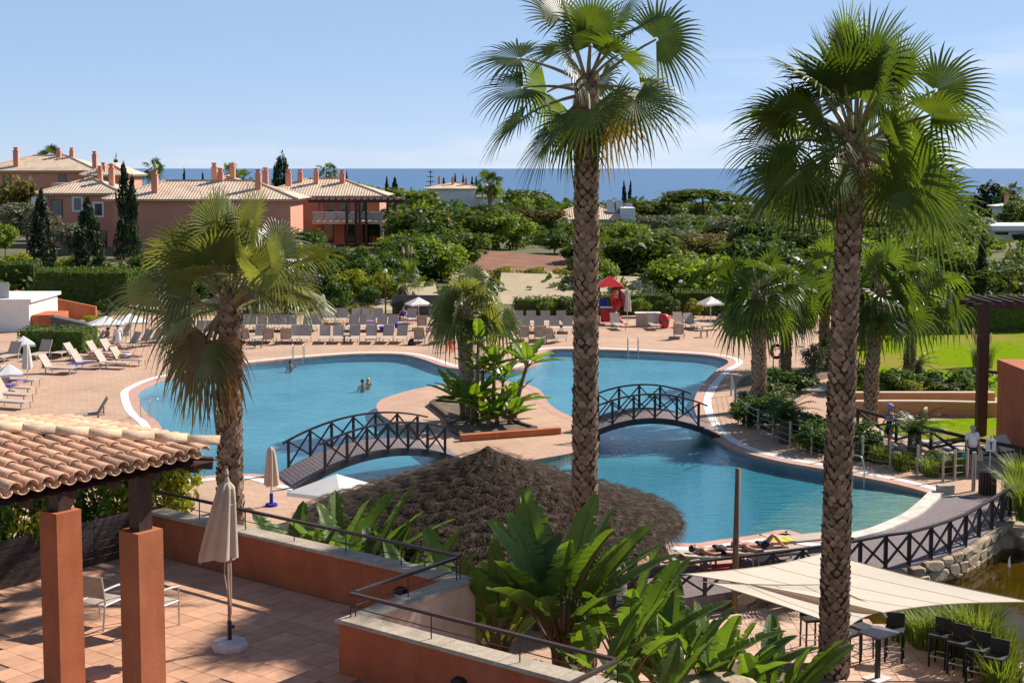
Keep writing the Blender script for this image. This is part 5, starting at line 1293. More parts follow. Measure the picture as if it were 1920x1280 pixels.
hedge('dark hedge behind the white open parasol on the right', P(1262, 588), P(1400, 590), 2.2, 1.7, 7, leaf=.24, dens=26)
def shrub(label, px, py, w, h, seed, kind='bush', z=0.0, group='shrubs', name='shrub', Y=None):
    q = P(px, py, z) if Y is None else D(px, py, Y); r = random.Random(seed); t = thing(name, label, 'shrub', q, r.uniform(0, 6), group)
    mb = MB(); mb.tube([(0, 0, 0), (0, 0, h*.6)], [.05, .03], 5); part('stem', mb, m_bark, t, local=True)
    piece('crown', r.choice(CR[kind]), t, (0, 0, h*.47), (0, 0, 0), (w*1.12, w*1.12, h*1.06)); return t
SH = [('clipped round shrub just left of the tallest palm trunk', 1530, 846, 2.0, 1.35, 'bush'), ('clipped round shrub right of the tallest palm trunk', 1622, 858, 1.7, 1.5, 'bush'), ('dark shrub in front of the stocky palm', 1400, 775, 1.6, 1.0, 'bush'),
      ('broad shrub at the foot of the slim palm', 1495, 735, 2.6, 1.3, 'bush'), ('dark broad shrub left of the slim palm foot', 1450, 735, 2.2, 1.3, 'bush'), ('flowering pale shrub beside the garden path', 1527, 700, 1.6, 1.9, 'olive'),
      ('rounded shrub on the upper bed left of the lawn palm', 1675, 738, 2.2, 1.4, 'bush'), ('bright low shrub on the upper bed under the lawn palm', 1705, 742, 1.6, .9, 'yel'), ('wide low shrub right of the lawn palm', 1755, 735, 2.6, 1.1, 'bush'), ('wide dark shrub on the upper bed by the dark post', 1815, 738, 3.0, 1.4, 'bush'), ('rounded shrub above the lower orange wall', 1775, 745, 2.0, .9, 'pine'),
      ('spreading shrub in the bed just inside the wire fence bend', 1410, 800, 2.0, 1.2, 'bush'), ('dark shrub in the bed between the two nearest cycads', 1505, 820, 2.2, 1.3, 'bush'), ('leafy shrub on the bed behind the left cycad', 1450, 800, 2.2, 1.4, 'bush'), ('green shrub right of the stocky palm foot', 1450, 755, 2.2, 1.1, 'pine'), ('low shrub along the fence left of the walking person in white', 1760, 880, 1.3, .8, 'pine'), ('tall shrub behind the path left of the orange walls', 1590, 735, 1.8, 1.7, 'bush'), ('leafy shrub at the lawn corner behind the slim palm', 1560, 690, 2.4, 1.9, 'bush'),
      ('bright yellow shrub at the hedge end behind the tallest palm', 1618, 655, 1.6, 1.7, 'yel'), ('small shrub between path and fence near the stocky palm', 1395, 795, 1.2, .9, 'pine'), ('dark low shrub near the first fence posts', 1445, 770, 1.8, .9, 'bush')]
for i, (lab, px, py, w, h, k) in enumerate(SH): shrub(lab, px, py, w, h, 500+i, k, group='shrubs in the right-hand garden')
BK = [(565, 420, 132, 75, 'bush', 'leafy bush rising in front of the house, left of the balcony'), (600, 440, 128, 70, 'bush', 'glossy bush below the house balcony'), (640, 455, 126, 75, 'bush', 'glossy round bush under the balcony posts'), (680, 462, 124, 70, 'bush', 'dark bush in front of the pergola steps'),
      (725, 462, 122, 60, 'bush', 'dark bush at the foot of the pergola'), (595, 470, 120, 80, 'bush', 'dark bush below the glossy ones'), (665, 485, 117, 90, 'bush', 'spreading bush above the yellow shrubs'), (630, 525, 110, 60, 'bush', 'leafy bush right of the closed white parasol'), (655, 500, 114, 70, 'yel', 'yellow green shrub left on the sandy bank'), (710, 505, 113, 80, 'yel', 'wide yellow green shrub on top of the sandy bank'), (690, 530, 110, 45, 'bush', 'small dark shrub on the sandy bank'),
      (850, 455, 150, 60, 'yel', 'yellow green shrub beside the red soil'), (940, 497, 122, 60, 'yel', 'yellow grass shrub on the dry bank'), (1000, 498, 122, 70, 'yel', 'long yellow grass shrub along the dry bank'), (1055, 500, 121, 50, 'yel', 'yellow grass shrub next to the central palm'), (870, 470, 140, 50, 'olive', 'pale shrub in front of the soil field'),
      (265, 470, 126, 60, 'bush', 'dark bush at the foot of the tallest cypress'), (440, 455, 132, 90, 'bush', 'green bush against the blank orange wall'), (500, 445, 134, 80, 'bush', 'green bush left of the timber screen of the house'), (545, 465, 122, 80, 'bush', 'broad bush below the timber screen'), (400, 500, 118, 90, 'brown', 'brownish bush behind the shaggy palm trunk'), (620, 490, 116, 80, 'bush', 'dark bush low in the clump under the balcony'), (700, 480, 119, 80, 'bush', 'dark bush low in the clump near the pergola'), (745, 480, 122, 60, 'bush', 'round bush at the right end of the clump'), (815, 470, 130, 80, 'light', 'pale bush between the round bush and the red soil'), (565, 500, 114, 80, 'olive', 'greyish bush above the far loungers'),
      (300, 505, 122, 90, 'bush', 'shrub mass behind the shaggy left palm'), (200, 560, 106, 40, 'bush', 'green shrub at the right end of the left hedge'), (175, 590, 98, 45, 'yel', 'yellow green shrub beside the white parasols at left'), (130, 475, 128, 50, 'yel', 'low yellow shrub between the cypresses'), (25, 470, 120, 70, 'yel', 'low yellow shrub on top of the left hedge'), (360, 520, 112, 90, 'bush', 'dark shrub behind the left palm crown'), (480, 540, 108, 80, 'olive', 'greyish shrub behind the far loungers at left'), (540, 545, 107, 60, 'bush', 'shrub behind the far loungers, left of the white parasol')]
for i, (px, yt, Y, w, k, lab) in enumerate(BK): tree(lab, px, yt, Y, w, k, 600+i, .0, None, group='bushes behind the deck', name='bush', cat='bush')
for i, (px, py, h, k) in enumerate(((640, 592, 1.5, 'bush'), (665, 594, 1.1, 'yel'), (690, 594, 1.0, 'yel'), (750, 590, 1.2, 'bush'), (1025, 594, 1.4, 'light'), (1060, 594, 1.6, 'bush'), (1200, 594, 1.6, 'light'), (1250, 594, 1.7, 'bush'), (1300, 594, 1.5, 'yel'), (1350, 600, 1.8, 'bush'), (1390, 606, 1.6, 'bush'))):
    shrub('%s small shrub from the left along the far edge of the deck' % ORD[i], px, py, h*1.2, h, 700+i, k, group='small shrubs along the far deck edge')
# plants behind the plank fence
for i, (a, b, h, k) in enumerate(((.6, 1.2, 2.5, 'bush'), (.6, .2, 2.1, 'yel'), (.6, 2.6, 2.4, 'yel'), (.6, -.9, 2.3, 'bush'), (.7, 3.6, 2.3, 'yel'))):
    w = tw(fx+.25+a, b, ZT-.3); t = thing('fence_shrub', ['dark glossy shrub behind the plank fence', 'yellow green shrub behind the plank fence, second from the left', 'yellow green shrub behind the plank fence between the pillars', 'dark shrub behind the plank fence at the photo edge', 'bright shrub behind the plank fence end beside the right pillar'][i], 'shrub', w, 0, 'shrubs behind the plank fence')
    mb = MB(); mb.tube([(0, 0, 0), (0, 0, h*.6)], [.04, .02], 5); part('stem', mb, m_bark, t, local=True); piece('crown', CR_NEAR[k] if 'CR_NEAR' in globals() else CR[k][i % 2], t, (0, 0, h*.5), (0, 0, i), (1.9, 1.9, h*1.15))
mb = MB(); mb.obox(tw(fx+.16, -5, .1), A1*2.5, A2*(dA+6), UP*(ZT-.95)); struct('fence_planting_bed', mb, m_bed)
# ------------------------------------------------------------------ houses
def tiledroof():
    m = mat('ribbed_roof_tile', (.60, .44, .31), (.70, .54, .40), scale=1.6, rough=.9, detail=6, patch=(.50, .36, .26), pscale=.6)
    nt = m.node_tree; N = nt.nodes; K = nt.links.new; b = N['Principled BSDF']; geo = N.new('ShaderNodeNewGeometry'); wv = N.new('ShaderNodeTexWave'); wv.bands_direction = 'X'; wv.inputs['Scale'].default_value = .95
    wv.inputs['Distortion'].default_value = .3; K(geo.outputs['Position'], wv.inputs['Vector']); bp = N.new('ShaderNodeBump'); bp.inputs['Strength'].default_value = .6; bp.inputs['Distance'].default_value = .08; K(wv.outputs['Fac'], bp.inputs['Height']); K(bp.outputs['Normal'], b.inputs['Normal']); return m
m_rib = tiledroof()
def chimney(par_, c, z0, z1, w=.75):
    mb = MB(); mb.box((c[0], c[1], (z0+z1)/2), (w, w, z1-z0)); o = part('chimney', mb, m_terra_far, par_)
    mb = MB(); mb.box((c[0], c[1], z1+.06), (w*1.15, w*1.15, .12)); mb.box((c[0], c[1], z1+.3), (w*.7, w*.7, .36)); mb.box((c[0], c[1], z1+.52), (w*.95, w*.95, .1)); part('chimney_cap', mb, m_terra_far, o if False else par_)
def house(label, o, W, Dp, H, rise, ov=.7, wins=(), chims=(), wall=None, roofm=None, ang=0.0, flat=False):
    wall = wall or m_terra_far; roofm = roofm or m_rib; u = Vector((math.cos(ang), math.sin(ang), 0)); v = Vector((-u.y, u.x, 0)); o = Vector(o)
    t = thing('house', label, 'house', o+u*W/2)
    mb = MB(); mb.obox(o, u*W, v*Dp, UP*H); part('wall', mb, wall, t)
    z = o.z+H; e = lambda a, b, zz: Vector((o.x, o.y, 0))+u*a+v*b+UP*zz
    if not flat:
        mb = MB(); mb.obox(e(-ov*.75, -ov*.75, z-.16), u*(W+1.5*ov), v*(Dp+1.5*ov), UP*.2); part('eave_board', mb, m_cream, t)
        rr = min(W, Dp)/2+ov; A_ = [e(-ov, -ov, z+.05), e(W+ov, -ov, z+.05), e(W+ov, Dp+ov, z+.05), e(-ov, Dp+ov, z+.05)]
        if W >= Dp: r0, r1 = e(-ov+rr, Dp/2, z+rise), e(W+ov-rr, Dp/2, z+rise)
        else: r0 = r1 = None
        if r0 is None: r0, r1 = e(W/2, -ov+rr, z+rise), e(W/2, Dp+ov-rr, z+rise); fs = [(0, 1, 4), (1, 2, 5, 4), (2, 3, 5), (3, 0, 4, 5)]
        else: fs = [(0, 1, 5, 4), (1, 2, 5), (2, 3, 4, 5), (3, 0, 4)]
        mb = MB(); mb.add(A_+[r0, r1], fs+[(3, 2, 1, 0)]); rf = part('roof', mb, roofm, t)
        for p_, q_ in ((A_[0], r0), (A_[1], r1 if W >= Dp else r0), (r0, r1)):
            mb = MB(); mb.tube([p_+UP*.03, q_+UP*.03], .13, 5); part('ridge_cap', mb, m_roof_far, rf)
    for (x, zz, w, h, fr) in wins:
        c = e(x, -.02, o.z+zz); mb = MB()
        if fr: mb.obox(c-u*(w/2+.22)-v*.05-UP*(h/2+.22), u*(w+.44), v*.1, UP*(h+.44)); f_ = part('window', mb, m_whitewall, t)
        else: mb.obox(c-u*(w/2+.06)-v*.03-UP*(h/2+.06), u*(w+.12), v*.06, UP*(h+.12)); f_ = part('window', mb, m_darkwood, t)
        mb = MB(); mb.obox(c-u*w/2-v*.065-UP*h/2, u*w, v*.03, UP*h); part('pane', mb, m_farglass, f_)
    for (x, b, z0, z1, w) in chims: q = e(x, b, 0); chimney(t, (q.x, q.y), z0, z1, w)
    return t
def hx(px, Y): return (px-960)/2667*Y
H2 = house('long orange house with a wide pale tiled roof behind the left palm', (hx(212, 150), 150, 1.6), hx(545, 150)-hx(212, 150), 9, 6.1, 1.9, ov=.9, chims=((4.2, 1.2, 7.6, 10.2, .62), (10.5, 4.5, 9, 10.4, .58), (15.0, 2.2, 8.5, 10.3, .58), (17.8, 5, 9, 10.3, .58)))
H2b = house('raised middle block of the long orange house with two chimneys', (hx(352, 155), 155, 1.6), hx(478, 155)-hx(352, 155), 9, 6.9, 1.6, ov=.8, wins=((1.8, 5.6, .8, 1.2, True), (5.4, 5.6, .8, 1.2, True)), chims=((2.6, 2.0, 9, 11.0, .6), (4.4, 3.0, 9, 11.0, .55)))
H1b = house('low cream terrace block between the orange wing and the far left house', (hx(98, 170), 170, 1.6), hx(182, 170)-hx(98, 170), 4, 7.6, .1, wall=m_cream, flat=True)
H1 = house('orange house wing with white framed windows left of the cypress', (hx(86, 158), 158, 1.6), hx(222, 158)-hx(86, 158), 8, 6.6, 1.7, ov=.8, wins=((3.6, 5.4, .8, 1.3, True), (5.9, 4.8, .8, 1.3, True), (1.3, 4.9, 1.1, 1.9, False), (6.2, 1.5, 1.0, 1.8, False)), chims=((6.6, 3, 8.6, 10.9, .58), (5.0, 4, 8.6, 10.7, .52)))
mb = MB(); mb.obox(Vector((hx(60, 157), 157, 1.6)), Vector((hx(86, 157)-hx(60, 157), 0, 0)), Vector((0, 5, 0)), UP*6.2); solid('white_wall_block', mb, m_whitewall, 'narrow white wall block at the left end of the orange wing', 'wall', (hx(72, 157), 157, 1.6))
H4 = house('far left orange house with several chimneys on its pale roof', (hx(-30, 205), 205, 2.0), hx(178, 205)-hx(-30, 205), 11, 8.6, 2.2, ov=.9, wins=((3.5, 7.2, 1, 1.6, False), (11.5, 7.2, 1, 1.6, False)), chims=((4.6, 1, 11, 13.4, .7), (9.5, 5, 12, 13.3, .6), (11.4, 5, 12, 13.4, .6)))
H5 = house('smaller orange house with pergola between the far left house and the cypress', (hx(165, 200), 200, 2.0), 5.4, 9, 8.0, 1.6, ov=.8, wins=((1.2, 6.8, .9, 1.5, False), (3.0, 6.8, .9, 1.5, False)), chims=((.6, 2, 10, 12.8, .6), (2.2, 0.6, 9, 11.2, .6)))
H3 = house('orange house with glazed balconies and a dark timber pergola', (hx(488, 168), 168, 2.0), hx(712, 168)-hx(488, 168), 10, 5.7, 2.0, ov=.9, wins=((8.2, 4.2, 1.1, 2.0, False), (10.0, 4.2, 1.1, 2.0, False), (12.0, 4.2, 1.0, 2.0, False), (8.0, 1.3, 1.2, 2.1, False), (10.6, 1.3, 1.2, 2.1, False), (12.6, 1.3, 1.0, 2.1, False)),
           chims=((.6, .6, 7.2, 10.5, .62), (4.2, 4, 9, 10.3, .58), (6.2, 3.4, 9, 10.4, .55), (9.3, 3.6, 9, 10.2, .6)))
# balcony and pergola as parts of that house
def pb(nm, a, b, w, h, m): mb = MB(); mb.beam(a, b, w, h); part(nm, mb, m, H3)
x0, x1, yb = hx(590, 166), hx(758, 166), 163.2
mb = MB(); mb.obox(Vector((x0, yb+.8, 4.55)), Vector((x1-x0-2.2, 0, 0)), Vector((0, 4.1, 0)), UP*.35); part('balcony_slab', mb, m_cream, H3)
mb = MB(); mb.obox(Vector((x1-2.6, yb+.8, 2.0)), Vector((.35, 0, 0)), Vector((0, 3.9, 0)), UP*2.5); part('balcony_wall', mb, m_cream, H3)
for k in range(6):
    xa = x0+k*(x1-x0-2.2)/6; mb = MB(); mb.obox(Vector((xa+.05, yb+.85, 4.98)), Vector(((x1-x0-2.2)/6-.1, 0, 0)), Vector((0, .03, 0)), UP*.92); part('balcony_glass', mb, m_balglass, H3)
pb('balcony_rail', Vector((x0, yb+.86, 5.95)), Vector((x1-2.2, yb+.86, 5.95)), .08, .06, m_steel)
for k, px in enumerate((652, 669, 676, 688, 728, 742, 758)):
    xx = hx(px, 164); pb('pergola_post', Vector((xx, yb, 1.9)), Vector((xx, yb, 7.15)), .28, .28, m_darkwood)
for k, (px, zz) in enumerate(((596, 5.0), (612, 5.0), (628, 5.0), (640, 5.0))): pb('shutter', Vector((hx(px, 167.9), 167.9, zz)), Vector((hx(px, 167.9), 167.9, zz+2.1)), .35, .06, m_cream)
for k in range(3): pb('pergola_beam', Vector((x0-.3, yb+k*1.6, 7.2)), Vector((x1+.3, yb+k*1.6, 7.2)), .2, .3, m_darkwood)
for k in range(15): xx = x0+k*(x1-x0)/14; pb('pergola_slat', Vector((xx, yb-.5, 7.45)), Vector((xx, yb+4.2, 7.45)), .12, .18, m_darkwood)
for k, px in enumerate((500, 520, 540)): xx = hx(px, 167); pb('screen_post', Vector((xx, 166.4, 2.0)), Vector((xx, 166.4, 7.3)), .25, .25, m_darkwood)
pb('screen_beam', Vector((hx(492, 167), 166.4, 7.4)), Vector((hx(556, 167), 166.4, 7.4)), .2, .25, m_darkwood)
# villas deeper in the wood
V1 = house('low pale villa roof with small chimneys among the woods', (hx(802, 262), 262, -2.0), hx(905, 262)-hx(802, 262), 9, 9.2, 1.0, wall=m_whitewall, roofm=m_roof_far, chims=((2, 3, 8, 8.9, .5), (4.5, 3, 8, 8.8, .5), (7, 3, 8, 8.7, .5)))
V1b = house('pale villa wing right of the low villa roof', (hx(900, 258), 258, -2.0), hx(940, 258)-hx(900, 258), 8, 7.8, .8, wall=m_whitewall, roofm=m_roof_far)
V2 = house('pale roofed villa with solar panels behind the central palm trunk', (hx(1032, 205), 205, 0.0), hx(1182, 205)-hx(1032, 205), 11, 3.6, 2.4, wall=m_whitewall, roofm=m_rib)
for i in range(6):
    x = hx(1140+18*(i % 3), 205); y = 206.2+2.0*(i//3); mb = MB(); z = 4.6+.8*(i//3)-.35*(i % 3 == 2); mb.add([(x, y, z), (x+1.1, y, z), (x+1.1, y+1.5, z+.8), (x, y+1.5, z+.8), (x, y, z-.1), (x+1.1, y, z-.1), (x+1.1, y+1.5, z+.7), (x, y+1.5, z+.7)], [(0, 1, 2, 3), (7, 6, 5, 4), (0, 4, 5, 1), (1, 5, 6, 2), (3, 2, 6, 7), (0, 3, 7, 4)]); part('solar_panel', mb, m_slate, V2)
mb = MB(); mb.obox(Vector((hx(1165, 204), 204, 0)), Vector((2.0, 0, 0)), Vector((0, 8, 0)), UP*5.3); part('gable_wall', mb, m_whitewall, V2)
vz = lambda y: D(1880, y, 175).z
vil = thing('modern_villa', 'white flat roofed modern villa at the right photo edge', 'house', (hx(1890, 175), 175, 0))
mb = MB(); mb.obox(Vector((hx(1862, 175), 175, 0)), Vector((9, 0, 0)), Vector((0, 9, 0)), UP*(vz(432))); part('wall', mb, m_whitewall, vil)
mb = MB(); mb.obox(Vector((hx(1860, 175)-.2, 174.2, vz(432))), Vector((10, 0, 0)), Vector((0, 10, 0)), UP*.6); part('roof_slab', mb, m_whitewall, vil)
mb = MB(); mb.obox(Vector((hx(1855, 175), 172.8, vz(472))), Vector((10, 0, 0)), Vector((0, 3, 0)), UP*.55); part('terrace_slab', mb, m_whitewall, vil)
mb = MB(); mb.obox(Vector((hx(1898, 175), 174.9, vz(462))), Vector((5, 0, 0)), Vector((0, .08, 0)), UP*1.5); part('window', mb, m_farglass, vil)
mb = MB(); mb.obox(Vector((hx(1866, 175), 174.9, vz(440))), Vector((1.6, 0, 0)), Vector((0, .08, 0)), UP*.3); part('window', mb, m_farglass, vil)
sw = house('small white house with a chimney on the right skyline', (hx(1880, 215), 215, -1), 4, 5, 6.2, .5, wall=m_whitewall, roofm=m_whitewall, chims=((.8, 1, 5.5, 6.8, .5),))
# white building and ramp at the left edge
wb = thing('white_building', 'white flat building with a glass panel at the left photo edge', 'building', P(20, 622))
y0 = P(20, 622).y
mb = MB(); mb.obox(Vector((hx(-60, y0), y0, 0)), Vector((hx(50, y0)-hx(-60, y0), 0, 0)), Vector((0, 6, 0)), UP*2.0); part('wall', mb, m_whitewall, wb)
mb = MB(); mb.obox(Vector((hx(-60, y0), y0-.2, 2.0)), Vector((hx(56, y0)-hx(-60, y0), 0, 0)), Vector((0, 6.4, 0)), UP*.22); part('roof_slab', mb, m_whitewall, wb)
mb = MB(); mb.obox(Vector((hx(-40, y0), y0+.5, 2.22)), Vector((hx(8, y0)-hx(-40, y0), 0, 0)), Vector((0, .04, 0)), UP*1.1); part('glass_panel', mb, m_balglass, wb)
mb = MB(); mb.obox(Vector((hx(52, y0), y0+.3, 0)), Vector((hx(95, y0)-hx(52, y0), 0, 0)), Vector((0, 3, 0)), UP*1.1); solid('orange_wall_block', mb, m_terra, 'bright orange wall block beside the white building', 'wall', (hx(73, y0), y0, 0))
mb = MB(); a = Vector((hx(20, 102), 102.5, 0)); mb.add([a, a+Vector((5.5, 1, 0)), a+Vector((5.5, 1, .9)), a+Vector((0, 0, 2.2)), a+Vector((0, .3, 0)), a+Vector((5.5, 1.3, 0)), a+Vector((5.5, 1.3, .9)), a+Vector((0, .3, 2.2))], [(0, 1, 2, 3), (7, 6, 5, 4), (3, 2, 6, 7), (1, 5, 6, 2), (0, 3, 7, 4)])
solid('sloping_orange_wall', mb, m_terra, 'sloping orange wall descending below the left hedge', 'wall', a)
mb = MB(); a = P(96, 622); mb.add([a, a+Vector((2.3, .2, 0)), a+Vector((2.3, .2, .5)), a+Vector((0, 0, 1.05)), a+Vector((0, 1, 0)), a+Vector((2.3, 1.2, 0)), a+Vector((2.3, 1.2, .5)), a+Vector((0, 1, 1.05))], [(0, 1, 2, 3), (3, 2, 6, 7), (1, 5, 6, 2), (0, 3, 7, 4), (7, 6, 5, 4)]); solid('grey_ramp_wall', mb, m_shade, 'dark grey sloping ramp wall right of the orange block', 'wall', a)
# ------------------------------------------------------------------ orange building and pergola at the right edge
rb = thing('orange_pavilion', 'orange rendered pavilion with glass balustrade at the right photo edge', 'building', P(1905, 866)); yb = P(1880, 866).y
mb = MB(); X0 = hx(1879, yb+3.0); mb.obox(Vector((X0, yb, 0)), Vector((.45, 0, 0)), Vector((0, 3.0, 0)), UP*3.0); part('side_wall', mb, m_terra, rb)
mb = MB(); mb.obox(Vector((X0+.455, yb+2.5, 0)), Vector((8, 0, 0)), Vector((0, .5, 0)), UP*3.0); part('back_wall', mb, m_terra, rb)
mb = MB(); mb.obox(Vector((X0-.03, yb-.03, 3.002)), Vector((9, 0, 0)), Vector((0, 3.06, 0)), UP*.48); part('roof_slab', mb, m_terra, rb)
mb = MB(); mb.obox(Vector((X0+.1, yb+.12, 3.485)), Vector((8, 0, 0)), Vector((0, .03, 0)), UP*.92); part('glass_panel', mb, m_glass, rb)
mb = MB(); mb.beam(Vector((X0+.1, yb+.13, 4.44)), Vector((X0+8, yb+.13, 4.44)), .06, .04); part('glass_rail', mb, m_darkwood, rb)
pg = thing('timber_pergola', 'tall dark timber pergola post and beams at the right photo edge', 'pergola', P(1848, 818)); yp = P(1848, 818).y; xp = hx(1848, yp)
zt = D(1848, 578, yp).z
mb = MB(); mb.box((xp, yp, zt/2), (.34, .34, zt)); part('post', mb, m_darkwood, pg)
mb = MB(); mb.box((xp+.24, yp+.1, zt/2), (.10, .2, zt-.05)); part('post', mb, m_darkwood, pg)
for k in range(3): mb = MB(); mb.beam(Vector((xp-.45, yp-.15+k*.9, zt+.1)), Vector((xp+7, yp-.15+k*.9, zt+.1)), .12, .22); part('beam', mb, m_darkwood, pg)
for k in range(10): mb = MB(); mb.beam(Vector((xp+.1+k*.45, yp-.6, zt+.27)), Vector((xp+.1+k*.45, yp+2.6, zt+.27)), .08, .12); part('slat', mb, m_darkwood, pg)
mb = MB(); mb.beam(Vector((xp, yp, 2.72)), Vector((xp+2, yp-2, 2.72)), .10, .12); part('tie_beam', mb, m_darkwood, pg)
# low orange retaining walls
def lowwall(label, px0, px1, Y, h, capw=.3, curve=0.0):
    a = Vector((hx(px0, Y), Y, 0)); b = Vector((hx(px1, Y), Y-curve, 0)); t = thing('retaining_wall', label, 'wall', a.lerp(b, .5)); n = 10; prev = None; mb = MB(); cp = MB()
    for i in range(n):
        p = a.lerp(b, i/n); q = a.lerp(b, (i+1)/n); p.y += math.sin(i/n*3.14)*curve*.6; q.y += math.sin((i+1)/n*3.14)*curve*.6
        mb.obox(p, q-p, Vector((0, .25, 0)), UP*h); cp.obox(p+Vector((0, -.04, h+.002)), q-p, Vector((0, .34, 0)), UP*.06)
    part('wall_face', mb, m_terraw, t); part('coping', cp, m_cream, t)
m_terraw = mat('ochre_render', (.46, .235, .11), (.54, .29, .14), scale=2.2, rough=.9, bump=.15, detail=7)
lowwall('upper low orange garden wall below the shrubs', 1600, 1875, 65.2, .60)
lowwall('lower low orange garden wall with pale coping above the small lawn', 1606, 1875, 62.6, .62, curve=.4)
# ------------------------------------------------------------------ thatched hut
hc = D(915, 985, 37.2); hc.z = 0; RT, ZR, ZA = 5.15, 1.72, 3.62
hut = thing('thatched_hut', 'round hut with a broad dark heather thatch roof beside the pool', 'hut', hc)
mb = MB(); prof = []
for i in range(13): s_ = i/12; prof.append((RT*s_+.02, ZA-(ZA-ZR)*(s_**.92)))
mb.lathe(prof, 48, hc, cap=False); mb.lathe([(RT, ZR), (RT-.35, ZR-.22), (RT-1.0, ZR-.05)], 48, hc, cap=False); part('roof_cone', mb, m_thatch, hut, smooth=True)
r = np.random.default_rng(6); N_ = 60000; a = r.uniform(0, 2*math.pi, N_); s_ = np.sqrt(r.random(N_))
keep = (np.cos(a-math.atan2(-hc.y, -hc.x)) > -.55); a = a[keep]; s_ = s_[keep]; N_ = len(a)
rr = RT*s_*1.005; z = ZA-(ZA-ZR)*(s_**.92); lay = .10*np.abs(np.sin(s_*30+np.sin(a*7)*.8+np.sin(a*19)*.6))
rad_ = np.stack([np.cos(a), np.sin(a), np.zeros(N_)], 1); tang = np.stack([-np.sin(a), np.cos(a), np.zeros(N_)], 1)
p0 = np.stack([hc.x+rr*np.cos(a), hc.y+rr*np.sin(a), z+lay-.015], 1)
ln = r.uniform(.10, .24, N_)[:, None]; dv = rad_*.92+tang*r.normal(size=(N_, 1))*.45+np.array([0, 0, 1])*(-.28+.30*np.abs(r.normal(size=(N_, 1)))); dv /= np.linalg.norm(dv, axis=1, keepdims=True)
w_ = tang*r.uniform(.006, .013, N_)[:, None]; q = np.stack([p0-w_, p0+w_, p0+dv*ln], 1).reshape(-1, 3)
mb = MB(); mb.v = list(map(tuple, q.tolist())); mb.f = [(3*i, 3*i+1, 3*i+2) for i in range(N_)]; part('heather_twigs', mb, m_thatch, hut, kind='stuff')
n2 = 2600; a = r.uniform(0, 2*math.pi, n2); rg = RT*(1+r.normal(size=n2)*.006); p0 = np.stack([hc.x+rg*np.cos(a), hc.y+rg*np.sin(a), ZR+r.uniform(-.12, .05, n2)], 1)
rad_ = np.stack([np.cos(a), np.sin(a), np.zeros(n2)], 1); tang = np.stack([-np.sin(a), np.cos(a), np.zeros(n2)], 1); dv = rad_*r.uniform(.05, .2, (n2, 1))+np.array([0, 0, -1])*r.uniform(.1, .28, (n2, 1))+tang*r.normal(size=(n2, 1))*.04; w_ = tang*.012
q = np.stack([p0-w_, p0+w_, p0+dv], 1).reshape(-1, 3); mb = MB(); mb.v = list(map(tuple, q.tolist())); mb.f = [(3*i, 3*i+1, 3*i+2) for i in range(n2)]; part('eave_fringe', mb, m_thatch, hut, kind='stuff')
mb = MB(); mb.lathe([(.22, ZA-.10), (.12, ZA-.01), (.04, ZA+.04)], 10, hc); part('apex_cap', mb, m_thatch, hut)
for k in range(8):
    a_ = k*math.pi/4+.3; c = hc+Vector((math.cos(a_), math.sin(a_), 0))*4.2; mb = MB(); mb.tube([c, c+UP*(ZR+.1)], .09, 8); part('post', mb, m_bark, hut)
# ------------------------------------------------------------------ shade sails over the bar
def sail(label, corners, sag, name='shade_sail', inward=.12):
    n = 12; mb = MB(); A, B, C_, D_ = [Vector(c) for c in corners]; ctr = (A+B+C_+D_)/4
    for i in range(n+1):
        for j in range(n+1):
            u, v = i/n, j/n; p = A*(1-u)*(1-v)+B*u*(1-v)+C_*u*v+D_*(1-u)*v
            eu, ev = 4*u*(1-u), 4*v*(1-v)
            pull = inward*(eu*(1-ev)**2+ev*(1-eu)**2); p = p.lerp(ctr, pull); p.z -= sag*eu*ev*.6; mb.v.append(tuple(p))
    m_ = n+1
    for i in range(n):
        for j in range(n): a_ = i*m_+j; mb.f.append((a_, a_+1, a_+m_+1, a_+m_))
    t = thing(name, label, 'shade sail', ctr, 0, 'shade sails over the bar terrace'); o = part('cloth', mb, m_sail, t, smooth=True)
    for (i0, i1) in (([(i, 0) for i in range(m_)], 0), ([(n, j) for j in range(m_)], 0), ([(i, n) for i in range(m_)], 0), ([(0, j) for j in range(m_)], 0)):
        e = MB(); e.tube([Vector(mb.v[i*m_+j])+UP*.004 for i, j in i0], .012, 5); part('edge_rope', e, m_sail, t)
    for i in (3, 6, 9): e = MB(); e.tube([Vector(mb.v[i*m_+j])+UP*.003 for j in range(m_)], .004, 4); part('seam', e, m_sail, t)
    for c in (A, B, C_, D_): e = MB(); e.tube([c, c+(c-ctr).normalized()*.25], .012, 5); part('corner_ring', e, m_steel, t)
sail('large cream shade sail stretched behind the tallest palm towards the pond', (D(1283, 1076, 31.5), D(1548, 1036, 33.8), D(1935, 1128, 30.5), D(1655, 1148, 29.6)), .10)
sail('second cream shade sail tucked under the larger one, lower left', (D(1330, 1092, 31.0), D(1560, 1095, 31.2), D(1662, 1143, 29.9), D(1586, 1178, 28.9)), .12, inward=.08)
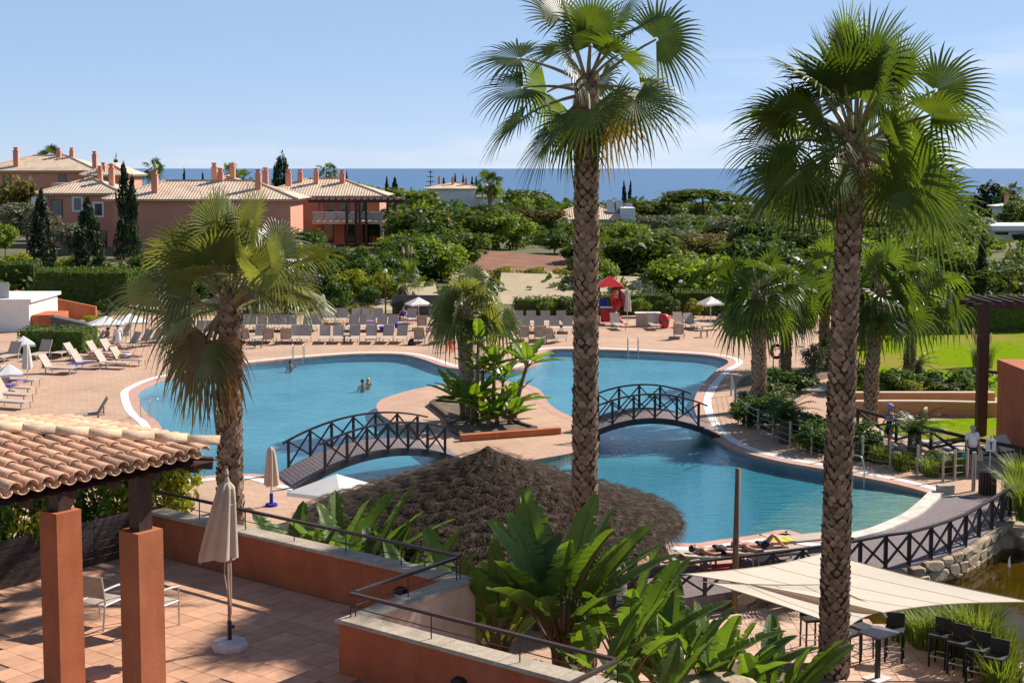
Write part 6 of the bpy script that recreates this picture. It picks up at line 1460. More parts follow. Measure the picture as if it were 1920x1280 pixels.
# ------------------------------------------------------------------ bar table and stools
def bar_stool():
    t = thing('bar_stool', 'x', 'bar stool', (0, 0, 0), 0, 'black bar stools under the shade sail'); w = .19
    for sx in (-1, 1):
        for sy in (-1, 1):
            mb = MB(); mb.beam((sx*w, sy*w, 0), (sx*w*.96, sy*w*.96, .72), .038, .038); part('leg', mb, m_black, t, local=True)
    mb = MB(); mb.box((0, 0, .735), (.43, .43, .07)); part('seat', mb, m_wicker, t, local=True)
    mb = MB(); mb.add([(-.21, .19, .77), (.21, .19, .77), (.21, .235, 1.08), (-.21, .235, 1.08), (-.21, .215, .77), (.21, .215, .77), (.21, .27, 1.08), (-.21, .27, 1.08)], [(0, 1, 2, 3), (7, 6, 5, 4), (0, 4, 5, 1), (1, 5, 6, 2), (3, 2, 6, 7), (0, 3, 7, 4)]); part('backrest', mb, m_wicker, t, local=True)
    for a_, b_ in (((-w, -w), (w, -w)), ((w, -w), (w, w)), ((w, w), (-w, w)), ((-w, w), (-w, -w))):
        mb = MB(); mb.beam((a_[0], a_[1], .27), (b_[0], b_[1], .27), .022, .022); part('footrest', mb, m_alu, t, local=True)
    return t
st0 = bar_stool(); BZ = -.446
SL = [(1762, 1248, 'leftmost of the four black bar stools in the row by the reeds'), (1797, 1262, 'second black bar stool in the row by the reeds'), (1832, 1276, 'third black bar stool in the row by the reeds'), (1866, 1292, 'rightmost and nearest black bar stool in the row by the reeds'),
      (1676, 1238, 'black bar stool behind the slate bar table'), (1615, 1232, 'black bar stool left of the slate bar table, just right of the palm trunk'), (1590, 1244, 'black bar stool half hidden by the tallest palm trunk'), (1520, 1215, 'black bar stool left of the tallest palm under the sail')]
for i, (px, py, lab) in enumerate(SL):
    q = P(px, py, BZ); rz = R(-38) if i < 4 else R([-20, 30, 40, 10][i-4]); dup(st0, q, rz, lab)
drop(st0)
q = P(1645, 1272, BZ); t = thing('bar_table', 'tall pedestal bar table with a slate top beside the tallest palm', 'table', q, R(38))
mb = MB(); mb.box((0, 0, 1.07), (.72, .62, .035)); part('table_top', mb, m_slate, t, local=True)
mb = MB(); mb.box((0, 0, .54), (.09, .09, 1.04)); part('column', mb, m_black, t, local=True)
mb = MB(); mb.box((0, 0, .015), (.52, .46, .03)); part('base_plate', mb, m_base, t, local=True)
# pale rock at the very bottom beside the paddle plants
o = bpy.data.objects.new('boulder', STONES[2]); COL.objects.link(o); q = D(1345, 1276, 22.8); o.location = (q.x, q.y, q.z-.35); o.scale = (1.6, .9, .9); tag(o, 'pale rounded rock at the bottom edge in front of the paddle leaves', 'boulder')
mb = MB(); mb.prism([(2.5, 21.6), (4.9, 21.6), (6.9, 29.2), (3.2, 29.2)], -.44, .62); struct('lower_planter_bed', mb, m_bed)
# ------------------------------------------------------------------ sun loungers
def lounger(nm, fab, back=52, cushion=None):
    t = thing(nm, 'x', 'sun lounger', (0, 0, 0), 0, 'sun loungers'); w = .32
    for s in (-1, 1):
        mb = MB(); mb.beam((s*w, -1.28, .33), (s*w, .62, .33), .045, .05); part('side_rail', mb, m_frame, t, local=True)
        for y in (-1.1, .35): mb = MB(); mb.beam((s*w, y, 0), (s*w, y+.02, .31), .04, .045); part('leg', mb, m_frame, t, local=True)
    mb = MB(); mb.box((0, -.44, .352), (.60, 1.66, .018)); part('seat_sling', mb, fab, t, local=True)
    a = R(back); c, s_ = math.cos(a), math.sin(a); L_ = .78; y0, z0 = .36, .36
    mb = MB(); n_ = Vector((0, -s_, c)); o_ = Vector((-.30, y0, z0)); mb.obox(o_, Vector((.60, 0, 0)), Vector((0, c, s_))*L_, n_*.018); part('back_sling', mb, fab, t, local=True)
    for s in (-1, 1): mb = MB(); mb.beam((s*w, y0, z0), (s*w, y0+c*L_*1.03, z0+s_*L_*1.03), .04, .045); part('back_frame', mb, m_frame, t, local=True)
    if back > 20: mb = MB(); mb.beam((0, y0+c*L_*.6, z0+s_*L_*.6), (0, .60, .30), .5, .03); part('back_prop', mb, m_frame, t, local=True)
    return t
LG, LT, LF = lounger('sun_lounger', m_slinggrey, 56), lounger('sun_lounger', m_sling, 58), lounger('sun_lounger', m_slinggrey, 8)
def put(proto, px, py, rz, lab, grp, z=.0): return dup(proto, P(px, py, z), R(rz), lab, group=grp)
# rows on the far deck: those facing the viewer show grey backs, those facing away show tan backs
row1 = [420, 445, 487, 555, 572, 609, 634, 664, 696, 726, 752, 855, 907]
for i, x in enumerate(row1): put(LG, x, 641-(4 if i == 0 else 0), rng.uniform(-6, 6), '%s grey lounger from the left in the front row facing the big pool' % ORD[i], 'grey loungers in the front row on the far deck')
row1t = [461, 505, 537, 789, 825]
for i, x in enumerate(row1t): put(LT, x, 643, 180+rng.uniform(-8, 8), '%s tan-backed lounger from the left in the front row, turned away' % ORD[i], 'tan-backed loungers in the front row on the far deck')
row2 = [410, 430, 452, 470, 490, 510, 528, 545, 575, 592, 661, 682, 695, 715, 735]
for i, x in enumerate(row2): put(LG, x, 619, rng.uniform(-6, 6), '%s grey lounger from the left in the second row of the far deck' % ORD[i], 'grey loungers in the second row on the far deck')
for i, x in enumerate((792, 828)): put(LT, x, 617, 180, ['tan-backed lounger in the second row, left of a pair', 'tan-backed lounger in the second row, right of a pair by the island palm'][i], 'pair of tan-backed loungers in the second row')
for i, x in enumerate((972, 996, 1023, 1053)): put(LG, x, 611, 0, '%s grey lounger from the left in the back row left of the central palm' % ORD[i], 'grey loungers in the back row left of the central palm')
for i, (x, y, rz) in enumerate(((935, 628, 185), (962, 626, 200), (982, 639, 180), (1012, 639, 178), (1038, 643, 150))): put(LT, x, y, rz, '%s tan-backed lounger from the left in the loose group left of the central palm' % ORD[i], 'loose group of tan-backed loungers')
for i, (x, y, rz, lab) in enumerate(((1157, 616, 10, 'grey lounger with things on it right of the central palm'), (1225, 616, 5, 'grey lounger left of the round red bin shape'), (1277, 614, 15, 'grey lounger, left of the pair beside the white parasol'), (1297, 616, 15, 'grey lounger, right of the pair beside the white parasol'), (1336, 618, -60, 'grey lounger under the white open parasol'))): put(LG, x, y, rz, lab, 'loungers right of the central palm')
put(LT, 1273, 634, 170, 'tan-backed lounger on its own in front of the pair by the white parasol', 'loungers right of the central palm')
for i, (x, y, rz, lab) in enumerate(((366, 632, -25, 'first of three grey loungers behind the left palm trunk'), (383, 632, -25, 'second of three grey loungers behind the left palm trunk'), (400, 632, -25, 'third of three grey loungers behind the left palm trunk'), (122, 668, -8, 'grey lounger with raised back at the right end of the low hedge'), (77, 672, -10, 'grey lounger with raised back in front of the low hedge'), (18, 676, -12, 'grey lounger at the left edge by the low hedge'),
      (103, 700, 75, 'grey lounger lying crosswise on the open deck at left'), (34, 722, 70, 'grey lounger with purple towel in the left edge row'), (26, 737, 70, 'grey lounger in the left edge row, third from the camera'), (18, 750, 70, 'grey lounger in the left edge row, second from the camera'), (12, 764, 70, 'grey lounger in the left edge row nearest the tiled roof'),
      (172, 652, -60, 'grey lounger under the white parasols at left'), (205, 650, -50, 'grey lounger beside the standing bather at left'), (190, 672, 75, 'flat-lying lounger with sunbather in blue'), (215, 668, 70, 'grey lounger in the middle of the sunbathing group'), (235, 684, 72, 'grey lounger at the right of the sunbathing group'), (240, 655, -40, 'grey lounger behind the sunbathing group'), (160, 690, 75, 'grey lounger at the front of the sunbathing group'))):
    put(LG, x, y, rz, lab, 'loungers at the left end of the pool')
put(LT, 168, 790, -70, 'lounger tipped behind the tiled roof with only its frame showing', 'loungers at the left end of the pool')
# loungers by the boardwalk
for i, (x, y, rz, lab, pr) in enumerate(((1268, 1066, 118, 'empty lounger with tan back beside the thatched hut', LT), (1345, 1062, 108, 'lounger under the sunbather in dark trunks beside the boardwalk', LF), (1425, 1056, 105, 'lounger under the reddened sunbather with knees up', LF), (1500, 1030, 110, 'empty flat lounger by the white pool corner', LF))): put(pr, x, y, rz, lab, 'loungers beside the boardwalk', z=.03)
put(LG, 1905, 872, 30, 'white lounger inside the orange pavilion', 'loungers at the pavilion')
for i, x in enumerate((603, 622, 641, 668, 688, 708, 770, 812, 848)): put(LG, x, 606, rng.uniform(-6, 6), '%s lounger from the left in the third row against the deck railing' % ORD[i], 'loungers in the third row on the far deck')
for i, x in enumerate((940, 985, 1010, 1040, 1064)): put(LG, x, 622, rng.uniform(-6, 6), '%s grey lounger from the left in the middle row left of the central palm' % ORD[i], 'grey loungers in the middle row left of the central palm')
for i, (x, y, rz) in enumerate(((148, 676, 75), (205, 690, 75), (222, 640, -45), (262, 650, -40), (282, 648, -40), (300, 640, -35), (318, 640, -35), (336, 636, -30))): put(LG, x, y, rz, '%s lounger from the left in the looser ring around the left parasols' % ORD[i], 'loungers around the left parasols')
for pr in (LG, LT, LF): drop(pr)
# small side tables
def side_table(lab, px, py):
    q = P(px, py); t = thing('side_table', lab, 'side table', q, 0, 'small dark side tables'); mb = MB(); mb.box(q+UP*.42, (.5, .5, .04)); part('table_top', mb, m_shade, t)
    for sx in (-.2, .2):
        for sy in (-.2, .2): mb = MB(); mb.box(q+Vector((sx, sy, .2)), (.04, .04, .4)); part('leg', mb, m_shade, t)
for a_ in (('dark side table left of the front row beside the pool ladder', 484, 652), ('dark side table in the middle of the front row', 652, 641), ('dark side table by the tan pair near the island palm', 806, 628), ('dark side table beside the lone tan lounger right of centre', 1320, 632)): side_table(*a_)
# ------------------------------------------------------------------ parasols
def open_parasol(label, px, py, h, rad_, n=4, rz=.4, m=None, group='open white parasols', z=0.0):
    q = P(px, py, z); t = thing('open_parasol', label, 'parasol', q, rz, group); m = m or m_whitecanvas
    mb = MB(); mb.tube([(0, 0, 0), (0, 0, h)], .03, 7); part('pole', mb, m_alu, t, local=True)
    mb = MB(); mb.box((0, 0, .06), (.5, .5, .12)); part('base', mb, m_base, t, local=True)
    k = n; mb = MB(); ring_ = [(math.cos(2*math.pi*(i+.5)/k)*rad_*1.25, math.sin(2*math.pi*(i+.5)/k)*rad_*1.25, h-.38) for i in range(k)]
    v = [(0, 0, h+.12)]; f = []
    for i in range(k):
        a_ = Vector(ring_[i]); b_ = Vector(ring_[(i+1) % k]); v += [tuple(a_), tuple(a_.lerp(b_, .5)+UP*.04), tuple(a_-UP*.12), tuple(a_.lerp(b_, .5)-UP*.08)]
    for i in range(k):
        j = (i+1) % k; f += [(0, 1+4*i, 2+4*i), (0, 2+4*i, 1+4*j), (1+4*i, 3+4*i, 4+4*i, 2+4*i), (2+4*i, 4+4*i, 3+4*j, 1+4*j)]
    mb.add(v, f); part('canopy', mb, m, t, local=True)
    for i in range(k): mb = MB(); mb.tube([(0, 0, h+.06), (ring_[i][0]*.97, ring_[i][1]*.97, h-.36)], .012, 4); part('rib', mb, m_alu, t, local=True)
def closed_parasol(label, px, py, h, rad_, m=None, group='closed parasols by the pool', basem=None):
    q = P(px, py); t = thing('closed_parasol', label, 'parasol', q, 0, group)
    mb = MB(); mb.tube([q, q+UP*h], .028, 7); part('pole', mb, m_alu, t); part('canopy', folded_canopy(q, h*.36, h*.98, rad_, int(px), 8), m or m_canvas, t, smooth=True)
    mb = MB(); mb.lathe([(.2, 0), (.2, .08), (.06, .1), (.06, .42 if basem else .12)], 12, q); part('base', mb, basem or m_base, t)
m_pw = mat('pale_canvas', (.60, .55, .52), (.66, .61, .58), scale=5, rough=.9, trans=.2)
open_parasol('white square parasol beside the dark hedge on the right', 1332, 612, 2.0, .8)
open_parasol('large white parasol at the left end of the pool, left one of two', 200, 648, 1.75, 1.15)
open_parasol('large white parasol at the left end of the pool, right one of two', 245, 643, 1.75, 1.15)
open_parasol('white parasol behind the far loungers left of the island palm', 785, 598, 1.5, .9)
open_parasol('white parasol half behind the island palm crown', 868, 598, 1.5, .9)
open_parasol('small white parasol at the left edge above the tiled roof', 18, 735, 1.3, .7)
open_parasol('small white parasol behind the closed one at the left edge', 45, 668, 1.1, .7)
open_parasol('white square parasol between the footbridge and the thatched hut', 632, 985, 1.5, 1.22, rz=1.0)
closed_parasol('closed pale parasol standing left of the long footbridge on a blue base', 509, 948, 2.0, .26, m_canvas, basem=m_blue)
closed_parasol('closed pale parasol at the left edge among the loungers', 52, 716, 2.0, .24, m_pw)
closed_parasol('closed white parasol behind the far loungers left of the bushes', 606, 612, 2.3, .26, m_pw)
closed_parasol('closed white parasol right of the red play tower', 1176, 608, 2.6, .26, m_pw)
closed_parasol('closed white parasol behind the palms on the right', 1503, 650, 2.2, .26, m_pw)
# ------------------------------------------------------------------ play tower
q = P(1142, 606); pt = thing('play_tower', 'red play tower with pointed roof and tube slide', 'play tower', q)
for dx in (-.75, .75):
    for dy in (-.6, .6): mb = MB(); mb.box(q+Vector((dx, dy, 1.35)), (.1, .1, 2.7)); part('post', mb, m_darkwood, pt)
mb = MB(); z = 2.68; rr_ = 1.0; mb.add([q+Vector((-rr_, -rr_, z)), q+Vector((rr_, -rr_, z)), q+Vector((rr_, rr_, z)), q+Vector((-rr_, rr_, z)), q+Vector((0, 0, z+.72))], [(0, 1, 4), (1, 2, 4), (2, 3, 4), (3, 0, 4), (3, 2, 1, 0)]); part('roof', mb, m_red, pt)
mb = MB(); mb.box(q+Vector((0, 0, 1.1)), (1.6, 1.3, .08)); part('platform', mb, m_shade, pt)
mb = MB(); mb.box(q+Vector((-.3, -.62, .6)), (.7, .05, .9)); part('side_panel', mb, m_red, pt)
mb = MB(); mb.box(q+Vector((-.45, -.63, 1.55)), (.5, .05, .5)); part('side_panel', mb, m_blue, pt)
mb = MB(); mb.tube(catmull([q+Vector((.35, -.3, 1.75)), q+Vector((.55, -.9, 1.5)), q+Vector((.25, -1.3, .9)), q+Vector((.55, -1.7, .4)), q+Vector((.6, -2.2, .25))], 5, closed=False), .24, 10); part('tube_slide', mb, m_red, pt, smooth=True)
mb = MB(); mb.tube(catmull([q+Vector((.2, -.66, 1.3)), q+Vector((.2, -.66, 2.2)), q+Vector((.55, -.66, 2.45)), q+Vector((.9, -.66, 2.2)), q+Vector((.9, -.66, 1.3))], 4, closed=False), .1, 7); part('entry_hoop', mb, m_red, pt, smooth=True)
# round red thing beside it
q = P(1245, 615); t = thing('red_barrel', 'round red barrel standing at the deck edge right of the play tower', 'barrel', q); mb = MB(); mb.lathe([(.28, 0), (.36, .3), (.38, .55), (.34, .85), (.2, .98)], 14, q); part('body', mb, m_red, t, smooth=True); mb = MB(); mb.lathe([(.39, .5), (.395, .55), (.39, .6)], 14, q, cap=False); part('band', mb, m_shade, t)
q = P(1215, 612); t = thing('service_counter', 'low pale service counter behind the loungers beside the red barrel', 'counter', q); mb = MB(); mb.box(q+Vector((0, .3, .45)), (1.6, .6, .9)); part('body', mb, m_slinggrey, t); mb = MB(); mb.box(q+Vector((0, .3, .93)), (1.8, .8, .06)); part('counter_top', mb, m_white, t)
# thin rail and dark screen along the back of the far deck
rp = [P(x, 596) for x in (600, 640, 690, 740, 790, 840, 900, 960, 1020, 1080, 1140, 1200, 1260, 1320, 1380, 1440)]
t = thing('deck_railing', 'thin dark railing along the far edge of the pool deck', 'railing', rp[0])
for p in rp: mb = MB(); mb.box(p+UP*.5, (.06, .06, 1.0)); part('post', mb, m_darkwood, t)
for z in (.5, 1.0): mb = MB(); mb.tube([p+UP*z for p in rp], .025, 5); part('rail', mb, m_darkwood, t)
q = P(772, 592); mb = MB(); mb.box(q+Vector((1.0, .6, .75)), (5.0, .15, 1.5)); solid('dark_screen_wall', mb, m_shade, 'dark grey screen wall behind the white parasols at the deck edge', 'wall', q)
# lamp posts
for px, py, yt, lab in ((723, 592, 510, 'slim lamp post on the deck edge before the sandy bank'), (789, 500, 398, 'lamp post with round head beside the house pergola bush'), (1275, 592, 530, 'slim post behind the deck railing left of the white parasol')):
    Y = 106 if py > 550 else 150; q = D(px, py, Y); zt = D(px, yt, Y).z; q.z = gz(Y); t = thing('lamp_post', lab, 'lamp post', q); mb = MB(); mb.tube([q, Vector((q.x, q.y, zt))], .06, 6); part('pole', mb, m_bark, t); mb = MB(); mb.lathe([(.06, zt-.05), (.15, zt+.05), (.13, zt+.18), (.04, zt+.22)], 10, (q.x, q.y, 0)); part('lamp_head', mb, m_white, t, smooth=True)
# ------------------------------------------------------------------ people
def body(name, V, E, Rr, m, parent):
    """continuous skinned figure: joints V, bones E, radii Rr, in the parent's frame"""
    me = bpy.data.meshes.new(name); me.from_pydata(V, E, []); me.materials.append(m); o = bpy.data.objects.new(name, me); COL.objects.link(o); o.parent = parent
    sk = o.modifiers.new('skin', 'SKIN'); sk.use_smooth_shade = True
    for i, v in enumerate(me.skin_vertices[0].data): v.radius = (Rr[i], Rr[i]); v.use_root = (i == 0)
    ss = o.modifiers.new('subsurf', 'SUBSURF'); ss.levels = 1; ss.render_levels = 1; return o
NAMES = ['pelvis', 'waist', 'chest', 'neck', 'head', 'crown', 'shoL', 'elbL', 'wriL', 'hanL', 'shoR', 'elbR', 'wriR', 'hanR', 'hipL', 'kneL', 'ankL', 'toeL', 'hipR', 'kneR', 'ankR', 'toeR']
BONES = [('pelvis', 'waist'), ('waist', 'chest'), ('chest', 'neck'), ('neck', 'head'), ('head', 'crown'), ('chest', 'shoL'), ('shoL', 'elbL'), ('elbL', 'wriL'), ('wriL', 'hanL'), ('chest', 'shoR'), ('shoR', 'elbR'), ('elbR', 'wriR'), ('wriR', 'hanR'), ('pelvis', 'hipL'), ('hipL', 'kneL'), ('kneL', 'ankL'), ('ankL', 'toeL'), ('pelvis', 'hipR'), ('hipR', 'kneR'), ('kneR', 'ankR'), ('ankR', 'toeR')]
RAD = dict(pelvis=.125, waist=.115, chest=.135, neck=.055, head=.088, crown=.075, shoL=.06, elbL=.043, wriL=.03, hanL=.035, shoR=.06, elbR=.043, wriR=.03, hanR=.035, hipL=.085, kneL=.056, ankL=.038, toeL=.036, hipR=.085, kneR=.056, ankR=.038, toeR=.036)
STAND = dict(pelvis=(0, 0, .93), waist=(0, 0, 1.08), chest=(0, .01, 1.28), neck=(0, -.01, 1.45), head=(0, -.03, 1.56), crown=(0, -.02, 1.64), shoL=(-.18, 0, 1.38), elbL=(-.25, .02, 1.12), wriL=(-.24, -.08, .90), hanL=(-.23, -.11, .82), shoR=(.18, 0, 1.38), elbR=(.25, .02, 1.12), wriR=(.24, -.08, .90), hanR=(.23, -.11, .82), hipL=(-.09, 0, .88), kneL=(-.10, -.02, .49), ankL=(-.10, .03, .09), toeL=(-.11, -.12, .04), hipR=(.09, 0, .88), kneR=(.10, -.05, .49), ankR=(.10, -.02, .09), toeR=(.11, -.17, .04))
LIE = dict(pelvis=(0, -.05, .46), waist=(0, .12, .46), chest=(0, .32, .49), neck=(0, .50, .52), head=(0, .60, .56), crown=(0, .68, .58), shoL=(-.18, .42, .49), elbL=(-.30, .24, .45), wriL=(-.26, .02, .44), hanL=(-.24, -.06, .44), shoR=(.18, .42, .49), elbR=(.30, .24, .45), wriR=(.26, .02, .44), hanR=(.24, -.06, .44), hipL=(-.09, -.12, .46), kneL=(-.11, -.52, .46), ankL=(-.11, -.93, .43), toeL=(-.12, -1.0, .52), hipR=(.09, -.12, .46), kneR=(.11, -.52, .48), ankR=(.11, -.93, .43), toeR=(.12, -1.0, .52))
def person(label, q, rz, pose, sc=1.0, hair=m_hair, clothes=(), skin=None, group=None, hat=None, upto=None):
    t = thing('person', label, 'person', q, rz, group); J = {k: Vector(v)*sc for k, v in pose.items()}
    keep = [n for n in NAMES if upto is None or n in upto]; ix = {n: i for i, n in enumerate(keep)}
    body('body', [tuple(J[n]) for n in keep], [(ix[a_], ix[b_]) for a_, b_ in BONES if a_ in ix and b_ in ix], [RAD[n]*sc for n in keep], skin or m_skin, t)
    h = J['head']; c = J['crown']; d_ = (c-J['neck']).normalized()
    mb = MB(); bk = Vector((0, .03, 0)) if abs(d_.z) > .6 else Vector((0, .02, -.02)); mb.lathe([(.055*sc, -.06*sc), (.098*sc, -.02*sc), (.104*sc, .03*sc), (.085*sc, .075*sc), (.04*sc, .105*sc)], 12)
    M = d_.to_track_quat('Z', 'Y').to_matrix().to_4x4(); M.translation = h.lerp(c, .55)+bk*sc
    mb.v = [tuple(M @ Vector(v)) for v in mb.v]; part('hair', mb, hat or hair, t, local=True, smooth=True)
    fw = Vector((0, -1, 0)) if abs(d_.z) > .6 else UP
    mb = MB(); mb.tube([h+fw*.075*sc+d_*.01, h+fw*.108*sc-d_*.012, h+fw*.08*sc-d_*.025], [.012*sc, .016*sc, .012*sc], 5); part('nose', mb, skin or m_skin, t, local=True)
    for (nm, chain, rads, m) in clothes:
        mb = MB()
        for ch in chain: mb.tube([J[k] if isinstance(k, str) else J[k[0]].lerp(J[k[1]], k[2]) for k in ch], [rads[k if isinstance(k, str) else k[0]]*sc for k in ch], 10)
        part(nm, mb, m, t, local=True, smooth=True)
    return t, J
SHIRT = dict(pelvis=.17, waist=.165, chest=.175, neck=.075, shoL=.082, elbL=.06, shoR=.082, elbR=.06)
SHORT = dict(pelvis=.155, waist=.14, hipL=.115, kneL=.09, hipR=.115, kneR=.09)
m_whites = mat('white_shirt', (.74, .74, .72), (.82, .82, .80), scale=9, rough=.9); m_darkc = mat('dark_cloth', (.02, .02, .024), (.035, .034, .04), scale=9, rough=.9); m_green = mat('dark_green_cloth', (.02, .06, .05), (.03, .08, .065), scale=9, rough=.9); m_lil = mat('lilac_cloth', (.34, .26, .55), (.42, .34, .62), scale=9, rough=.9); m_lblue = mat('light_blue_cloth', (.45, .52, .70), (.55, .60, .76), scale=9, rough=.9)
# woman in white walking towards the litter bin, bags in both hands
t, J = person('person in a white shirt and dark shorts walking with bags by the fence', P(1822, 884), R(10), STAND, 1.0, m_grey_hair, (('shirt', [('pelvis', 'waist', 'chest', 'neck'), ('chest', 'shoL', ('shoL', 'elbL', .7)), ('chest', 'shoR', ('shoR', 'elbR', .7))], SHIRT, m_whites), ('shorts', [('waist', 'pelvis'), ('pelvis', 'hipL', ('hipL', 'kneL', .6)), ('pelvis', 'hipR', ('hipR', 'kneR', .6))], SHORT, m_green)))
def bag(lab, px, py, m, hz, w=.3):
    q = P(px, py); c = q+UP*hz; b_ = MB(); b_.add([c+Vector(v) for v in ((-w/2, -.07, 0), (w/2, -.07, 0), (w/2, .07, 0), (-w/2, .07, 0), (-w*.42, -.03, .38), (w*.42, -.03, .38), (w*.42, .03, .38), (-w*.42, .03, .38))], [(3, 2, 1, 0), (4, 5, 6, 7), (0, 1, 5, 4), (1, 2, 6, 5), (2, 3, 7, 6), (3, 0, 4, 7)])
    t = thing('carrier_bag', lab, 'bag', c); part('pouch', b_, m, t); h_ = MB(); h_.tube(catmull([c+Vector((-w*.25, 0, .37)), c+Vector((-w*.15, 0, .5)), c+Vector((w*.15, 0, .5)), c+Vector((w*.25, 0, .37))], 4, closed=False), .012, 5); part('handle', h_, m, t)
bag('pale turquoise carrier bag in the hand of the person in white', 1809, 884, m_tealc, .38); bag('pale pink bag on the other side of the person in white', 1836, 884, m_slinggrey, .42, .24)
ARMUP = dict(STAND); ARMUP.update(elbR=(.27, -.12, 1.18), wriR=(.12, -.26, 1.38), hanR=(.08, -.28, 1.46), elbL=(-.26, -.03, 1.12), wriL=(-.20, -.18, 1.0), hanL=(-.18, -.22, .95))
t, J = person('person in a purple head wrap and dark skirt walking behind the rail fence', P(1668, 838), R(-75), ARMUP, .98, m_hair, (('top', [('pelvis', 'waist', 'chest', ('chest', 'neck', .4))], dict(SHIRT, pelvis=.14, waist=.13, chest=.15), m_darkc), ('skirt', [('waist', 'pelvis', ('pelvis', 'kneL', .9)), ], dict(waist=.14, pelvis=.17), m_darkc), ('scarf', [('chest', 'waist')], dict(chest=.165, waist=.145), m_lblue)), hat=m_purple)
mb = MB(); c = J['crown']; mb.lathe([(.11, -.10), (.145, -.03), (.14, .06), (.08, .13), (.02, .15)], 12, c); part('head_wrap', mb, m_lil, t, local=True, smooth=True)
# sunbathers by the boardwalk
KNEE = dict(LIE); KNEE.update(kneL=(-.11, -.40, .78), ankL=(-.11, -.72, .43), toeL=(-.12, -.85, .42), chest=(0, .30, .50), elbR=(.30, .45, .62), wriR=(.16, .62, .68), hanR=(.10, .66, .66))
TR = dict(pelvis=.15, hipL=.105, kneL=.09, hipR=.105, kneR=.09, waist=.13)
trunks = lambda m: (('trunks', [(('pelvis', 'waist', .5), 'pelvis'), ('pelvis', 'hipL', ('hipL', 'kneL', .4)), ('pelvis', 'hipR', ('hipR', 'kneR', .4))], TR, m),)
m_tan = mat('sunburnt_skin', (.50, .22, .14), (.60, .30, .20), scale=9, rough=.5)
person('sunbather in dark trunks lying beside the hut', P(1340, 1062, .03), R(108), LIE, 1.02, m_hair, trunks(m_darkc))
person('reddened sunbather lying with raised knee by the pool corner', P(1420, 1055, .03), R(105), KNEE, 1.04, m_grey_hair, trunks(m_darkc), skin=m_tan)
def towel(lab, px, py, z, w, l, m, rz=0.0, hang=0.0, cat='towel'):
    q = P(px, py, z); t = bpy.data.objects.new('towel', None); mb = MB(); n = 6; M = Matrix.Rotation(rz, 3, 'Z'); th = Vector((0, 0, .02))
    row = []
    for i in range(n+1):
        u = i/n-.5; y = u*l; zz = .012*math.sin(i*2.2)
        if hang and u > .1: zz -= (u-.1)*l*hang; y = .1*l+(u-.1)*l*.25
        row.append((M @ Vector((-w/2, y, zz))+q, M @ Vector((w/2, y, zz))+q))
    for a_, b_ in zip(row, row[1:]): mb.add([a_[0], a_[1], b_[1], b_[0], a_[0]+th, a_[1]+th, b_[1]+th, b_[0]+th], [(3, 2, 1, 0), (4, 5, 6, 7), (0, 1, 5, 4), (1, 2, 6, 5), (2, 3, 7, 6), (3, 0, 4, 7)])
    bpy.data.objects.remove(t); return solid('towel', mb, m, lab, cat, q)
towel('white towel hanging over the side of the reddened sunbather lounger', 1432, 1022, .45, .55, 1.0, m_whites, R(195), 1.0)
towel('yellow green towel at the head of the reddened sunbather', 1462, 1012, .55, .5, .7, m_yellow, R(105))
towel('pink patterned towel on the boardwalk behind the mast', 1352, 1062, .12, .9, .4, m_red, R(10))
towel('blue towel draped over a lounger of the far deck, left one', 720, 612, .75, .6, 1.0, m_blue, 0, .8); towel('blue towel draped over a lounger of the far deck, right one', 748, 606, .85, .6, 1.1, m_blue, 0, .8)
towel('purple towel on a lounger at the left photo edge', 28, 712, .6, .6, 1.0, m_purple, R(70), .3)
towel('second purple towel nearer the left photo edge', 12, 720, .6, .6, .9, m_purple, R(70), .3)
towel('blue towel under the sunbather at the left end of the pool', 145, 682, .45, .6, 1.0, m_blue, R(75))
towel('lilac towel hanging on a far lounger', 694, 601, .95, .5, .7, m_lil, 0, 1.0)
# sunbathers and bathers at the left end, on the far deck and in the pool
person('sunbather lying on blue at the left end of the pool', P(180, 678, .02), R(75), LIE, 1.0, m_hair, trunks(m_blue), group=None)
person('sunbather lying in the middle of the left group', P(214, 666, .02), R(70), KNEE, 1.0, m_hair, trunks(m_darkc))
person('sunbather at the right of the left group near the palm', P(236, 682, .02), R(72), LIE, 1.0, m_hair, trunks(m_lblue))
SIT = dict(LIE); SIT.update(waist=(0, .08, .60), chest=(0, .16, .78), neck=(0, .20, .95), head=(0, .19, 1.06), crown=(0, .2, 1.14), shoL=(-.18, .17, .88), elbL=(-.26, .22, .64), wriL=(-.24, .10, .46), hanL=(-.23, .05, .44), shoR=(.18, .17, .88), elbR=(.26, .05, .66), wriR=(.18, -.15, .58), hanR=(.16, -.2, .56))
person('seated sunbather in white on a lounger under the left parasols', P(172, 652, .02), R(-60), SIT, 1.0, m_hair, (('shirt', [('pelvis', 'waist', 'chest')], SHIRT, m_whites),))
person('seated bather leaning back on a lounger by the left hedge end', P(198, 650, .02), R(-40), SIT, 1.0, m_hair, trunks(m_darkc))
person('standing bather in a white robe beside the left parasols', P(222, 662), R(20), STAND, 1.0, m_hair, (('robe', [('neck', 'chest', 'waist', 'pelvis', ('pelvis', 'kneL', .9)), ('chest', 'shoL', 'elbL'), ('chest', 'shoR', 'elbR')], dict(SHIRT, pelvis=.2), m_whites),))
BEND = dict(STAND); BEND.update(pelvis=(0, .1, .88), waist=(0, -.02, .98), chest=(0, -.22, .98), neck=(0, -.40, .90), head=(0, -.50, .82), crown=(0, -.57, .77), shoL=(-.18, -.30, .96), elbL=(-.22, -.36, .70), wriL=(-.18, -.40, .45), hanL=(-.17, -.42, .37), shoR=(.18, -.30, .96), elbR=(.22, -.36, .70), wriR=(.18, -.40, .45), hanR=(.17, -.42, .37), hipL=(-.09, .1, .83), hipR=(.09, .1, .83))
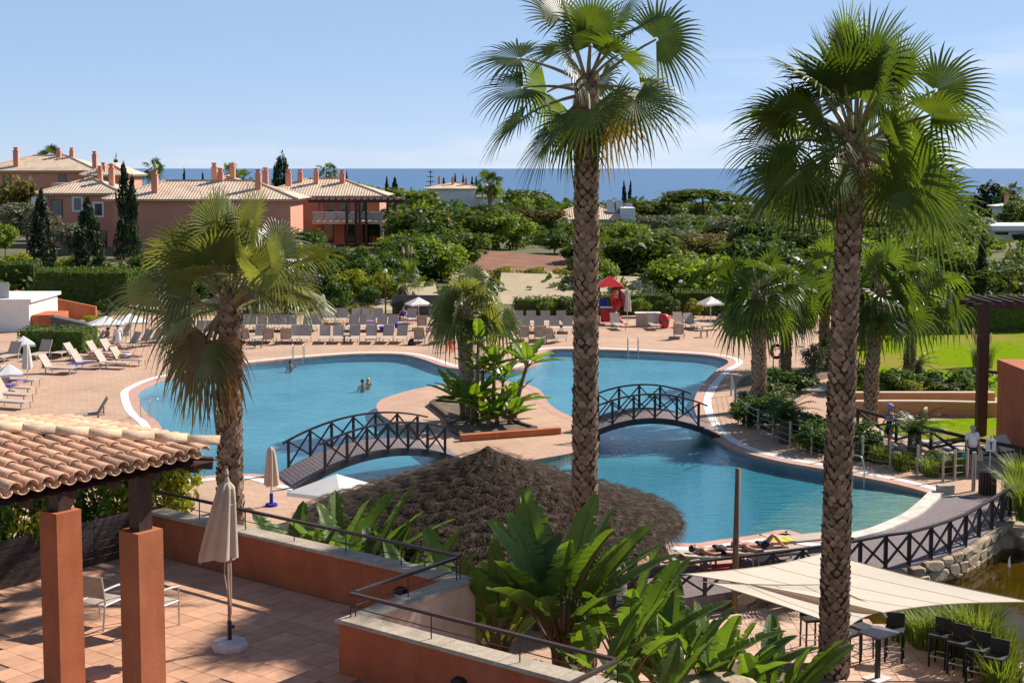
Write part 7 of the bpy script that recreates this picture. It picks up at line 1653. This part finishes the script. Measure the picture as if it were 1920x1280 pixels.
person('person bending down on the deck left of the left palm trunk', P(364, 669), R(-60), BEND, 1.0, m_hair, trunks(m_darkc))
person('person seated beside the blue towels on the far deck', P(756, 606, .02), R(0), SIT, 1.0, m_hair, (('shirt', [('pelvis', 'waist', 'chest')], SHIRT, m_blue),))
person('sunbather lying on the far deck beside the blue towels', P(765, 612, .02), R(60), LIE, 1.0, m_hair, trunks(m_lblue))
person('sunbather on a tan lounger left of the central palm', P(960, 628, .02), R(200), LIE, 1.0, m_hair, trunks(m_darkc))
UPB = ['pelvis', 'waist', 'chest', 'neck', 'head', 'crown', 'shoL', 'elbL', 'wriL', 'hanL', 'shoR', 'elbR', 'wriR', 'hanR']
SW = {k: Vector(v)-Vector((0, 0, 1.42)) for k, v in STAND.items()}; SW.update(elbR=(.30, -.1, -.05), wriR=(.34, -.22, .10), hanR=(.35, -.26, .18))
person('dark haired swimmer in the middle of the left pool', P(680, 722, -.1), R(20), SW, 1.05, m_hair, (), upto=UPB)
person('swimmer in a yellow cap beside the dark haired one', P(690, 718, -.1), R(-30), SW, .95, m_hair, (), upto=UPB, hat=m_yellow)
person('swimmer at the pool ladder of the left pool', P(545, 686, -.1), R(0), SW, 1.0, m_hair, (), upto=UPB)
# bags on the deck
for lab, px, py, m in (('black bag on the deck in front of the tan loungers', 773, 647, m_black), ('black and white bag beside the second tan lounger', 840, 640, m_black)):
    q = P(px, py); mb = MB(); mb.lathe([(.26, 0), (.30, .12), (.22, .32), (.10, .42)], 10, q); t = thing('beach_bag', lab, 'bag', q); part('pouch', mb, m, t, smooth=True); mb = MB(); mb.tube(catmull([q+Vector((-.12, 0, .38)), q+Vector((0, 0, .58)), q+Vector((.12, 0, .38))], 4, closed=False), .015, 5); part('handle', mb, m, t)
# fountain jet on the pond
q = P(1892, 1062, -.7); mb = MB(); mb.tube([q, q+UP*.25, q+Vector((.03, 0, .32))], [.05, .02, .005], 6); solid('water_jet', mb, m_whitecanvas, 'small white water jet on the green pond', 'water jet', q)
